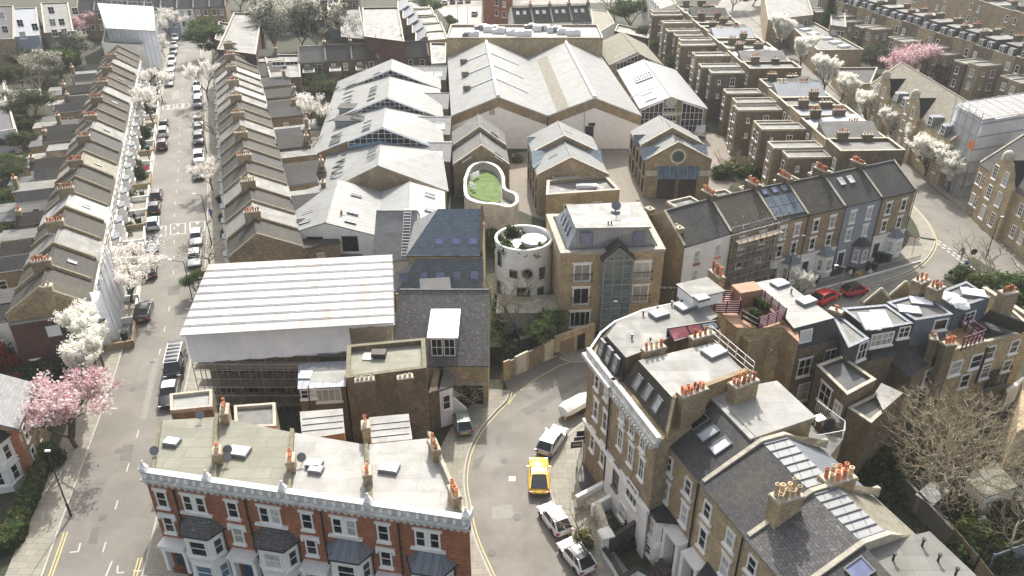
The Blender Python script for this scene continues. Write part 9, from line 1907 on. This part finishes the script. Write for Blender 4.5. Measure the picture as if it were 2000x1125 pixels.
p=P2(1888,530); t=T('road_sign','round road sign seen from behind at the junction','sign',(*p,0)); m_=M(); m_.tube((*p,0),(*p,3.2),.04,n=6); t.part('post',m_,['grey_metal']); disc(t,'disc',(p.x+.1,p.y-.06,2.9),.42,'black_metal')
p=P2(1780,500); t=T('road_sign','red bordered triangular warning sign on the bend','sign',(*p,0)); m_=M(); m_.tube((*p,0),(*p,2.9),.04,n=6); t.part('post',m_,['grey_metal'])
for r,mt,o_ in ((.5,'sign_red',0),(.33,'white_paint',.03)): disc(t,'triangle' if o_==0 else 'triangle_face',(p.x,p.y-.07,2.5),r,mt,off=o_,n=3)
for x,y,mt,lab in ((291,350,'sign_red','small red street works sign on the left pavement'),(312,125,'sign_yellow','yellow parking notice on a post, left pavement'),(1898,411,'white_paint','white street name plate on the verge at upper right')):
    p=P2(x,y); t=T('notice',lab,'sign',(*p,0)); m_=M(); m_.tube((*p,0),(*p,2.2),.035,n=6); t.part('post',m_,['grey_metal']); m_=M(); m_.box((p.x,p.y-.05,1.7),1.0,.04,.6); t.part('plate',m_,[mt])
# ================================================================ people
plain('skin',(.45,.27,.19),.6,.1); plain('black_cloth',(.012,.012,.016),.85,.2); plain('denim',(.04,.06,.12),.85,.2); plain('red_cloth',(.5,.05,.03),.8,.1); plain('hair',(.03,.02,.015),.7,.2); plain('white_cloth',(.6,.6,.6),.8,.1); plain('blue_cloth',(.05,.08,.3),.8,.1)
def person(lab,pxx,face,top,legs,stride=.0,bend=0,arm=(.2,-.2),bag=None,z=.13):
    """face = heading in radians; a skinned joint chain gives one continuous body"""
    J=[]; E=[]; Rr=[]
    def j(x,y,z_,r,par=None):
        J.append((x,y,z_)); Rr.append(r)
        if par is not None: E.append((par,len(J)-1))
        return len(J)-1
    pel=j(0,0,.95,.15); ch=j(.04+bend*.3,0,1.22-bend*.08,.155,pel); sh=j(.07+bend*.5,0,1.45-bend*.2,.12,ch); nk=j(.08+bend*.58,0,1.55-bend*.25,.055,sh); hd=j(.11+bend*.66,0,1.66-bend*.28,.095,nk); ht_=j(.12+bend*.7,0,1.76-bend*.28,.075,hd)
    for s,a_ in ((-1,arm[0]),(1,arm[1])):
        sx=.07+bend*.5; zz=1.42-bend*.2; s1=j(sx,s*.19,zz,.07,sh); el=j(sx+a_*.6,s*.24,zz-.28,.048,s1); wr=j(sx+a_*1.2+.06,s*.22,zz-.5,.032,el); hn=j(sx+a_*1.3+.08,s*.22,zz-.58,.04,wr); f1=j(sx+a_*1.35+.1,s*.22,zz-.66,.025,hn)
    for s in (-1,1):
        dx=stride*s; hp=j(dx*.15,s*.1,.88,.11,pel); kn=j(dx*.5+.05,s*.1,.5,.07,hp); an=j(dx*1.0-.02,s*.1,.09+max(0,-dx)*.25,.045,kn); tt=j(dx*1.0+.18,s*.1,.04+max(0,-dx)*.12,.04,an)
    me=bpy.data.meshes.new('person'); me.from_pydata(J,E,[]); o=bpy.data.objects.new('person',me); COL.objects.link(o); sk_=o.modifiers.new('skin','SKIN'); o.modifiers.new('sub','SUBSURF').levels=1
    sv=me.skin_vertices[0].data
    for i,r in enumerate(Rr): sv[i].radius=(r,r)
    sv[0].use_root=True
    bpy.context.view_layer.update(); dg=bpy.context.evaluated_depsgraph_get(); m2=bpy.data.meshes.new_from_object(o.evaluated_get(dg)); bpy.data.objects.remove(o); bpy.data.meshes.remove(me)
    for k in ('skin',top,legs,'rubber'): m2.materials.append(G(k))
    for f in m2.polygons:
        c=f.center; zc=c.z; f.use_smooth=True
        f.material_index=0 if (zc>1.55-bend*.25 and abs(c.y)<.15) else (1 if zc>.93 else (2 if zc>.12 else 3))
        if abs(c.y)>.17 and zc<1.42-bend*.2-.5 and zc>.7: f.material_index=0
    p=P2(*pxx); o=bpy.data.objects.new('person',m2); o.location=(p.x,p.y,z); o.rotation_euler=(0,0,face); link(o); tag(o,lab,'person')
    h_=M(); x0=.1+bend*.68; h_.lathe((x0,0,1.66-bend*.28),[(.105,0),(.108,.06),(.08,.13),(.01,.16)],10); hh=bpy.data.objects.new('hair',h_.data('hair',['hair'])); link(hh,o)
    n_=M(); n_.box((x0+.1,0,1.64-bend*.28),.03,.03,.04); nn=bpy.data.objects.new('nose',n_.data('nose',['skin'])); link(nn,o)
    if bag: b=M(); b.box((-.14+bend*.3,0,1.08-bend*.05),.2,.32,.45); c=bpy.data.objects.new('rucksack',b.data('rucksack',[bag])); c['label']='bright rucksack worn on the back'; link(c,o)
    return o
o=person('person in black with red rucksack crossing at the junction',(1877,505),-2.6,'black_cloth','black_cloth',.32,.35,(.25,-.25),'red_cloth',z=.03)
person('person in dark clothes walking on the left pavement by the clipped hedge',(266,438),1.7,'black_cloth','black_cloth',.2,0,(.1,-.1)); person('person in dark clothes standing by the bins on the bend',(1664,545),1,'black_cloth','denim',.05,.2,(.2,.15)); person('person in pale top and blue trousers gardening at lower right',(1920,1035),2.5,'white_cloth','blue_cloth',.1,.5,(.3,.3),z=0); person('distant person in dark clothes at the end of the long street',(398,64),1.5,'black_cloth','black_cloth',.15,0); person('person in grey blue on the right pavement near the leaning lamp',(414,428),-1.5,'blue_cloth','denim',.15,0); person('distant person standing above the pavement bins by the grey house',(1697,525),0,'white_cloth','denim',.05,0,)
# ================================================================ garden fences, small yard things
def gfence(pts,h,lab,mat='dark_timber'):
    p=[P2(*a) for a in pts]; t=T('garden_fence',lab,'fence',(*p[0],0),'garden fences'); m_=M(); m_.wall(p,0,h,.06); t.part('panel',m_,[mat])
    for a,b in zip(p,p[1:]):
        n=max(1,int((b-a).length/1.8))
        for i in range(n+1): m_=M(); m_.box((*a.lerp(b,i/n),0),.12,.12,h+.12); t.part('post',m_,[mat])
gfence(((1780,975),(1900,1120),(1930,1160)),1.8,'dark timber fence running down to the lower right corner','timber'); gfence(((1825,1010),(1985,955)),1.8,'dark fence across the gardens behind the big tree'); gfence(((1740,985),(1780,965)),1.6,'short timber fence beside the shaded yard'); gfence(((1930,1110),(2000,1085)),1.5,'pale green fence at the lower right edge','zinc')
gfence(((110,735),(95,790)),1.8,'dark garden fence under the white blossom','dark_timber'); gfence(((0,300),(80,292)),1.8,'timber fence in the left gardens','timber'); gfence(((598,270),(640,262)),1.8,'timber fence in the middle gardens','timber'); gfence(((85,880),(110,815)),1.8,'dark fence behind the thick clipped hedge')
t=T('yard_wall','old rendered garden wall left of the bare tree','wall',(*P2(1770,990),0)); m_=M(); m_.wall([P2(1760,975),P2(1845,1070)],0,2.2,.25); t.part('wall',m_,['felt_olive']) ; 
s=T('garden_shed','flat white roofed garden shed behind the bare tree trunk','shed',(*P2(1805,985),0)); m_=M(); m_.prism([P2(*p,2.1) for p in ((1792,968),(1820,985),(1850,960),(1820,945))],0,2.1); s.part('wall',m_,['timber']); m_=M(); m_.prism(inset([P2(*p,2.1) for p in ((1792,968),(1820,985),(1850,960),(1820,945))],-.15),2.11,2.2); s.part('roof',m_,['felt_white'])
s=T('garden_shed','felt roofed garden building with glazing at right behind the bare tree','shed',(*P2(1930,930),0)); pp=[P2(*p,2.6) for p in ((1890,940),(1925,970),(1985,950),(1940,905))]; m_=M(); m_.prism(pp,0,2.6); s.part('wall',m_,['white_paint']); m_=M(); m_.prism(inset(pp,-.15),2.61,2.75); s.part('roof',m_,['felt_moss'])
# washing line, parasol disc
p0,p1=P(15,320,0),P(38,312,0); t=T('washing_line','clothes line with purple and white washing in the left gardens','washing line',(p0.x,p0.y,0)); m_=M(); 
for p in (p0,p1): m_.tube(p,p+Vector((0,0,2)),.04,n=5)
m_.tube(p0+Vector((0,0,1.95)),p1+Vector((0,0,1.95)),.015,n=4); t.part('line',m_,['grey_metal'])
plain('purple_cloth',(.18,.03,.15),.8,.2)
for i in range(6): c=p0.lerp(p1,(i+.5)/6); m_=M(); m_.box((c.x,c.y,1.1),.45,.05,.8); t.part('clothing',m_,[('purple_cloth','white_cloth','red_cloth','blue_cloth')[i%4]])
p=P2(69,697,0.7); single('garden_table',(lambda m:(m.lathe((*p,.0),[(.3,0),(.05,.05),(.05,.68),(.75,.7),(.75,.75),(.01,.76)],16),m)[-1])(M()),['white_paint'],'round white garden table below the dark clad wall','table',loc=(*p,0))
for i in range(0,N_L,2):
    a=fr0+(fr1-fr0)*((i+.35)/N_L); k=(fr1-fr0).normalized(); p=a+Vector((k.y,-k.x))*2.2; x=1000+FOC*p.x/(p.y*CT+CAM_H*ST); y=562.5-FOC*(p.y*ST-CAM_H*CT)/(p.y*CT+CAM_H*ST); binn(x,y,f'wheelie bin in the front garden of the {ordinal(i)} house from the dark clad end',rz=i)
# front gardens of the left terrace: low walls
for i in range(0,N_L):
    a=fr0+(fr1-fr0)*(i/N_L); k=(fr1-fr0).normalized(); so=Vector((k.y,-k.x)); b=a+k*((fr1-fr0).length/N_L)
    t=T('front_wall',f'low white front garden wall, {ordinal(i)} from the dark clad end, left terrace','wall',(*(a+so*3.0),0),'front garden walls of the left terrace'); m_=M(); m_.wall([a+so*.3,a+so*3.2,b+so*3.2-k*1.1],0,.9,.2); t.part('wall',m_,['stucco' if i%3 else 'stock_brick'])
# ================================================================ haze
hz=M(); hz.prism([Vector((-690,-50)),Vector((690,-50)),Vector((690,890)),Vector((-690,890))],-1,56); m,t_,b_=nodes('haze'); t_.nodes.remove(b_); pv=t_.nodes.new('ShaderNodeVolumePrincipled'); pv.inputs['Color'].default_value=(.93,.94,.95,1); pv.inputs['Density'].default_value=HAZE; pv.inputs['Anisotropy'].default_value=0
t_.links.new(pv.outputs[0],[n for n in t_.nodes if n.type=='OUTPUT_MATERIAL'][0].inputs['Volume']); MATS['haze']=m; ho=single('haze',hz,['haze'],kind='stuff')
